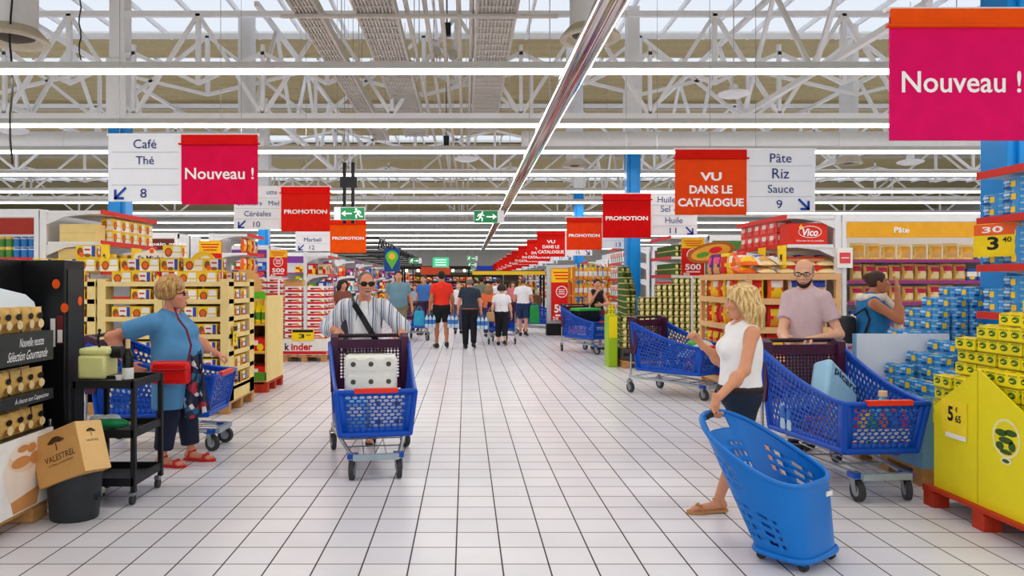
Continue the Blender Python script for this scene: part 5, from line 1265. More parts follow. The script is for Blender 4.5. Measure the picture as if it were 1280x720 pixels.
for sx in (-1, 1): mb.prism([(-.02, .0), (.025, .0), (.05, .085), (-.0, .10)], sx * .028 - .003, sx * .028 + .003, 'x')
mb.box((0, .02, .095), (.062, .06, .012)); mb.cyl((0, .025, .095), (0, .025, .125), .02, n=12); me_fork = mb.mesh('fork', [m_hub], 30)
mb = MB(); mb.box((0, .03, .105), (.075, .085, .035)); me_house = mb.mesh('caster_housing', [m_cblue], 0)
for me_ in (me_basket,): pass
def trolley(x, y, rz, label, first=[None]):
    t = thing('shopping_trolley', label, 'shopping trolley', (x, y, 0), R(rz), group='blue shopping trolleys')
    o = inst('basket', me_basket, t); q = o.modifiers.new('solid', 'SOLIDIFY'); q.thickness = .009; q.offset = 0
    inst('basket_rim', me_rim, o); inst('red_bar', me_bar, o)
    s_ = inst('child_seat', me_seatf, t); p_ = inst('seat_lattice', me_seatp, s_); q = p_.modifiers.new('solid', 'SOLIDIFY'); q.thickness = .008; q.offset = 0
    inst('handle', me_handle, t); c = inst('chassis', me_chas, t); inst('front_bumper', me_bump, c)
    rn = random.Random(int(x * 100))
    for sx, sy in ((-.185, -.50), (.185, -.50), (-.335, .60), (.335, .60)):
        w = inst('wheel', me_wheel, t, (sx, sy, r_), R(rn.uniform(-25, 25))); inst('fork', me_fork, w); 
        if sy < 0: inst('caster_housing', me_house, w)
    return t
def local(t, x, y, z):
    return Matrix.Translation(t.location) @ Matrix.Rotation(t.rotation_euler.z, 4, 'Z') @ Vector((x, y, z))
c1 = trolley(-.80, 6.30, 10, 'blue trolley holding the toilet rolls, pushed by the man in the striped shirt')
c2 = trolley(2.93, 5.72, 5, 'large blue trolley behind the blonde woman, pushed by the bald man')
c3 = trolley(2.98, 10.15, 38, 'blue trolley standing in front of the crisps beyond the blonde woman')
c4 = trolley(-2.84, 6.95, 90, 'blue trolley standing behind the woman in the blue shirt')
c5 = trolley(2.78, 16.4, 28, 'blue trolley of the woman in the black top')
c6 = trolley(2.25, 22.4, 62, 'blue trolley right of the man in the white t-shirt and shorts')
c7 = trolley(.92, 19.15, 180, 'blue trolley pushed by the small woman in the white top')
c8 = trolley(-1.55, 20.2, 200, 'blue trolley behind the man in the red t-shirt')
# --- toilet rolls in the first trolley: film pack with the roll ends showing
m_film = mat('film_roll_white', (236, 236, 230), .4, 0, .03, 14, .2); m_core = mat('roll_core_grey', (86, 80, 74), .8); m_leafg = flat('print_leaf_green', (150, 190, 80))
def rolls(loc, rz, nx, nz, label, printed=True):
    t = thing('toilet_roll_pack', label, 'toilet roll pack', loc, rz); rr = .073
    w = nx * rr * 2; h = nz * rr * 2
    MB().box((0, 0, h / 2), (w, .2, h)).build('film_pack', m_film, t, bevel=.04)
    for i in range(nx):
        for k in range(nz):
            c = ((i - (nx - 1) / 2) * rr * 2, -.1, rr + k * rr * 2)
            s = MB(); s.cyl((c[0], -.097, c[2]), (c[0], -.106, c[2]), .055, n=20, m=0); s.cyl((c[0], -.1, c[2]), (c[0], -.109, c[2]), .021, n=14, m=1); s.build('roll_end', [m_film, m_core], t)
    if printed:
        s = MB()
        for i in range(5): disc(s, (0, 0, 0), .05, .018, 0, n=8); q = s.v[-8:]; s.v[-8:] = [(p[0] - .14 + .07 * i, -.03 + .03 * (i % 2) + p[2], h + .002) for p in q]
        s.build('leaf_print', m_leafg, t, smooth=0)
    return t
p = local(c1, -.02, -.10, .365); rolls(p, R(8), 3, 4, 'white film pack of toilet rolls filling the trolley of the man in the striped shirt')
p = local(c1, .10, -.34, .368); rolls(p, R(8), 2, 2, 'small pack of toilet rolls at the front of the trolley, seen through its holes', False)
p = local(c1, -.17, -.33, .368); t = thing('blue_carton', 'pale blue carton beside the rolls inside the striped-shirt man’s trolley', 'carton', p, R(10)); MB().box((0, 0, .12), (.20, .2, .24)).build('box', flat('carton_pale_blue', (120, 180, 220)), t, bevel=.008); MB().box((0, -.101, .16), (.14, .004, .08)).build('printed_panel', k_white, t, smooth=0)
# --- goods in the second trolley
p = local(c2, -.02, .08, .56); t = thing('freezer_bag', 'light blue freezer bag with dark lettering sticking out of the large blue trolley', 'bag', p); t.rotation_euler = (R(-26), R(40), R(20))
m_fbag = mat('bag_pale_blue', (150, 196, 226), .4, 0, .05, 8, .2)
MB().box((0, 0, .12), (.40, .16, .46)).build('bag_body', m_fbag, t, bevel=.03); lettering('picard', .30, .10, (0.02, -.083, .27), '-y', mat('letter_navy', (20, 40, 84), .5), t, .02)
p = local(c2, .10, -.36, .375); t = thing('detergent_bottle', 'pale blue detergent bottle with a handle in the front of the large blue trolley', 'bottle', p, R(20)); m_det = mat('bottle_pale_blue', (96, 180, 226), .2, 0, .03)
MB().lathe([(.07, 0), (.085, .02), (.085, .2), (.075, .28), (.03, .33), (.025, .35)], 20, sx=1.1, sy=.6).build('bottle_body', m_det, t); MB().cyl((0, 0, .345), (0, 0, .385), .03, n=16).build('cap', flat('cap_cream', (232, 196, 150)), t)
MB().tube([(.075, 0, .10), (.12, 0, .14), (.12, 0, .24), (.06, 0, .29)], .014, 8).build('grip', m_det, t)
cols = [(214, 40, 50), (240, 190, 40), (60, 150, 70), (230, 110, 40), (60, 120, 200), (200, 60, 120)]
me_gb = [bottle_mesh(.036, .27, [flat('drink_%d' % i, c, .2, .02), k_white, flat('drinkcap_%d' % ((i + 2) % 6), cols[(i + 2) % 6], .3)], 'drink_bottle') for i, c in enumerate(cols)]
for _i, _c in enumerate(('red', 'amber', 'green', 'orange', 'blue', 'pink')): ADJ[me_gb[_i].name] = _c
rn = random.Random(77)
for i in range(6):
    p = local(c2, -.20 + .08 * i, -.45, .368); put(me_gb[i], 'drink_bottle', p, 'drink bottle behind the front grid of the large blue trolley', 'bottle', 'drink bottles in the large trolley', R(rn.uniform(0, 90)))
for i in range(5):
    if i == 4: continue
    p = local(c2, -.22 + .1 * i - (.0), -.22, .366); put(me_gb[(i * 2 + 1) % 6], 'drink_bottle', p, 'drink bottle in the middle of the large blue trolley', 'bottle', 'drink bottles in mid trolley', R(rn.uniform(0, 90)))
for i in range(3):
    p = local(c2, -.2 + .16 * i, -.03, .364); put(me_carton[(1, 5, 7)[i]], 'grocery_carton', p, 'small grocery box behind the side grid of the large blue trolley', 'grocery box', 'boxes in the large trolley', R(20 * i), sc=.75)
for i in range(2):
    p = local(c2, -.20 + .3 * i, .25, .362); put(me_water, 'water_bottle_pack', p, 'film pack of water bottles at the seat end of the large blue trolley', 'water pack', 'water packs in the large trolley', R(10))
# --- goods in the third, fourth, fifth trolleys
p = local(c3, -.05, -.30, .41)
t = thing('salad_bag', 'white and green vegetable bag on top of the trolley by the crisps', 'bag', local(c3, 0, -.30, .60)); s = MB(); s.ell((0, 0, .08), (.2, .15, .11), 14, 9); s.build('bag_body', mat('film_bag_white', (232, 234, 230), .3, 0, .06, 12, .4), t); s = MB(); s.ell((-.07, -.03, .12), (.11, .09, .075), 12, 8); s.build('greens', flat('leaf_green', (96, 176, 70)), t)
for i in range(4): put(me_water if i % 2 else me_carton[i], 'water_bottle_pack' if i % 2 else 'grocery_carton', local(c3, -.13 + .26 * (i % 2), -.32 + .34 * (i // 2), .366), ('water pack' if i % 2 else 'grocery box') + ' inside the trolley standing by the crisps', 'water pack' if i % 2 else 'grocery box', 'goods in the trolley by the crisps', R(38), sc=.8)
for i in range(3): put(me_water, 'water_bottle_pack', local(c4, -.1 + .22 * (i % 2), -.34 + .36 * i, .366), 'water pack inside the trolley behind the woman in the blue shirt', 'water pack', 'water packs behind the woman in blue', R(90), sc=.75)
t = thing('green_crate', 'green and black folding crate on the trolley of the woman in the black top', 'crate', local(c5, 0, .15, .76), R(28)); MB().box((0, 0, .05), (.56, .34, .26)).build('crate_body', m_black, t, bevel=.01); MB().box((0, 0, .20), (.6, .36, .06)).build('green_rim', flat('rim_green', (60, 180, 70)), t, bevel=.01)
for i in range(2): put(me_water, 'water_bottle_pack', local(c5, -.12 + .24 * i, -.30, .366), 'water pack inside the trolley of the woman in the black top', 'water pack', 'water packs of the woman in black', R(28), sc=.8)
# ---------------------------------------------------------------- rolling basket pulled by the blonde woman
m_rb = mat('rolling_basket_blue', (8, 114, 204), .35, 0, .03, 5)
def ring(s):
    n = 72; hx = .205 + .085 * s; hy = .155 + .175 * s; cy = .215 * s
    pts = []
    for i in range(n):
        a = 2 * PI * i / n; c = math.cos(a); d = math.sin(a); e = .5 + .12 * s
        x = math.copysign(abs(c) ** e, c) * hx; y = math.copysign(abs(d) ** e, d) * hy
        if s > 0 and y > 0: x *= 1 - .30 * s * (y / hy) ** 2
        zt = .45 + .30 * max(0, (y + hy) / (2 * hy)) ** 1.25
        pts.append((x, cy + y, .05 + (zt - .05) * s))
    return pts
NS = 44
def rb_mesh():
    mb = MB(); n = 72
    for j in range(NS + 1): mb.v += ring(j / NS)
    def hole(i, j):
        a = (i + .5) / n * 360; s = (j + .5) / NS
        for a0, da, cnt, s0, ds, rows in ((150, 5.0 * 2, 4, .16, .085, 4), (206, -10.0, 0, 0, 0, 0)): pass
        # windows: left wall low block, left wall high block, right wall likewise, back wall block
        for lo, hi in ((142, 196), (-16, 38)):
            if lo <= a <= hi or lo <= a - 360 <= hi:
                q = (a - lo if lo <= a <= hi else a - 360 - lo) / (hi - lo)
                if .14 < s < .50: return (int(q * 11) % 2 == 0) and (int((s - .14) / .36 * 16) % 4 < 2 and True)
                if .60 < s < .84: return (int(q * 11) % 2 == 0) and q < .75 and (int((s - .60) / .24 * 11) % 4 < 2)
        if 58 <= a <= 122:
            q = (a - 58) / 64
            if .45 < s < .74: return (int(q * 13) % 2 == 0) and (int((s - .45) / .29 * 13) % 4 < 2)
            if .865 < s < .955 and 68 < a < 112: return True
        return False
    for j in range(NS):
        for i in range(n):
            if hole(i, j): continue
            mb.f.append((j * n + i, j * n + (i + 1) % n, (j + 1) * n + (i + 1) % n, (j + 1) * n + i)); mb.m.append(0)
    mb.f.append(tuple(range(n))); mb.m.append(0)
    return mb
rb = thing('rolling_basket', 'tall blue rolling basket with square holes pulled by the blonde woman', 'rolling basket', (1.86, 4.12, 0), R(38))
rb_mesh().build('basket_body', m_rb, rb, smooth=50, solid=.007)
MB().tube(ring(1.0), .015, 8, closed=True).build('rim', m_rb, rb)
s = MB(); rr_ = ring(0.02); s.tube([(p[0] * 1.05, p[1] * 1.05, .062) for p in rr_], .016, 8, closed=True); s.build('base_rim', m_rb, rb)
MB().box((.12, -.128, .375), (.065, .006, .026)).build('label_plate', k_white, rb, smooth=0)
hp = ring(.985); s = MB(); s.tube([(x, .537, .742 - .25 * abs(x)) for x in (-.07, -.035, 0, .035, .07)], .019, 10); s.build('hand_grip', m_blk, rb)
for sx in (-1, 1):
    for sy in (-1, 1):
        w = MB().cyl((sx * .15 - .014, sy * .12, .026), (sx * .15 + .014, sy * .12, .026), .026, n=16).build('wheel', m_tyre, rb); MB().box((sx * .15, sy * .12, .05), (.045, .04, .03)).build('fork', m_rb, w, smooth=0)
rn = random.Random(3)
for i in range(5):
    a = R(38); x = -.09 + .09 * (i % 3); y = -.05 + .12 * (i // 3)
    put(me_carton[(1, 4, 5, 2, 0)[i]] if i % 2 else me_gb[i], 'grocery_carton' if i % 2 else 'drink_bottle', (1.86 + x * math.cos(a) - y * math.sin(a), 4.12 + x * math.sin(a) + y * math.cos(a), .062), 'grocery item at the bottom of the tall blue rolling basket', 'grocery', 'groceries in the rolling basket', R(30 * i), sc=.42 if i % 2 else .8)
# ================================================================ people
def surface_nets(Fv, org, h):
    """closed quad mesh of the zero level of the sampled distance field Fv"""
    nx, ny, nz = Fv.shape; ins = Fv < 0
    c = np.zeros((nx - 1, ny - 1, nz - 1), np.int8)
    for a in (0, 1):
        for b in (0, 1):
            for d in (0, 1): c += ins[a:nx - 1 + a, b:ny - 1 + b, d:nz - 1 + d]
    act = (c > 0) & (c < 8); idx = -np.ones(act.shape, np.int64); I = np.argwhere(act); idx[act] = np.arange(len(I))
    acc = np.zeros((len(I), 3)); cnt = np.zeros(len(I))
    corners = [(a, b, d) for a in (0, 1) for b in (0, 1) for d in (0, 1)]
    for p in corners:
        for ax in range(3):
            if p[ax]: continue
            q = list(p); q[ax] = 1
            f0 = Fv[I[:, 0] + p[0], I[:, 1] + p[1], I[:, 2] + p[2]]; f1 = Fv[I[:, 0] + q[0], I[:, 1] + q[1], I[:, 2] + q[2]]
            k = (f0 < 0) != (f1 < 0); t = np.where(k, f0 / np.where(f0 == f1, 1, f0 - f1), 0)
            pos = np.array(p, float)[None].repeat(len(I), 0); pos[:, ax] += t
            acc[k] += pos[k]; cnt[k] += 1
    V = (I + acc / np.maximum(cnt, 1)[:, None]) * h + org
    Q = []
    for ax in range(3):
        s0 = [slice(None)] * 3; s1 = [slice(None)] * 3; s0[ax] = slice(0, -1); s1[ax] = slice(1, None)
        a = ins[tuple(s0)]; b = ins[tuple(s1)]; ch = a != b
        E = np.argwhere(ch); fl_ = a[ch]
        u, v = [(1, 2), (2, 0), (0, 1)][ax]
        ok = (E[:, u] > 0) & (E[:, v] > 0) & (E[:, u] < Fv.shape[u] - 1) & (E[:, v] < Fv.shape[v] - 1); E = E[ok]; fl_ = fl_[ok]
        def cell(du, dv):
            e = E.copy(); e[:, u] -= du; e[:, v] -= dv; return idx[e[:, 0], e[:, 1], e[:, 2]]
        q = np.stack([cell(1, 1), cell(0, 1), cell(0, 0), cell(1, 0)], 1)
        q[~fl_] = q[~fl_][:, ::-1]; Q.append(q)
    return V, np.concatenate(Q)
class SDF:
    def __init__(s): s.p = []
    def cap(s, a, b, ra, rb=None, k=.03, cut=None): s.p.append(('c', np.array(a, float), np.array(b, float), ra, ra if rb is None else rb, k, cut)); return s
    def ell(s, c, r, M=None, k=.03): s.p.append(('e', np.array(c, float), np.array(r, float), None if M is None else np.array(M.to_3x3() if hasattr(M, 'to_3x3') else M), k)); return s
    def sub(s, c, r, k=.01): s.p.append(('s', np.array(c, float), np.array(r, float), k)); return s
    def half(s, pt, n): s.p.append(('h', np.array(pt, float), np.array(n, float))); return s      # keep the side n points away from
    def bounds(s, pad):
        lo = np.full(3, 9e9); hi = -lo
        for q in s.p:
            if q[0] == 'c':
                for P_, r in ((q[1], q[3]), (q[2], q[4])): lo = np.minimum(lo, P_ - r); hi = np.maximum(hi, P_ + r)
            elif q[0] == 'e': m = max(q[2]); lo = np.minimum(lo, q[1] - m); hi = np.maximum(hi, q[1] + m)
        return lo - pad, hi + pad
    def mesh(s, h, infl=0.0):
        lo, hi = s.bounds(infl + 3 * h); n = np.maximum(4, np.ceil((hi - lo) / h).astype(int) + 1)
        ax = [lo[i] + np.arange(n[i]) * h for i in range(3)]
        P_ = np.stack(np.meshgrid(*ax, indexing='ij'), -1).reshape(-1, 3).astype(np.float32); D = np.full(len(P_), 9.0, np.float32)
        for q in s.p:
            if q[0] == 'c':
                a, b, ra, rb, k, cut = q[1:]; ab = b - a; L2 = max(float(ab @ ab), 1e-9)
                t = ((P_ - a) @ ab) / L2; tt = np.clip(t, 0, 1); d = np.linalg.norm(P_ - a - tt[:, None] * ab, axis=1) - (ra + (rb - ra) * tt)
                if cut is not None: d = np.maximum(d, (t - cut) * math.sqrt(L2))
            elif q[0] == 'e':
                c, r, M, k = q[1:]; X = P_ - c
                if M is not None: X = X @ M
                k0 = np.linalg.norm(X / r, axis=1); k1 = np.linalg.norm(X / (r * r), axis=1); d = k0 * (k0 - 1) / np.maximum(k1, 1e-6)
                d = np.where(k0 < 1e-4, -r.min(), d)
            elif q[0] == 's':
                c, r, k = q[1:]; k0 = np.linalg.norm((P_ - c) / r, axis=1); k1 = np.linalg.norm((P_ - c) / (r * r), axis=1); d = k0 * (k0 - 1) / np.maximum(k1, 1e-6); D = np.maximum(D, -(d) + infl * 0); continue
            else:
                D = np.maximum(D, (P_ - q[1]) @ q[2] + infl); continue
            hh = np.clip(.5 + .5 * (D - d) / k, 0, 1); D = np.where(D > 5, d, D + (d - D) * hh - k * hh * (1 - hh))
        V, Q = surface_nets((D - infl).reshape(n), lo, h)
        return V, Q
def sdf_object(name, parts, mats, parent):
    """parts: list of (V, Q, material index)"""
    vs = []; fs = []; mi = []; b = 0
    for V, Q, m in parts:
        vs.append(V); fs.append(np.asarray(Q) + b); b += len(V); mi += [m] * len(Q)
    me = bpy.data.meshes.new(name); F_ = [tuple(int(i) for i in f) for q in fs for f in q]
    me.from_pydata([tuple(map(float, v)) for V in vs for v in V], [], F_)
    for m in mats: me.materials.append(m)
    me.polygons.foreach_set('material_index', mi); me.polygons.foreach_set('use_smooth', [True] * len(F_)); me.update()
    return inst(name, me, parent)
def mb_part(mb, m): return [(np.array(mb.v), mb.f, m)]

def V3(*a): return np.array(a, float)
def joints(H, rz, ov=None, stout=1.0, step=0.0, sw=1.0):
    s = H / 1.70
    J = dict(head=V3(0, -.02, 1.575), neck=V3(0, .015, 1.42), chest=V3(0, 0, 1.24), belly=V3(0, -.005, 1.07), pelvis=V3(0, .01, .93))
    for sx, n in ((1, 'L'), (-1, 'R')):
        a = step * sx
        J['sh' + n] = V3(sx * .163 * (.5 + .5 * stout), .01, 1.352); J['el' + n] = V3(sx * .225 * (.5 + .5 * stout), .03 + a * .25 * sw, 1.10); J['wr' + n] = V3(sx * .25 * (.5 + .5 * stout), -.03 + a * .6 * sw, .865)
        J['hip' + n] = V3(sx * .09, .0, .90); J['kn' + n] = V3(sx * .095, -.02 - a * .55, .49); J['an' + n] = V3(sx * .095, .03 - a * 1.0, .085 + (.05 if a < 0 else 0)); J['toe' + n] = V3(sx * .12, -.13 - a * 1.0, .03 + (0 if a < 0 else 0))
    c, d = math.cos(rz), math.sin(rz)
    for k in J: x, y, z = J[k] * s; J[k] = V3(c * x - d * y, d * x + c * y, z)
    for k, v in (ov or {}).items(): J[k] = V3(*v)
    return J
def frame(rz, pitch=0.0, roll=0.0): return np.array((Matrix.Rotation(rz, 3, 'Z') @ Matrix.Rotation(pitch, 3, 'X') @ Matrix.Rotation(roll, 3, 'Y')))
def torso(S, J, s, st, Mf, bust=0.0, belly=0.0, infl=0.0):
    f = Mf @ V3(0, -1, 0); r = Mf @ V3(1, 0, 0)
    S.ell(J['chest'], V3(.158 * (.4 + .6 * st), .108 * st, .19) * s + infl, Mf, .05)
    S.ell(J['belly'] + f * belly * .4, V3(.138 * st, .105 * st + belly * .5, .17) * s + infl, Mf, .07)
    S.ell(J['pelvis'], V3(.16 * (.3 + .7 * st), .118 * st, .14) * s + infl, Mf, .07)
    for n in 'LR': S.cap(J['neck'] * .92 + J['chest'] * .08, J['sh' + n], .052 * s + infl, .046 * s + infl, .05)
    if bust:
        for q in (-1, 1): S.ell(J['chest'] + f * .085 * s * st + r * q * .068 * s + V3(0, 0, -.0 * s), V3(bust, bust * .95, bust) + infl, None, .035)
def hand(S, wr, d, pn, s, curl=.5, spread=.018, side=1):
    """palm and five fingers; d = finger direction, pn = palm normal, side = which side the thumb leaves"""
    d = d / np.linalg.norm(d); pn = pn - d * (pn @ d); pn = pn / np.linalg.norm(pn); w = np.cross(d, pn)
    c = wr + d * .045 * s; M = np.stack([w, d, pn], 1)
    S.ell(c, V3(.040, .052, .016) * s, M, .012)
    S.cap(wr - d * .03 * s, wr + d * .02 * s, .026 * s, .026 * s, .02)
    for i, L in enumerate((.066, .075, .070, .055)):
        b = wr + d * .088 * s + w * side * (1.5 - i) * spread * s
        a1 = curl * .9; p1 = b + (d * math.cos(a1) + pn * math.sin(a1)) * L * .5 * s
        a2 = curl * 2.1; p2 = p1 + (d * math.cos(a2) + pn * math.sin(a2)) * L * .55 * s
        S.cap(b, p1, .0095 * s, .0088 * s, .004); S.cap(p1, p2, .0088 * s, .0075 * s, .004)
    b = wr + d * .03 * s + w * side * .034 * s; p1 = b + (d * .7 + w * side * .55 + pn * .35) * .042 * s; p2 = p1 + (d * .85 + pn * (.3 + .4 * curl)) * .034 * s
    S.cap(b, p1, .0125 * s, .0105 * s, .008); S.cap(p1, p2, .010 * s, .008 * s, .004)
def head_parts(S, c, s, M, fat=1.0):
    f = M @ V3(0, -1, 0); u = M @ V3(0, 0, 1); r = M @ V3(1, 0, 0)
    S.ell(c + u * .022 * s - f * .012 * s, V3(.074, .093, .092) * s, M, .02)
    S.ell(c - u * .035 * s + f * .026 * s, V3(.060 * fat, .066, .082) * s, M, .03)
    S.ell(c - u * .092 * s + f * .052 * s, V3(.036 * fat, .034, .026) * s, M, .025)
    S.ell(c + u * .022 * s + f * .076 * s, V3(.05, .016, .012) * s, M, .015)          # brow ridge
    S.cap(c + u * .008 * s + f * .088 * s, c - u * .028 * s + f * .106 * s, .009 * s, .0135 * s, .01)   # nose
    for q in (-1, 1):
        S.ell(c + r * q * .014 * s - u * .032 * s + f * .094 * s, V3(.009, .011, .008) * s, M, .006)
        S.ell(c + r * q * .076 * s - u * .006 * s - f * .006 * s, V3(.010, .020, .031) * s, M, .006)
        S.ell(c + r * q * .04 * s - u * .025 * s + f * .06 * s, V3(.028, .026, .024) * s, M, .02)
    S.ell(c - u * .064 * s + f * .084 * s, V3(.026, .013, .0075) * s, M, .008)
    S.ell(c - u * .076 * s + f * .082 * s, V3(.022, .013, .008) * s, M, .008)
def face_detail(c, s, M):
    f = Vector(M @ V3(0, -1, 0)); u = Vector(M @ V3(0, 0, 1)); r = Vector(M @ V3(1, 0, 0)); c = Vector(c)
    T = Matrix(M).to_4x4()
    def E(p, rad): q = MB(); q.ell((0, 0, 0), rad, 10, 7, M=Matrix.Translation(p) @ T); return q
    out = []
    for q in (-1, 1):
        out += mb_part(E(c + r * q * .032 * s + u * .004 * s + f * .080 * s, (.015 * s, .010 * s, .0085 * s)), 1)
        out += mb_part(E(c + r * q * .032 * s + u * .004 * s + f * .0865 * s, (.0065 * s, .005 * s, .0065 * s)), 2)
        out += mb_part(E(c + r * q * .033 * s + u * .024 * s + f * .086 * s, (.021 * s, .007 * s, .0042 * s)), 3)
    out += mb_part(E(c - u * .069 * s + f * .0935 * s, (.023 * s, .005 * s, .0075 * s)), 4)
    return out
m_eyew = mat('eye_white', (232, 228, 222), .2, 0, 0); m_eyed = mat('eye_dark', (44, 30, 22), .15, 0, 0); m_browd = mat('brow_dark', (60, 42, 30), .8, 0, 0); m_lip = mat('lip_rose', (176, 88, 78), .4, 0, 0)
def skin(n, rgb):
    m = mat(n, rgb, .45, 0, .05, 30); b = m.node_tree.nodes['Principled BSDF']; b.inputs['Subsurface Weight'].default_value = .0; return m
sk1 = skin('skin_warm', (214, 150, 116)); sk2 = skin('skin_pale', (226, 172, 142)); sk3 = skin('skin_tan', (186, 118, 82)); sk4 = skin('skin_red', (220, 146, 116))
def person(label, x, y, H, rz, sk, ov=None, st=1.0, step=0.0, head_yaw=None, head_pitch=0.0, head_roll=0.0, res=.014, bust=0.0, belly=0.0, top=None, bottom=None, shoes=None, hair=None, hands=None, fine=True, arm=1.0, leg=1.0, lean=0.0, sw=1.0, hs=1.0, neck=1.0):
    """one figure; the joints in ov are metres from (x, y, floor) in world directions"""
    s = H / 1.70; J = joints(H, rz, ov, st, step, sw); Mf = frame(rz, lean); Mh = frame(rz if head_yaw is None else head_yaw, head_pitch, head_roll)
    t = thing('person', label, 'person', (x, y, 0))
    S = SDF(); torso(S, J, s, st, Mf, bust, belly)
    fh = Mh @ V3(0, -1, 0)
    S.cap(J['neck'] - V3(0, 0, .03), J['head'] - fh * .012 * s - V3(0, 0, .05 * s), .058 * s * neck, .052 * s * neck, .03)
    for n in 'LR':
        S.cap(J['sh' + n], J['el' + n], .047 * s * arm, .040 * s * arm, .04); S.cap(J['el' + n], J['wr' + n], .041 * s * arm, .027 * s * (.5 + .5 * arm), .02)
        d_ = J['el' + n] + (J['wr' + n] - J['el' + n]) * .3; S.ell(d_, V3(.043, .043, .06) * s * arm, None, .03)
        S.cap(J['hip' + n], J['kn' + n], .084 * s * leg, .054 * s * leg, .05); S.cap(J['kn' + n], J['an' + n], .052 * s * leg, .034 * s, .03)
        fw = J['toe' + n] - J['an' + n]; fw[2] = 0; fw = fw / max(np.linalg.norm(fw), 1e-6)
        S.ell(J['kn' + n] * .64 + J['an' + n] * .36 - fw * .022 * s, V3(.048, .048, .10) * s * leg, None, .03)
        S.cap(J['an' + n] - fw * .03 * s + V3(0, 0, -.035 * s), J['toe' + n], .036 * s, .024 * s, .025)
        S.cap(J['toe' + n] + np.cross(fw, V3(0, 0, 1)) * .02 * s, J['toe' + n] - np.cross(fw, V3(0, 0, 1)) * .02 * s + fw * .03 * s, .024 * s, .02 * s, .02)
    parts = [(*S.mesh(res), 0)]
    S2 = SDF(); head_parts(S2, J['head'], s * hs, Mh, 1.0 if st < 1.25 else 1.12); parts.append((*S2.mesh(.0065 if fine else .012), 0))
    for n in 'LR':
        S3 = SDF(); hp = (hands or {}).get(n, {}); fd = J['wr' + n] - J['el' + n]
        inn = (J['shR'] - J['shL']) if n == 'L' else (J['shL'] - J['shR'])
        dd = V3(*hp['d']) if 'd' in hp else fd; pn = V3(*hp['pn']) if 'pn' in hp else inn
        fwd = Mf @ V3(0, -1, 0); w = np.cross(dd, pn); sd = hp.get('side', 1 if w @ fwd > 0 else -1)
        hand(S3, J['wr' + n], dd, pn, s * (1.0 if fine else 1.15), hp.get('curl', .45), side=sd); parts.append((*S3.mesh(.0055 if fine else .011), 0))
    parts += face_detail(J['head'], s * hs, Mh)
    sdf_object('body', parts, [sk, m_eyew, m_eyed, m_browd, m_lip], t)
    # --- clothing
    if top:
        G = SDF(); torso(G, J, s, st, Mf, bust, belly, .012)
        sl = top.get('sleeve', .5); w = top.get('w', 1.0); loose = top.get('loose', .012)
        for n in 'LR':
            if sl > 0:
                G.cap(J['sh' + n], J['el' + n], (.047 * arm) * s + loose + .002, (.043 * arm) * s + loose + .010 * w, .035, min(sl, 1.0) if sl < 1 else None)
                if sl > 1: G.cap(J['el' + n], J['wr' + n], .046 * s + loose + .012 * w, .034 * s + loose + .012 * w, .02, sl - 1)
        hz = top['hem'] * s
        if top.get('drop'): 
            for q in (-1, 1): G.cap(J['belly'] + (Mf @ V3(q * .06 * s, 0, 0)), V3(*(J['pelvis'][:2] + (Mf @ V3(q * .07 * s * st, 0, 0))[:2]), hz), .125 * st * s, top['drop'] * s, .06)
        G.half((0, 0, hz), (0, 0, -1))
        nk = J['neck'] + V3(0, 0, .055 * s) + (Mf @ V3(0, -1, 0)) * top.get('nf', .035) * s
        G.sub(nk, V3(.075, .075, top.get('neck', .07)) * s)
        if sl == 0:
            for n in 'LR':
                o_ = J['sh' + n] + (J['sh' + n] - J['neck']) * V3(1, 1, 0) * .42; G.sub(o_ + V3(0, 0, -.03 * s), V3(.09, .09, .125) * s)
        r_ = top.get('res', res * .8)
        o = sdf_object('shirt', [(*G.mesh(r_), 0)], [top['mat']], t)
    if bottom:
        G = SDF(); lg = bottom['leg']; li = bottom.get('loose', .014)
        G.ell(J['pelvis'], V3(.16 * (.3 + .7 * st), .118 * st, .14) * s + .014, Mf, .05)
        G.ell(J['belly'] * .6 + J['pelvis'] * .4, V3(.140 * st, .108 * st + belly * .3, .12) * s + .012, Mf, .05)
        for n in 'LR':
            G.cap(J['hip' + n], J['kn' + n], .086 * s * leg + li, (.056 * leg) * s + li + .008, .04, lg if lg < 1 else None)
            if lg > 1: G.cap(J['kn' + n], J['an' + n], (.056 * leg) * s + li + .008, .045 * s + li, .02, lg - 1)
        G.half((0, 0, bottom.get('top', .99) * s), (0, 0, 1))
        sdf_object('trousers' if lg > 1 else 'shorts', [(*G.mesh(res * .85), 0)], [bottom['mat']], t)
        if bottom.get('belt'):
            G = SDF(); zt = bottom.get('top', .99) * s; G.ell(J['belly'] * .6 + J['pelvis'] * .4, V3(.140 * st, .108 * st + belly * .3, .14) * s + .020, Mf, .05); G.ell(J['pelvis'], V3(.16 * (.3 + .7 * st), .118 * st, .14) * s + .019, Mf, .05)
            G.half((0, 0, zt - .005), (0, 0, 1)); G.half((0, 0, zt - .045), (0, 0, -1)); sdf_object('belt', [(*G.mesh(res * .8), 0)], [bottom['belt']], t)
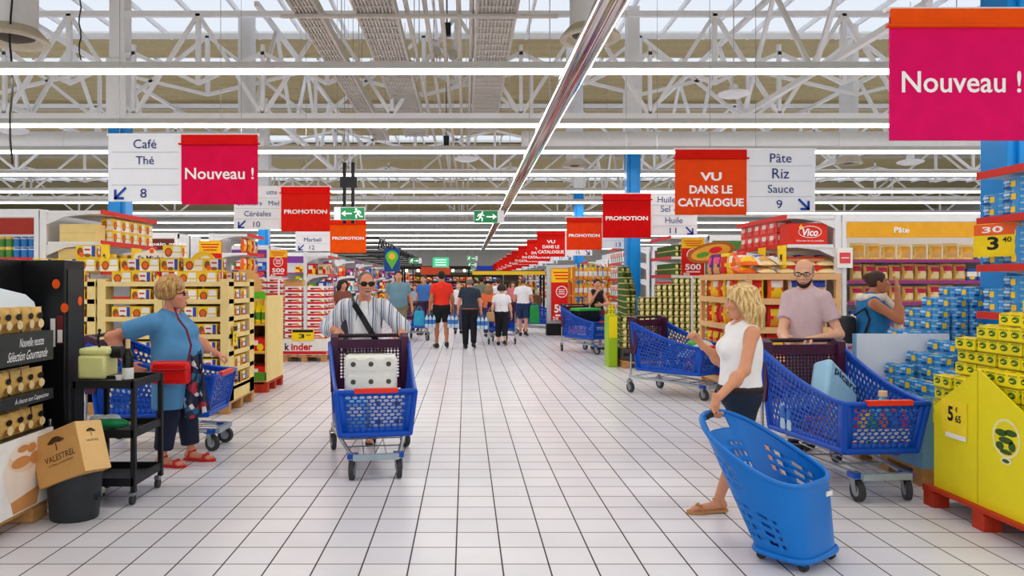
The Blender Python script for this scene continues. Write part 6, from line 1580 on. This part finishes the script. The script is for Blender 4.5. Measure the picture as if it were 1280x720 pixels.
    if shoes:
        for n in 'LR':
            fw = J['toe' + n] - J['an' + n]; fw[2] = 0; fw = fw / max(np.linalg.norm(fw), 1e-6); sdv = np.cross(fw, V3(0, 0, 1)); G = SDF(); a = J['an' + n] - fw * .04 * s; lift = J['an' + n][2] - .085 * s
            b = J['toe' + n] + fw * .035 * s
            if shoes['kind'] == 'shoe':
                G.cap(V3(a[0], a[1], a[2] - .04 * s), V3(b[0], b[1], b[2] + .012), .044 * s, .036 * s, .02); G.cap(J['an' + n], V3(a[0], a[1], a[2] - .03 * s), .046 * s, .044 * s, .02)
                G.half((0, 0, J['an' + n][2] + .02 * s), (0, 0, 1)); G.half((0, 0, min(b[2], a[2] - .06) - .024 * s), (0, 0, -1))
                sdf_object('shoe', [(*G.mesh(.009 if fine else .014), 0)], [shoes['mat']], t)
            else:
                q = MB(); pts = [(a - fw * .01) + V3(0, 0, -.085 * s + 0), b]
                zb = max(.004, lift * .9)
                for k in range(9):
                    pass
                L = np.linalg.norm((b - a)[:2]); prof = [(-.02, .030), (.03, .036), (.10, .033), (.16, .044), (.21, .046), (.245, .030), (.26, .01)]
                poly = [(a + fw * p * L / .23 + sdv * w_ * s) for p, w_ in prof] + [(a + fw * p * L / .23 - sdv * w_ * s) for p, w_ in reversed(prof)]
                za = (a[2] - .085 * s) + .004; zb2 = b[2] - .030; zz = lambda p: max(.002, za + (zb2 - za) * min(1, max(0, float((p - a)[:2] @ fw[:2]) / L)))
                n_ = len(poly); q.add([(p[0], p[1], zz(p)) for p in poly] + [(p[0], p[1], zz(p) + .018) for p in poly], [tuple(reversed(range(n_))), tuple(range(n_, 2 * n_))] + [(k, (k + 1) % n_, n_ + (k + 1) % n_, n_ + k) for k in range(n_)])
                so = q.build('sandal', shoes['mat'], t)
                q = MB(); m1 = a + fw * .165 * L / .23
                for sg in (-1, 1):
                    p0 = m1 + sdv * sg * .046 * s; q.tube([(p0[0], p0[1], zz(p0) + .012), (m1 + sdv * sg * .03 * s)[:2].tolist() + [zz(m1) + .055], (m1 + fw * .03)[:2].tolist() + [zz(m1) + .058]], shoes.get('strap', .007), 6)
                    p0 = a + fw * .02 + sdv * sg * .036 * s; q.tube([(p0[0], p0[1], zz(p0) + .015), (p0 + fw * .02)[:2].tolist() + [zz(p0) + .075], (J['an' + n] + fw * .045 * s)[:2].tolist() + [zz(p0) + .085]], shoes.get('strap', .007) * .8, 6)
                q.build('strap', shoes.get('smat', shoes['mat']), so)
    if hair:
        f = Mh @ V3(0, -1, 0); u = Mh @ V3(0, 0, 1); r = Mh @ V3(1, 0, 0); c = J['head']; k = s * hs; G = SDF(); kd = hair['kind']
        if kd == 'short':
            G.ell(c + u * .026 * k - f * .016 * k, V3(.081, .098, .099) * k, Mh, .02); G.half(c + f * .062 * k + u * .05 * k, f * .86 - u * .5); G.half(c - u * .055 * k - f * .05 * k, -u * .9 + f * .44)
        elif kd == 'receding':
            G.ell(c + u * .022 * k - f * .018 * k, V3(.079, .096, .098) * k, Mh, .02); G.half(c + f * .042 * k + u * .07 * k, f * .93 + u * .12); G.half(c - u * .045 * k - f * .05 * k, -u * .85 + f * .5)
        elif kd == 'fringe':     # balding, hair at sides and back
            G.ell(c + u * .012 * k - f * .018 * k, V3(.082, .096, .088) * k, Mh, .02); G.half(c + f * .018 * k, f * .9 - u * .2); G.half(c - u * .06 * k, -u); G.half(c + u * .062 * k, u * .9 + f * .4)
        elif kd == 'curly':
            for a in range(9):
                for b in range(5):
                    th = -2.2 + a * .55; ph = -.35 + b * .42; d = (-f * math.cos(th) + r * math.sin(th)) * math.cos(ph) + u * math.sin(ph)
                    if d @ f > .55 and d @ u < .55: continue
                    G.ell(c + u * .035 * k - f * .02 * k + d * V3(.084, .084, .086) * k, V3(.048, .048, .046) * k, None, .010)
            G.ell(c + u * .045 * k - f * .015 * k, V3(.085, .10, .095) * k, Mh, .02); G.half(c + f * .078 * k + u * .02 * k, f * .8 - u * .55)
        elif kd == 'bob':
            G.ell(c + u * .028 * k - f * .014 * k, V3(.088, .104, .100) * k, Mh, .02)
            for a in range(25):
                th = -2.0 + a * 4.0 / 24; d = -f * math.cos(th) + r * math.sin(th); p0 = c + d * .072 * k + u * .05 * k; p1 = c + d * .098 * k - u * (.145 + .03 * math.cos(th)) * k - f * .012 * k; pm = (p0 + p1) / 2 + d * .014 * k; G.cap(p0, pm, .036 * k, .033 * k, .03); G.cap(pm, p1, .033 * k, .022 * k, .03)
            G.half(c + f * .070 * k + u * .03 * k, f * .9 - u * .42); G.cap(c + f * .062 * k + u * .088 * k, c + f * .074 * k + u * .02 * k + r * .058 * k, .022 * k, .016 * k, .012); G.cap(c + f * .062 * k + u * .088 * k, c + f * .074 * k + u * .02 * k - r * .058 * k, .022 * k, .016 * k, .012)
        elif kd == 'up':
            G.ell(c + u * .030 * k - f * .016 * k, V3(.084, .102, .098) * k, Mh, .02); G.half(c + f * .062 * k + u * .045 * k, f * .86 - u * .5); G.half(c - u * .05 * k - f * .03 * k, -u); G.ell(c - f * .095 * k + u * .06 * k, V3(.045, .045, .045) * k, None, .02)
        sdf_object('hair', [(*G.mesh(.008 if fine else .014), 0)], [hair['mat']], t)
        if hair.get('beard'):
            G = SDF(); G.ell(c - u * .052 * k + f * .032 * k, V3(.066, .070, .068) * k, Mh, .02); G.ell(c - u * .094 * k + f * .052 * k, V3(.042, .042, .034) * k, Mh, .02)
            G.half(c - u * .042 * k + f * .0 * k, u * .8 + f * .35); G.sub(c - u * .069 * k + f * .105 * k, V3(.024, .022, .010) * k)
            sdf_object('beard', [(*G.mesh(.007), 0)], [hair['beard']], t)
        if hair.get('moustache'):
            q = MB()
            for sg in (-1, 1):
                p0 = c - u * .05 * k + f * .100 * k; p1 = c - u * .062 * k + f * .084 * k + r * sg * .034 * k; q.tube([p0, (p0 + p1) / 2 + f * .004, p1], [.009 * k, .009 * k, .004 * k], 8)
            q.ell(tuple(c - u * .098 * k + f * .085 * k), (.02 * k, .02 * k, .018 * k), 10, 7)
            q.build('moustache', hair['moustache'], t)
    return t, J, Mh, Mf, s
def glasses(t, J, Mh, s, m, dark=True, name='sunglasses', big=1.0, lens=None):
    f = Vector(Mh @ V3(0, -1, 0)); u = Vector(Mh @ V3(0, 0, 1)); r = Vector(Mh @ V3(1, 0, 0)); c = Vector(J['head']); q = MB()
    for sg in (-1, 1):
        p = c + r * sg * .034 * s + u * .006 * s + f * .097 * s
        if dark: q.ell((0, 0, 0), (.031 * s * big, .009 * s, .021 * s * big), 12, 8, M=Matrix.Translation(p) @ Matrix(Mh).to_4x4())
        else: q.tube([p + r * .027 * s * math.cos(a * PI / 8) + u * .017 * s * math.sin(a * PI / 8) for a in range(16)], .0028 * s, 6, closed=True)
        q.tube([p + r * sg * .026 * s + u * .004 * s, c + r * sg * .077 * s + u * .006 * s + f * .065 * s, c + r * sg * .080 * s + u * .006 * s - f * .01 * s], .0038 * s if dark else .0028 * s, 6)
    q.tube([c + r * .012 * s + u * .01 * s + f * .101 * s, c - r * .012 * s + u * .01 * s + f * .101 * s], .004 * s, 6)
    q.build(name, m, t)
m_sung = mat('sunglass_black', (14, 14, 16), .12, 0, 0)
# ---- man in the striped shirt pushing the first trolley (faces the camera)
bx_, by_ = -.985, 7.20
m_strp = stripes('striped_cloth', (228, 230, 238), (70, 82, 108), (150, 164, 190), 13.0)
hl = local(c1, .30, .64, 1.06); hr = local(c1, -.30, .66, 1.06)
ov = dict(head=(.03, -.19, 1.545), neck=(.0, -.10, 1.395), chest=(0, -.06, 1.22), belly=(0, -.01, 1.04), pelvis=(0, .05, .90), shL=(.185, -.09, 1.325), shR=(-.185, -.09, 1.325), elL=(.36, -.06, 1.12), elR=(-.36, -.02, 1.12),
          wrL=(hl.x - bx_ + .0, hl.y - by_ + .09, 1.085), wrR=(hr.x - bx_ - .0, hr.y - by_ + .09, 1.085), hipL=(.09, .04, .86), hipR=(-.09, .04, .86), knL=(.10, -.12, .48), knR=(-.09, .10, .46), anL=(.07, -.02, .085), anR=(-.13, .32, .12), toeL=(.07, -.18, .03), toeR=(-.15, .17, .03))
P = person('man in sunglasses and a blue and white striped shirt pushing a trolley', bx_, by_, 1.68, R(10), sk4, ov, st=1.08, belly=.03, head_yaw=R(18), head_pitch=R(4), res=.012, arm=1.05, hs=1.02,
           top=dict(mat=m_strp, sleeve=1.5, hem=.84, loose=.024, w=1.5, neck=.10, nf=.06), bottom=dict(mat=mat('trousers_khaki', (120, 112, 96), .8), leg=1.55, top=.98), shoes=dict(kind='sandal', mat=mat('sandal_black', (36, 28, 26), .6), strap=.010),
           hair=dict(kind='receding', mat=hair_mat('hair_grey', (104, 94, 86), (58, 50, 46)), moustache=mat('hair_pale_grey', (168, 156, 146), .8, 0, .1, 60)), hands=dict(L=dict(d=(.1, -1, -.12), pn=(-.2, -.1, -1), curl=1.0), R=dict(d=(-.1, -1, -.12), pn=(.2, -.1, -1), curl=1.0)))
t, J, Mh, Mf, s = P; glasses(t, J, Mh, s * 1.02, m_sung, big=1.12)
G = SDF(); torso(G, J, s, 1.08, Mf, 0, .03, .019); G.half((-.062, 0, 1.2), (-1, .0, .25)); G.half((.062, 0, 1.2), (1, 0, .12)); G.half((0, -.12, 0), (0, 1, 0)); G.half((0, 0, .86), (0, 0, -1)); G.sub(J['neck'] + V3(0, -.06, .055), V3(.075, .08, .075)); sdf_object('undershirt', [(*G.mesh(.010), 0)], [mat('undershirt_white', (244, 244, 248), .8)], t)
q = MB(); a = [(-.115, -.125, 1.41), (-.08, -.205, 1.35), (.0, -.23, 1.23), (.075, -.225, 1.10), (.15, -.18, .96)]
for k in range(4): q.bar(a[k], a[k + 1], .010, .055)
tag(q.build('shoulder_strap', m_blackg, t))
# ---- blonde woman in the white tank top (profile, facing left)
bx_, by_ = 1.86, 5.04
m_tank = mat('tank_white', (246, 246, 248), .8, 0, .02, 20, .15); m_denim = mat('denim_dark', (24, 38, 58), .8, 0, .12, 40, .2)
hpw = Vector((1.86, 4.12, 0)) + Matrix.Rotation(R(38), 3, 'Z') @ Vector((0, .535, 0))
ov = dict(head=(.03, -.02, 1.425), neck=(.06, .0, 1.27), chest=(.045, 0, 1.10), belly=(.03, 0, .94), pelvis=(.03, 0, .80), shL=(.05, -.16, 1.215), shR=(.03, .16, 1.22), elL=(-.05, -.29, .985), wrL=(hpw.x + .03 - bx_, hpw.y + .03 - by_, .815), elR=(-.02, .20, .98), wrR=(-.19, .15, 1.12),
          hipL=(.03, -.085, .77), hipR=(.03, .085, .77), knL=(-.03, -.10, .44), anL=(-.15, -.09, .085), toeL=(-.31, -.11, .03), knR=(.14, .09, .42), anR=(.38, .09, .16), toeR=(.27, .09, .035))
P = person('blonde woman in a white tank top and denim shorts pulling the tall blue rolling basket', bx_, by_, 1.57, R(-100), sk1, ov, st=1.2, bust=.060, head_yaw=R(-100), head_pitch=R(4), res=.012, leg=1.02, hs=1.08, arm=.98,
           top=dict(mat=m_tank, sleeve=0, hem=.90, neck=.08, nf=.05), bottom=dict(mat=m_denim, leg=.42, top=.925, loose=.016, belt=mat('belt_dark', (40, 26, 22), .6)), shoes=dict(kind='sandal', mat=mat('sandal_tan', (196, 140, 84), .6), strap=.006),
           hair=dict(kind='bob', mat=hair_mat('hair_blonde', (236, 204, 138), (158, 112, 60))), hands=dict(L=dict(d=(-.12, -.2, -1), pn=(.55, -.8, 0), curl=1.15), R=dict(d=(-.5, -.1, .8), pn=(-.6, -.2, -.4), curl=.9)))
# ---- bald man in the pale polo (faces left, looking down)
bx_, by_ = 3.18, 6.85
hl = local(c2, .12, .66, 1.06)
ov = dict(elL=(.21, -.21, 1.085), wrL=(-.16, hl.y - by_ + .02, 1.06), elR=(-.22, .0, 1.08), wrR=(-.30, -.30, 1.03), anL=(.02, -.02, .085), toeL=(-.10, -.14, .03), anR=(-.16, -.10, .085), toeR=(-.26, -.24, .03), knL=(.04, -.04, .50), knR=(-.11, -.10, .50))
P = person('bald bearded man in glasses and a pale pink polo pushing the large trolley', bx_, by_, 1.78, R(-54), sk2, ov, st=.95, head_yaw=R(-34), head_pitch=R(14), res=.013, hs=1.02,
           top=dict(mat=mat('polo_pale_pink', (206, 180, 186), .85, 0, .04, 20, .2), sleeve=.62, hem=.84, loose=.016, neck=.055, nf=.05), bottom=dict(mat=mat('trousers_grey', (84, 84, 92), .8), leg=1.95, top=.95), shoes=dict(kind='shoe', mat=mat('shoe_dark', (30, 30, 34), .6)),
           hair=dict(kind='fringe', mat=mat('stubble_head', (150, 116, 96), .8), beard=mat('beard_dark', (52, 38, 34), .85, 0, .2, 80, .3)), hands=dict(L=dict(d=(-.9, -.35, -.1), pn=(-.2, 0, -1), curl=.9)))
t, J, Mh, Mf, s = P; glasses(t, J, Mh, s * 1.02, m_sung, False, 'glasses')
q = MB(); nk = J['neck']; r0 = Mf @ V3(1, 0, 0); f0 = Mf @ V3(0, -1, 0)
for sg in (-1, 1):
    p = [nk + r0 * sg * .02 - f0 * .065 + V3(0, 0, .045), nk + r0 * sg * .075 + V3(0, 0, .03), nk + r0 * sg * .06 + f0 * .07 - V3(0, 0, .01), nk + r0 * sg * .012 + f0 * .098 - V3(0, 0, .04)]
    o_ = [x_ + r0 * sg * .022 - V3(0, 0, .035) for x_ in p]
    q.add(p + o_, [(k, k + 1, 5 + k, 4 + k) for k in range(3)])
q.build('collar', MATS['polo_pale_pink'], t, solid=.006)
# ---- woman in the blue tunic (profile, facing right, hand on hip)
bx_, by_ = -2.50, 6.28
ov = dict(head=(.01, -.03, 1.455), neck=(-.045, 0, 1.30), chest=(-.03, 0, 1.12), belly=(.02, 0, .94), pelvis=(.0, 0, .80), shR=(-.10, -.19, 1.22), shL=(-.03, .19, 1.22), elR=(-.45, -.20, 1.10), wrR=(-.29, -.22, .87), elL=(.13, .22, 1.02), wrL=(.27, .27, .92),
          hipR=(.0, -.09, .80), hipL=(.0, .09, .80), knR=(-.01, -.10, .44), knL=(.07, .10, .44), anR=(-.06, -.10, .085), anL=(.10, .12, .085), toeR=(.09, -.12, .03), toeL=(.26, .10, .03))
m_tunic = mat('tunic_blue', (86, 146, 196), .85, 0, .06, 9, .35); m_sandr = mat('sandal_red', (206, 30, 36), .4)
P = person('woman with curly blond hair in a blue tunic, hand on hip behind the service trolley', bx_, by_, 1.63, R(90), sk4, ov, st=1.46, bust=.085, belly=.06, head_yaw=R(98), head_pitch=R(-2), res=.013, arm=1.18, hs=1.12, neck=1.15,
           top=dict(mat=m_tunic, sleeve=.62, hem=.52, loose=.024, w=1.8, neck=.08, nf=.05, drop=.15), bottom=dict(mat=mat('trousers_navy', (26, 34, 56), .8), leg=1.82, top=.9, loose=.03), shoes=dict(kind='sandal', mat=m_sandr, strap=.012),
           hair=dict(kind='curly', mat=hair_mat('hair_dark_blond', (208, 162, 92), (128, 84, 44))), hands=dict(R=dict(d=(.75, .25, -.45), pn=(.3, 1, 0), curl=.35), L=dict(d=(.9, .2, -.35), pn=(0, .1, -1), curl=.9)))
t, J, Mh, Mf, s = P; glasses(t, J, Mh, s * 1.02, m_sung, big=1.15)
q = MB(); q.ell(tuple(J['head'] + (Mh @ V3(0, -1, 0)) * -.004 + V3(0, -.086, -.045)), (.006, .006, .006), 8, 6); q.build('earring', k_gold, t)
q = MB(); q.tube([(.235 + .0, .262 + .034 * math.cos(a), .925 + .034 * math.sin(a)) for a in np.linspace(0, 2 * PI, 12)[:-1]], .006, 6, closed=True); q.build('bracelet', k_white, t)
t = thing('shoulder_bag', 'bright red leather shoulder bag hanging at the hip of the woman in the blue tunic', 'bag', (-2.41, 5.985, .82)); m_rl = mat('leather_red', (214, 22, 22), .25, 0, .04)
MB().box((0, 0, 0), (.32, .085, .19)).build('bag_body', m_rl, t, bevel=.03); q = MB(); q.tube([(-.15, -.046, .035), (-.1, -.05, .025), (.1, -.05, .025), (.15, -.046, .035)], .006, 6); q.build('zip', mat('leather_dark_red', (150, 14, 18), .4), t)
q = MB(); pts = [(.14, .0, .08), (.155, .03, .22), (.12, .02, .35), (.04, .05, .44), (-.05, .2, .52)]; q.tube(pts, .010, 6); q.build('strap', mat('strap_maroon', (110, 26, 48), .5), t)
t = thing('floral_scarf', 'dark blue floral cloth hanging beside the woman in the blue tunic', 'scarf', (-2.25, 6.10, .71)); q = MB(); nU, nV = 14, 16
vs = []; 
for j in range(nV + 1):
    for i in range(nU + 1): u_ = i / nU; v_ = j / nV; vs.append(((u_ - .5) * (.10 + .14 * v_), .025 * math.sin(u_ * 11 + v_ * 2) * (.3 + v_), .26 - .52 * v_ - .03 * math.sin(u_ * 5)))
q.add(vs, [(j * (nU + 1) + i, j * (nU + 1) + i + 1, (j + 1) * (nU + 1) + i + 1, (j + 1) * (nU + 1) + i) for j in range(nV) for i in range(nU)])
m_flo = bpy.data.materials.new('floral_cloth'); m_flo.use_nodes = True; _t = m_flo.node_tree; _v = _t.nodes.new('ShaderNodeTexVoronoi'); _v.inputs['Scale'].default_value = 22; _c = _t.nodes.new('ShaderNodeTexCoord'); _t.links.new(_c.outputs['Object'], _v.inputs['Vector'])
_r = _t.nodes.new('ShaderNodeValToRGB'); _r.color_ramp.interpolation = 'CONSTANT'; _e = _r.color_ramp.elements; _e[0].color = lin((20, 34, 66)); _e[1].position = .55; _e[1].color = lin((40, 110, 150))
for p_, c_ in ((.7, (190, 40, 60)), (.8, (226, 220, 220)), (.88, (20, 30, 60))): _x = _e.new(p_); _x.color = lin(c_)
_s = _t.nodes.new('ShaderNodeSeparateColor'); _t.links.new(_v.outputs['Color'], _s.inputs[0]); _t.links.new(_s.outputs[0], _r.inputs[0]); _t.links.new(_r.outputs[0], _t.nodes['Principled BSDF'].inputs['Base Color'])
q.build('cloth', m_flo, t, solid=.006)
# ---- woman in the blue tank with the cream scarf (facing right, hand at her brow)
bx_, by_ = 4.44, 8.0
ov = dict(head=(.05, -.03, 1.56), neck=(-.0, 0, 1.41), shR=(-.08, -.19, 1.33), shL=(-.02, .19, 1.33), elR=(.13, -.30, 1.16), wrR=(.16, -.20, 1.47), elL=(.05, .24, 1.06), wrL=(.24, .2, .95))
m_btank = mat('tank_blue', (30, 110, 168), .85, 0, .04, 20, .15)
P = person('woman in a blue tank top and cream scarf raising one hand to her brow', bx_, by_, 1.69, R(82), sk3, ov, st=1.26, bust=.07, belly=.02, head_yaw=R(70), head_pitch=R(-4), res=.014, arm=1.12, hs=1.02,
           top=dict(mat=m_btank, sleeve=0, hem=.90, neck=.08, nf=.04), bottom=dict(mat=mat('trousers_black', (28, 30, 36), .8), leg=1.9, top=.98), shoes=dict(kind='shoe', mat=MATS['shoe_dark']),
           hair=dict(kind='up', mat=mat('hair_dark_brown', (66, 46, 38), .6, 0, .25, 50, .4)), hands=dict(R=dict(d=(.02, .15, 1), pn=(-.5, .8, 0), curl=.25)))
t, J, Mh, Mf, s = P
G = SDF(); nk = J['neck']
for a in range(7):
    th = -2.6 + a * 5.2 / 6; d = V3(-math.cos(th), math.sin(th), 0); th2 = -2.6 + (a + 1) * 5.2 / 6; d2 = V3(-math.cos(th2), math.sin(th2), 0)
    if a < 6: G.cap(nk + d * V3(.105, .13, 0) + V3(0, 0, -.015), nk + d2 * V3(.105, .13, 0) + V3(0, 0, -.015), .038, .038, .03)
for sg in (-1, 1): G.cap(nk + V3(.09, sg * .09, -.03), nk + V3(.20, sg * .13 , -.16), .04, .042, .03); G.cap(nk + V3(.20, sg * .13, -.16), nk + V3(.20, sg * .145, -.40), .045, .055, .03, .95)
sdf_object('scarf', [(*G.mesh(.012), 0)], [mat('scarf_cream', (226, 214, 200), .9, 0, .06, 20, .4)], t)
t = thing('backpack', 'dark shoulder bag on the back of the woman with the cream scarf', 'bag', (4.20, 8.06, 1.04)); MB().box((0, 0, 0), (.12, .22, .30)).build('bag_body', mat('bag_dark', (30, 32, 40), .7), t, bevel=.04); MB().tube([(.02, -.11, .16), (.10, -.18, .24), (.14, -.2, .12), (.08, -.17, -.1)], .014, 6).build('strap', MATS['bag_dark'], t)

# ---- shoppers farther down the aisle
def far_person(label, x, y, H, rz, sk, shirt, pants, hairc, hk='short', leg=.85, sleeve=.6, st=1.05, step=.0, ov=None, shoe=(40, 40, 44), hem=.86, belly=0.0, bust=0.0, belt=None, res=.024, head_yaw=None, sw=.4, drop=None):
    top = dict(mat=mat('cloth_%d_%d_%d' % shirt, shirt, .85, 0, .05, 12, .2), sleeve=sleeve, hem=hem, loose=.016, res=res * .85)
    if drop: top['drop'] = drop
    return person(label, x, y, H, rz, sk, ov, st=st, step=step, res=res, fine=False, belly=belly, bust=bust, head_yaw=head_yaw, sw=sw, top=top, bottom=dict(mat=mat('cloth_%d_%d_%d' % pants, pants, .85), leg=leg, top=.97, loose=.02, belt=belt), shoes=dict(kind='shoe', mat=mat('shoe_%d_%d_%d' % shoe, shoe, .6)), hair=dict(kind=hk, mat=mat('hair_%d_%d_%d' % hairc, hairc, .7)))
Bk = PI
far_person('man in a red t-shirt and black shorts walking away with water packs in both hands', PX(552, 17.4), 17.4, 1.85, Bk + R(8), sk3, (232, 52, 34), (24, 24, 28), (34, 26, 24), leg=.80, step=.14, st=1.08)
far_person('man in a dark shirt and black trousers walking away with a brown belt', PX(587, 17.3), 17.3, 1.70, Bk, sk4, (44, 54, 70), (22, 26, 34), (120, 112, 108), 'fringe', leg=1.97, step=.05, st=1.2, belt=mat('belt_brown', (140, 84, 50), .6), hem=.955)
far_person('small short-haired woman in a white top and black cropped trousers walking away', PX(627, 18.2), 18.2, 1.50, Bk - R(5), sk2, (238, 236, 240), (26, 28, 34), (52, 40, 38), 'curly', leg=1.62, step=.10, st=1.2, hem=.80)
far_person('man in a white t-shirt and navy shorts right of the small woman', PX(654, 21.4), 21.4, 1.72, Bk - R(12), sk4, (236, 236, 240), (36, 56, 92), (92, 80, 72), leg=.92, step=.14, st=1.22, hem=.82)
far_person('large man in a grey-blue t-shirt facing the camera', PX(498, 17.6), 17.6, 1.86, R(6), sk1, (106, 144, 160), (128, 124, 96), (44, 36, 34), leg=.95, st=1.38, belly=.05, hem=.80)
far_person('woman in a black tank top resting her chin on her hand behind a trolley', PX(746, 17.15), 17.15, 1.66, R(10), sk1, (34, 30, 32), (110, 40, 50), (44, 32, 28), 'up', leg=1.6, sleeve=0, st=1.02, bust=.05, ov=dict(elR=(-.20, -.22, 1.08), wrR=(-.04, -.24, 1.34), elL=(.24, -.14, 1.06), wrL=(.05, -.28, 1.05)))
far_person('man in a blue t-shirt facing the camera, right of the large man in grey-blue', PX(530, 21.9), 21.9, 1.80, R(-20), sk1, (60, 110, 180), (60, 80, 110), (60, 44, 36), leg=.9, st=1.05)
far_person('shopper in a white top with a dark strap standing between the red and dark shirts', PX(573, 22.5), 22.5, 1.60, R(10), sk2, (236, 230, 232), (70, 80, 110), (120, 80, 56), 'short', leg=1.9, st=1.1)
far_person('man in an olive-grey shirt whose head shows above the dark-shirt man', PX(602, 24.5), 24.5, 1.78, Bk, sk3, (110, 116, 104), (60, 60, 66), (36, 30, 28), leg=1.9, st=1.1)
far_person('woman in an orange top half hidden behind the dark-shirt man', PX(611, 21.2), 21.2, 1.5, Bk, sk2, (226, 110, 60), (40, 50, 80), (150, 110, 76), 'bob', leg=1.9, st=1.15)
far_person('man in a white shirt half hidden behind the small woman in white', PX(623, 23.4), 23.4, 1.72, Bk + R(10), sk4, (232, 232, 238), (50, 60, 84), (70, 58, 50), leg=.9, st=1.1)
far_person('child in a pale top standing among the shoppers left of the red t-shirt', PX(519, 23.8), 23.8, 1.52, R(-15), sk1, (150, 180, 210), (60, 70, 90), (40, 30, 28), leg=.9, st=1.0)
far_person('shopper in a dark top behind the man in the red t-shirt', PX(538, 26.5), 26.5, 1.66, R(5), sk1, (46, 40, 50), (50, 50, 60), (60, 44, 36), 'bob', leg=1.9, st=1.05)
far_person('dark-haired shopper in a brown top left of the striped-shirt man, by the chocolate boxes', PX(428, 16.2), 16.2, 1.64, R(40), sk1, (126, 74, 60), (60, 60, 70), (50, 36, 30), 'bob', leg=1.9, st=1.1)
far_person('shopper in a grey shirt far down the aisle left of the blue box sign', PX(594, 30), 30, 1.72, Bk, sk1, (130, 132, 140), (50, 54, 66), (50, 40, 36), leg=1.9, st=1.05)
far_person('shopper in a pink top far down the aisle right of the small woman', PX(641, 29), 29, 1.62, 0, sk2, (214, 120, 130), (60, 60, 80), (100, 70, 50), 'bob', leg=1.9, st=1.05)
# water packs and bags in the shoppers' hands
for px, Y, z, lb in ((538, 17.35, .50, 'water bottle pack in the left hand of the man in the red t-shirt'), (566, 17.3, .50, 'water bottle pack in the right hand of the man in the red t-shirt'), (603, 17.2, .47, 'water bottle pack in the hand of the man in the dark shirt')):
    t = thing('water_bottle_pack', lb, 'water pack', (PX(px, Y), Y, z)); inst('bottles', me_water, t, sc if False else None); MB().tube([(-.05, 0, .3), (0, 0, .36), (.05, 0, .3)], .008, 6).build('carry_strap', m_waterb, t)
def tote(px, py, Y, w, h, rgb, label, rz=0):
    t = thing('carrier_bag', label, 'bag', (PX(px, Y), Y, PZ(py, Y)), rz); m = mat('bag_%d_%d_%d' % rgb, rgb, .5, 0, .08, 10, .3); MB().box((0, 0, 0), (w, w * .4, h), taper=(.85, .7)).build('bag_body', m, t, bevel=.03)
    MB().tube([(-w * .22, 0, h / 2 - .01), (-w * .1, 0, h / 2 + .10), (w * .1, 0, h / 2 + .10), (w * .22, 0, h / 2 - .01)], .010, 6).build('handles', m, t)
tote(524, 398, 17.45, .28, .36, (40, 160, 200), 'turquoise carrier bag in the hand of the large man in grey-blue')
tote(668, 393, 21.3, .30, .52, (30, 150, 70), 'green carrier bag beside the man in the white t-shirt and shorts')
tote(613, 396, 18.1, .22, .24, (196, 150, 104), 'tan shoulder bag at the hip of the small woman in white')
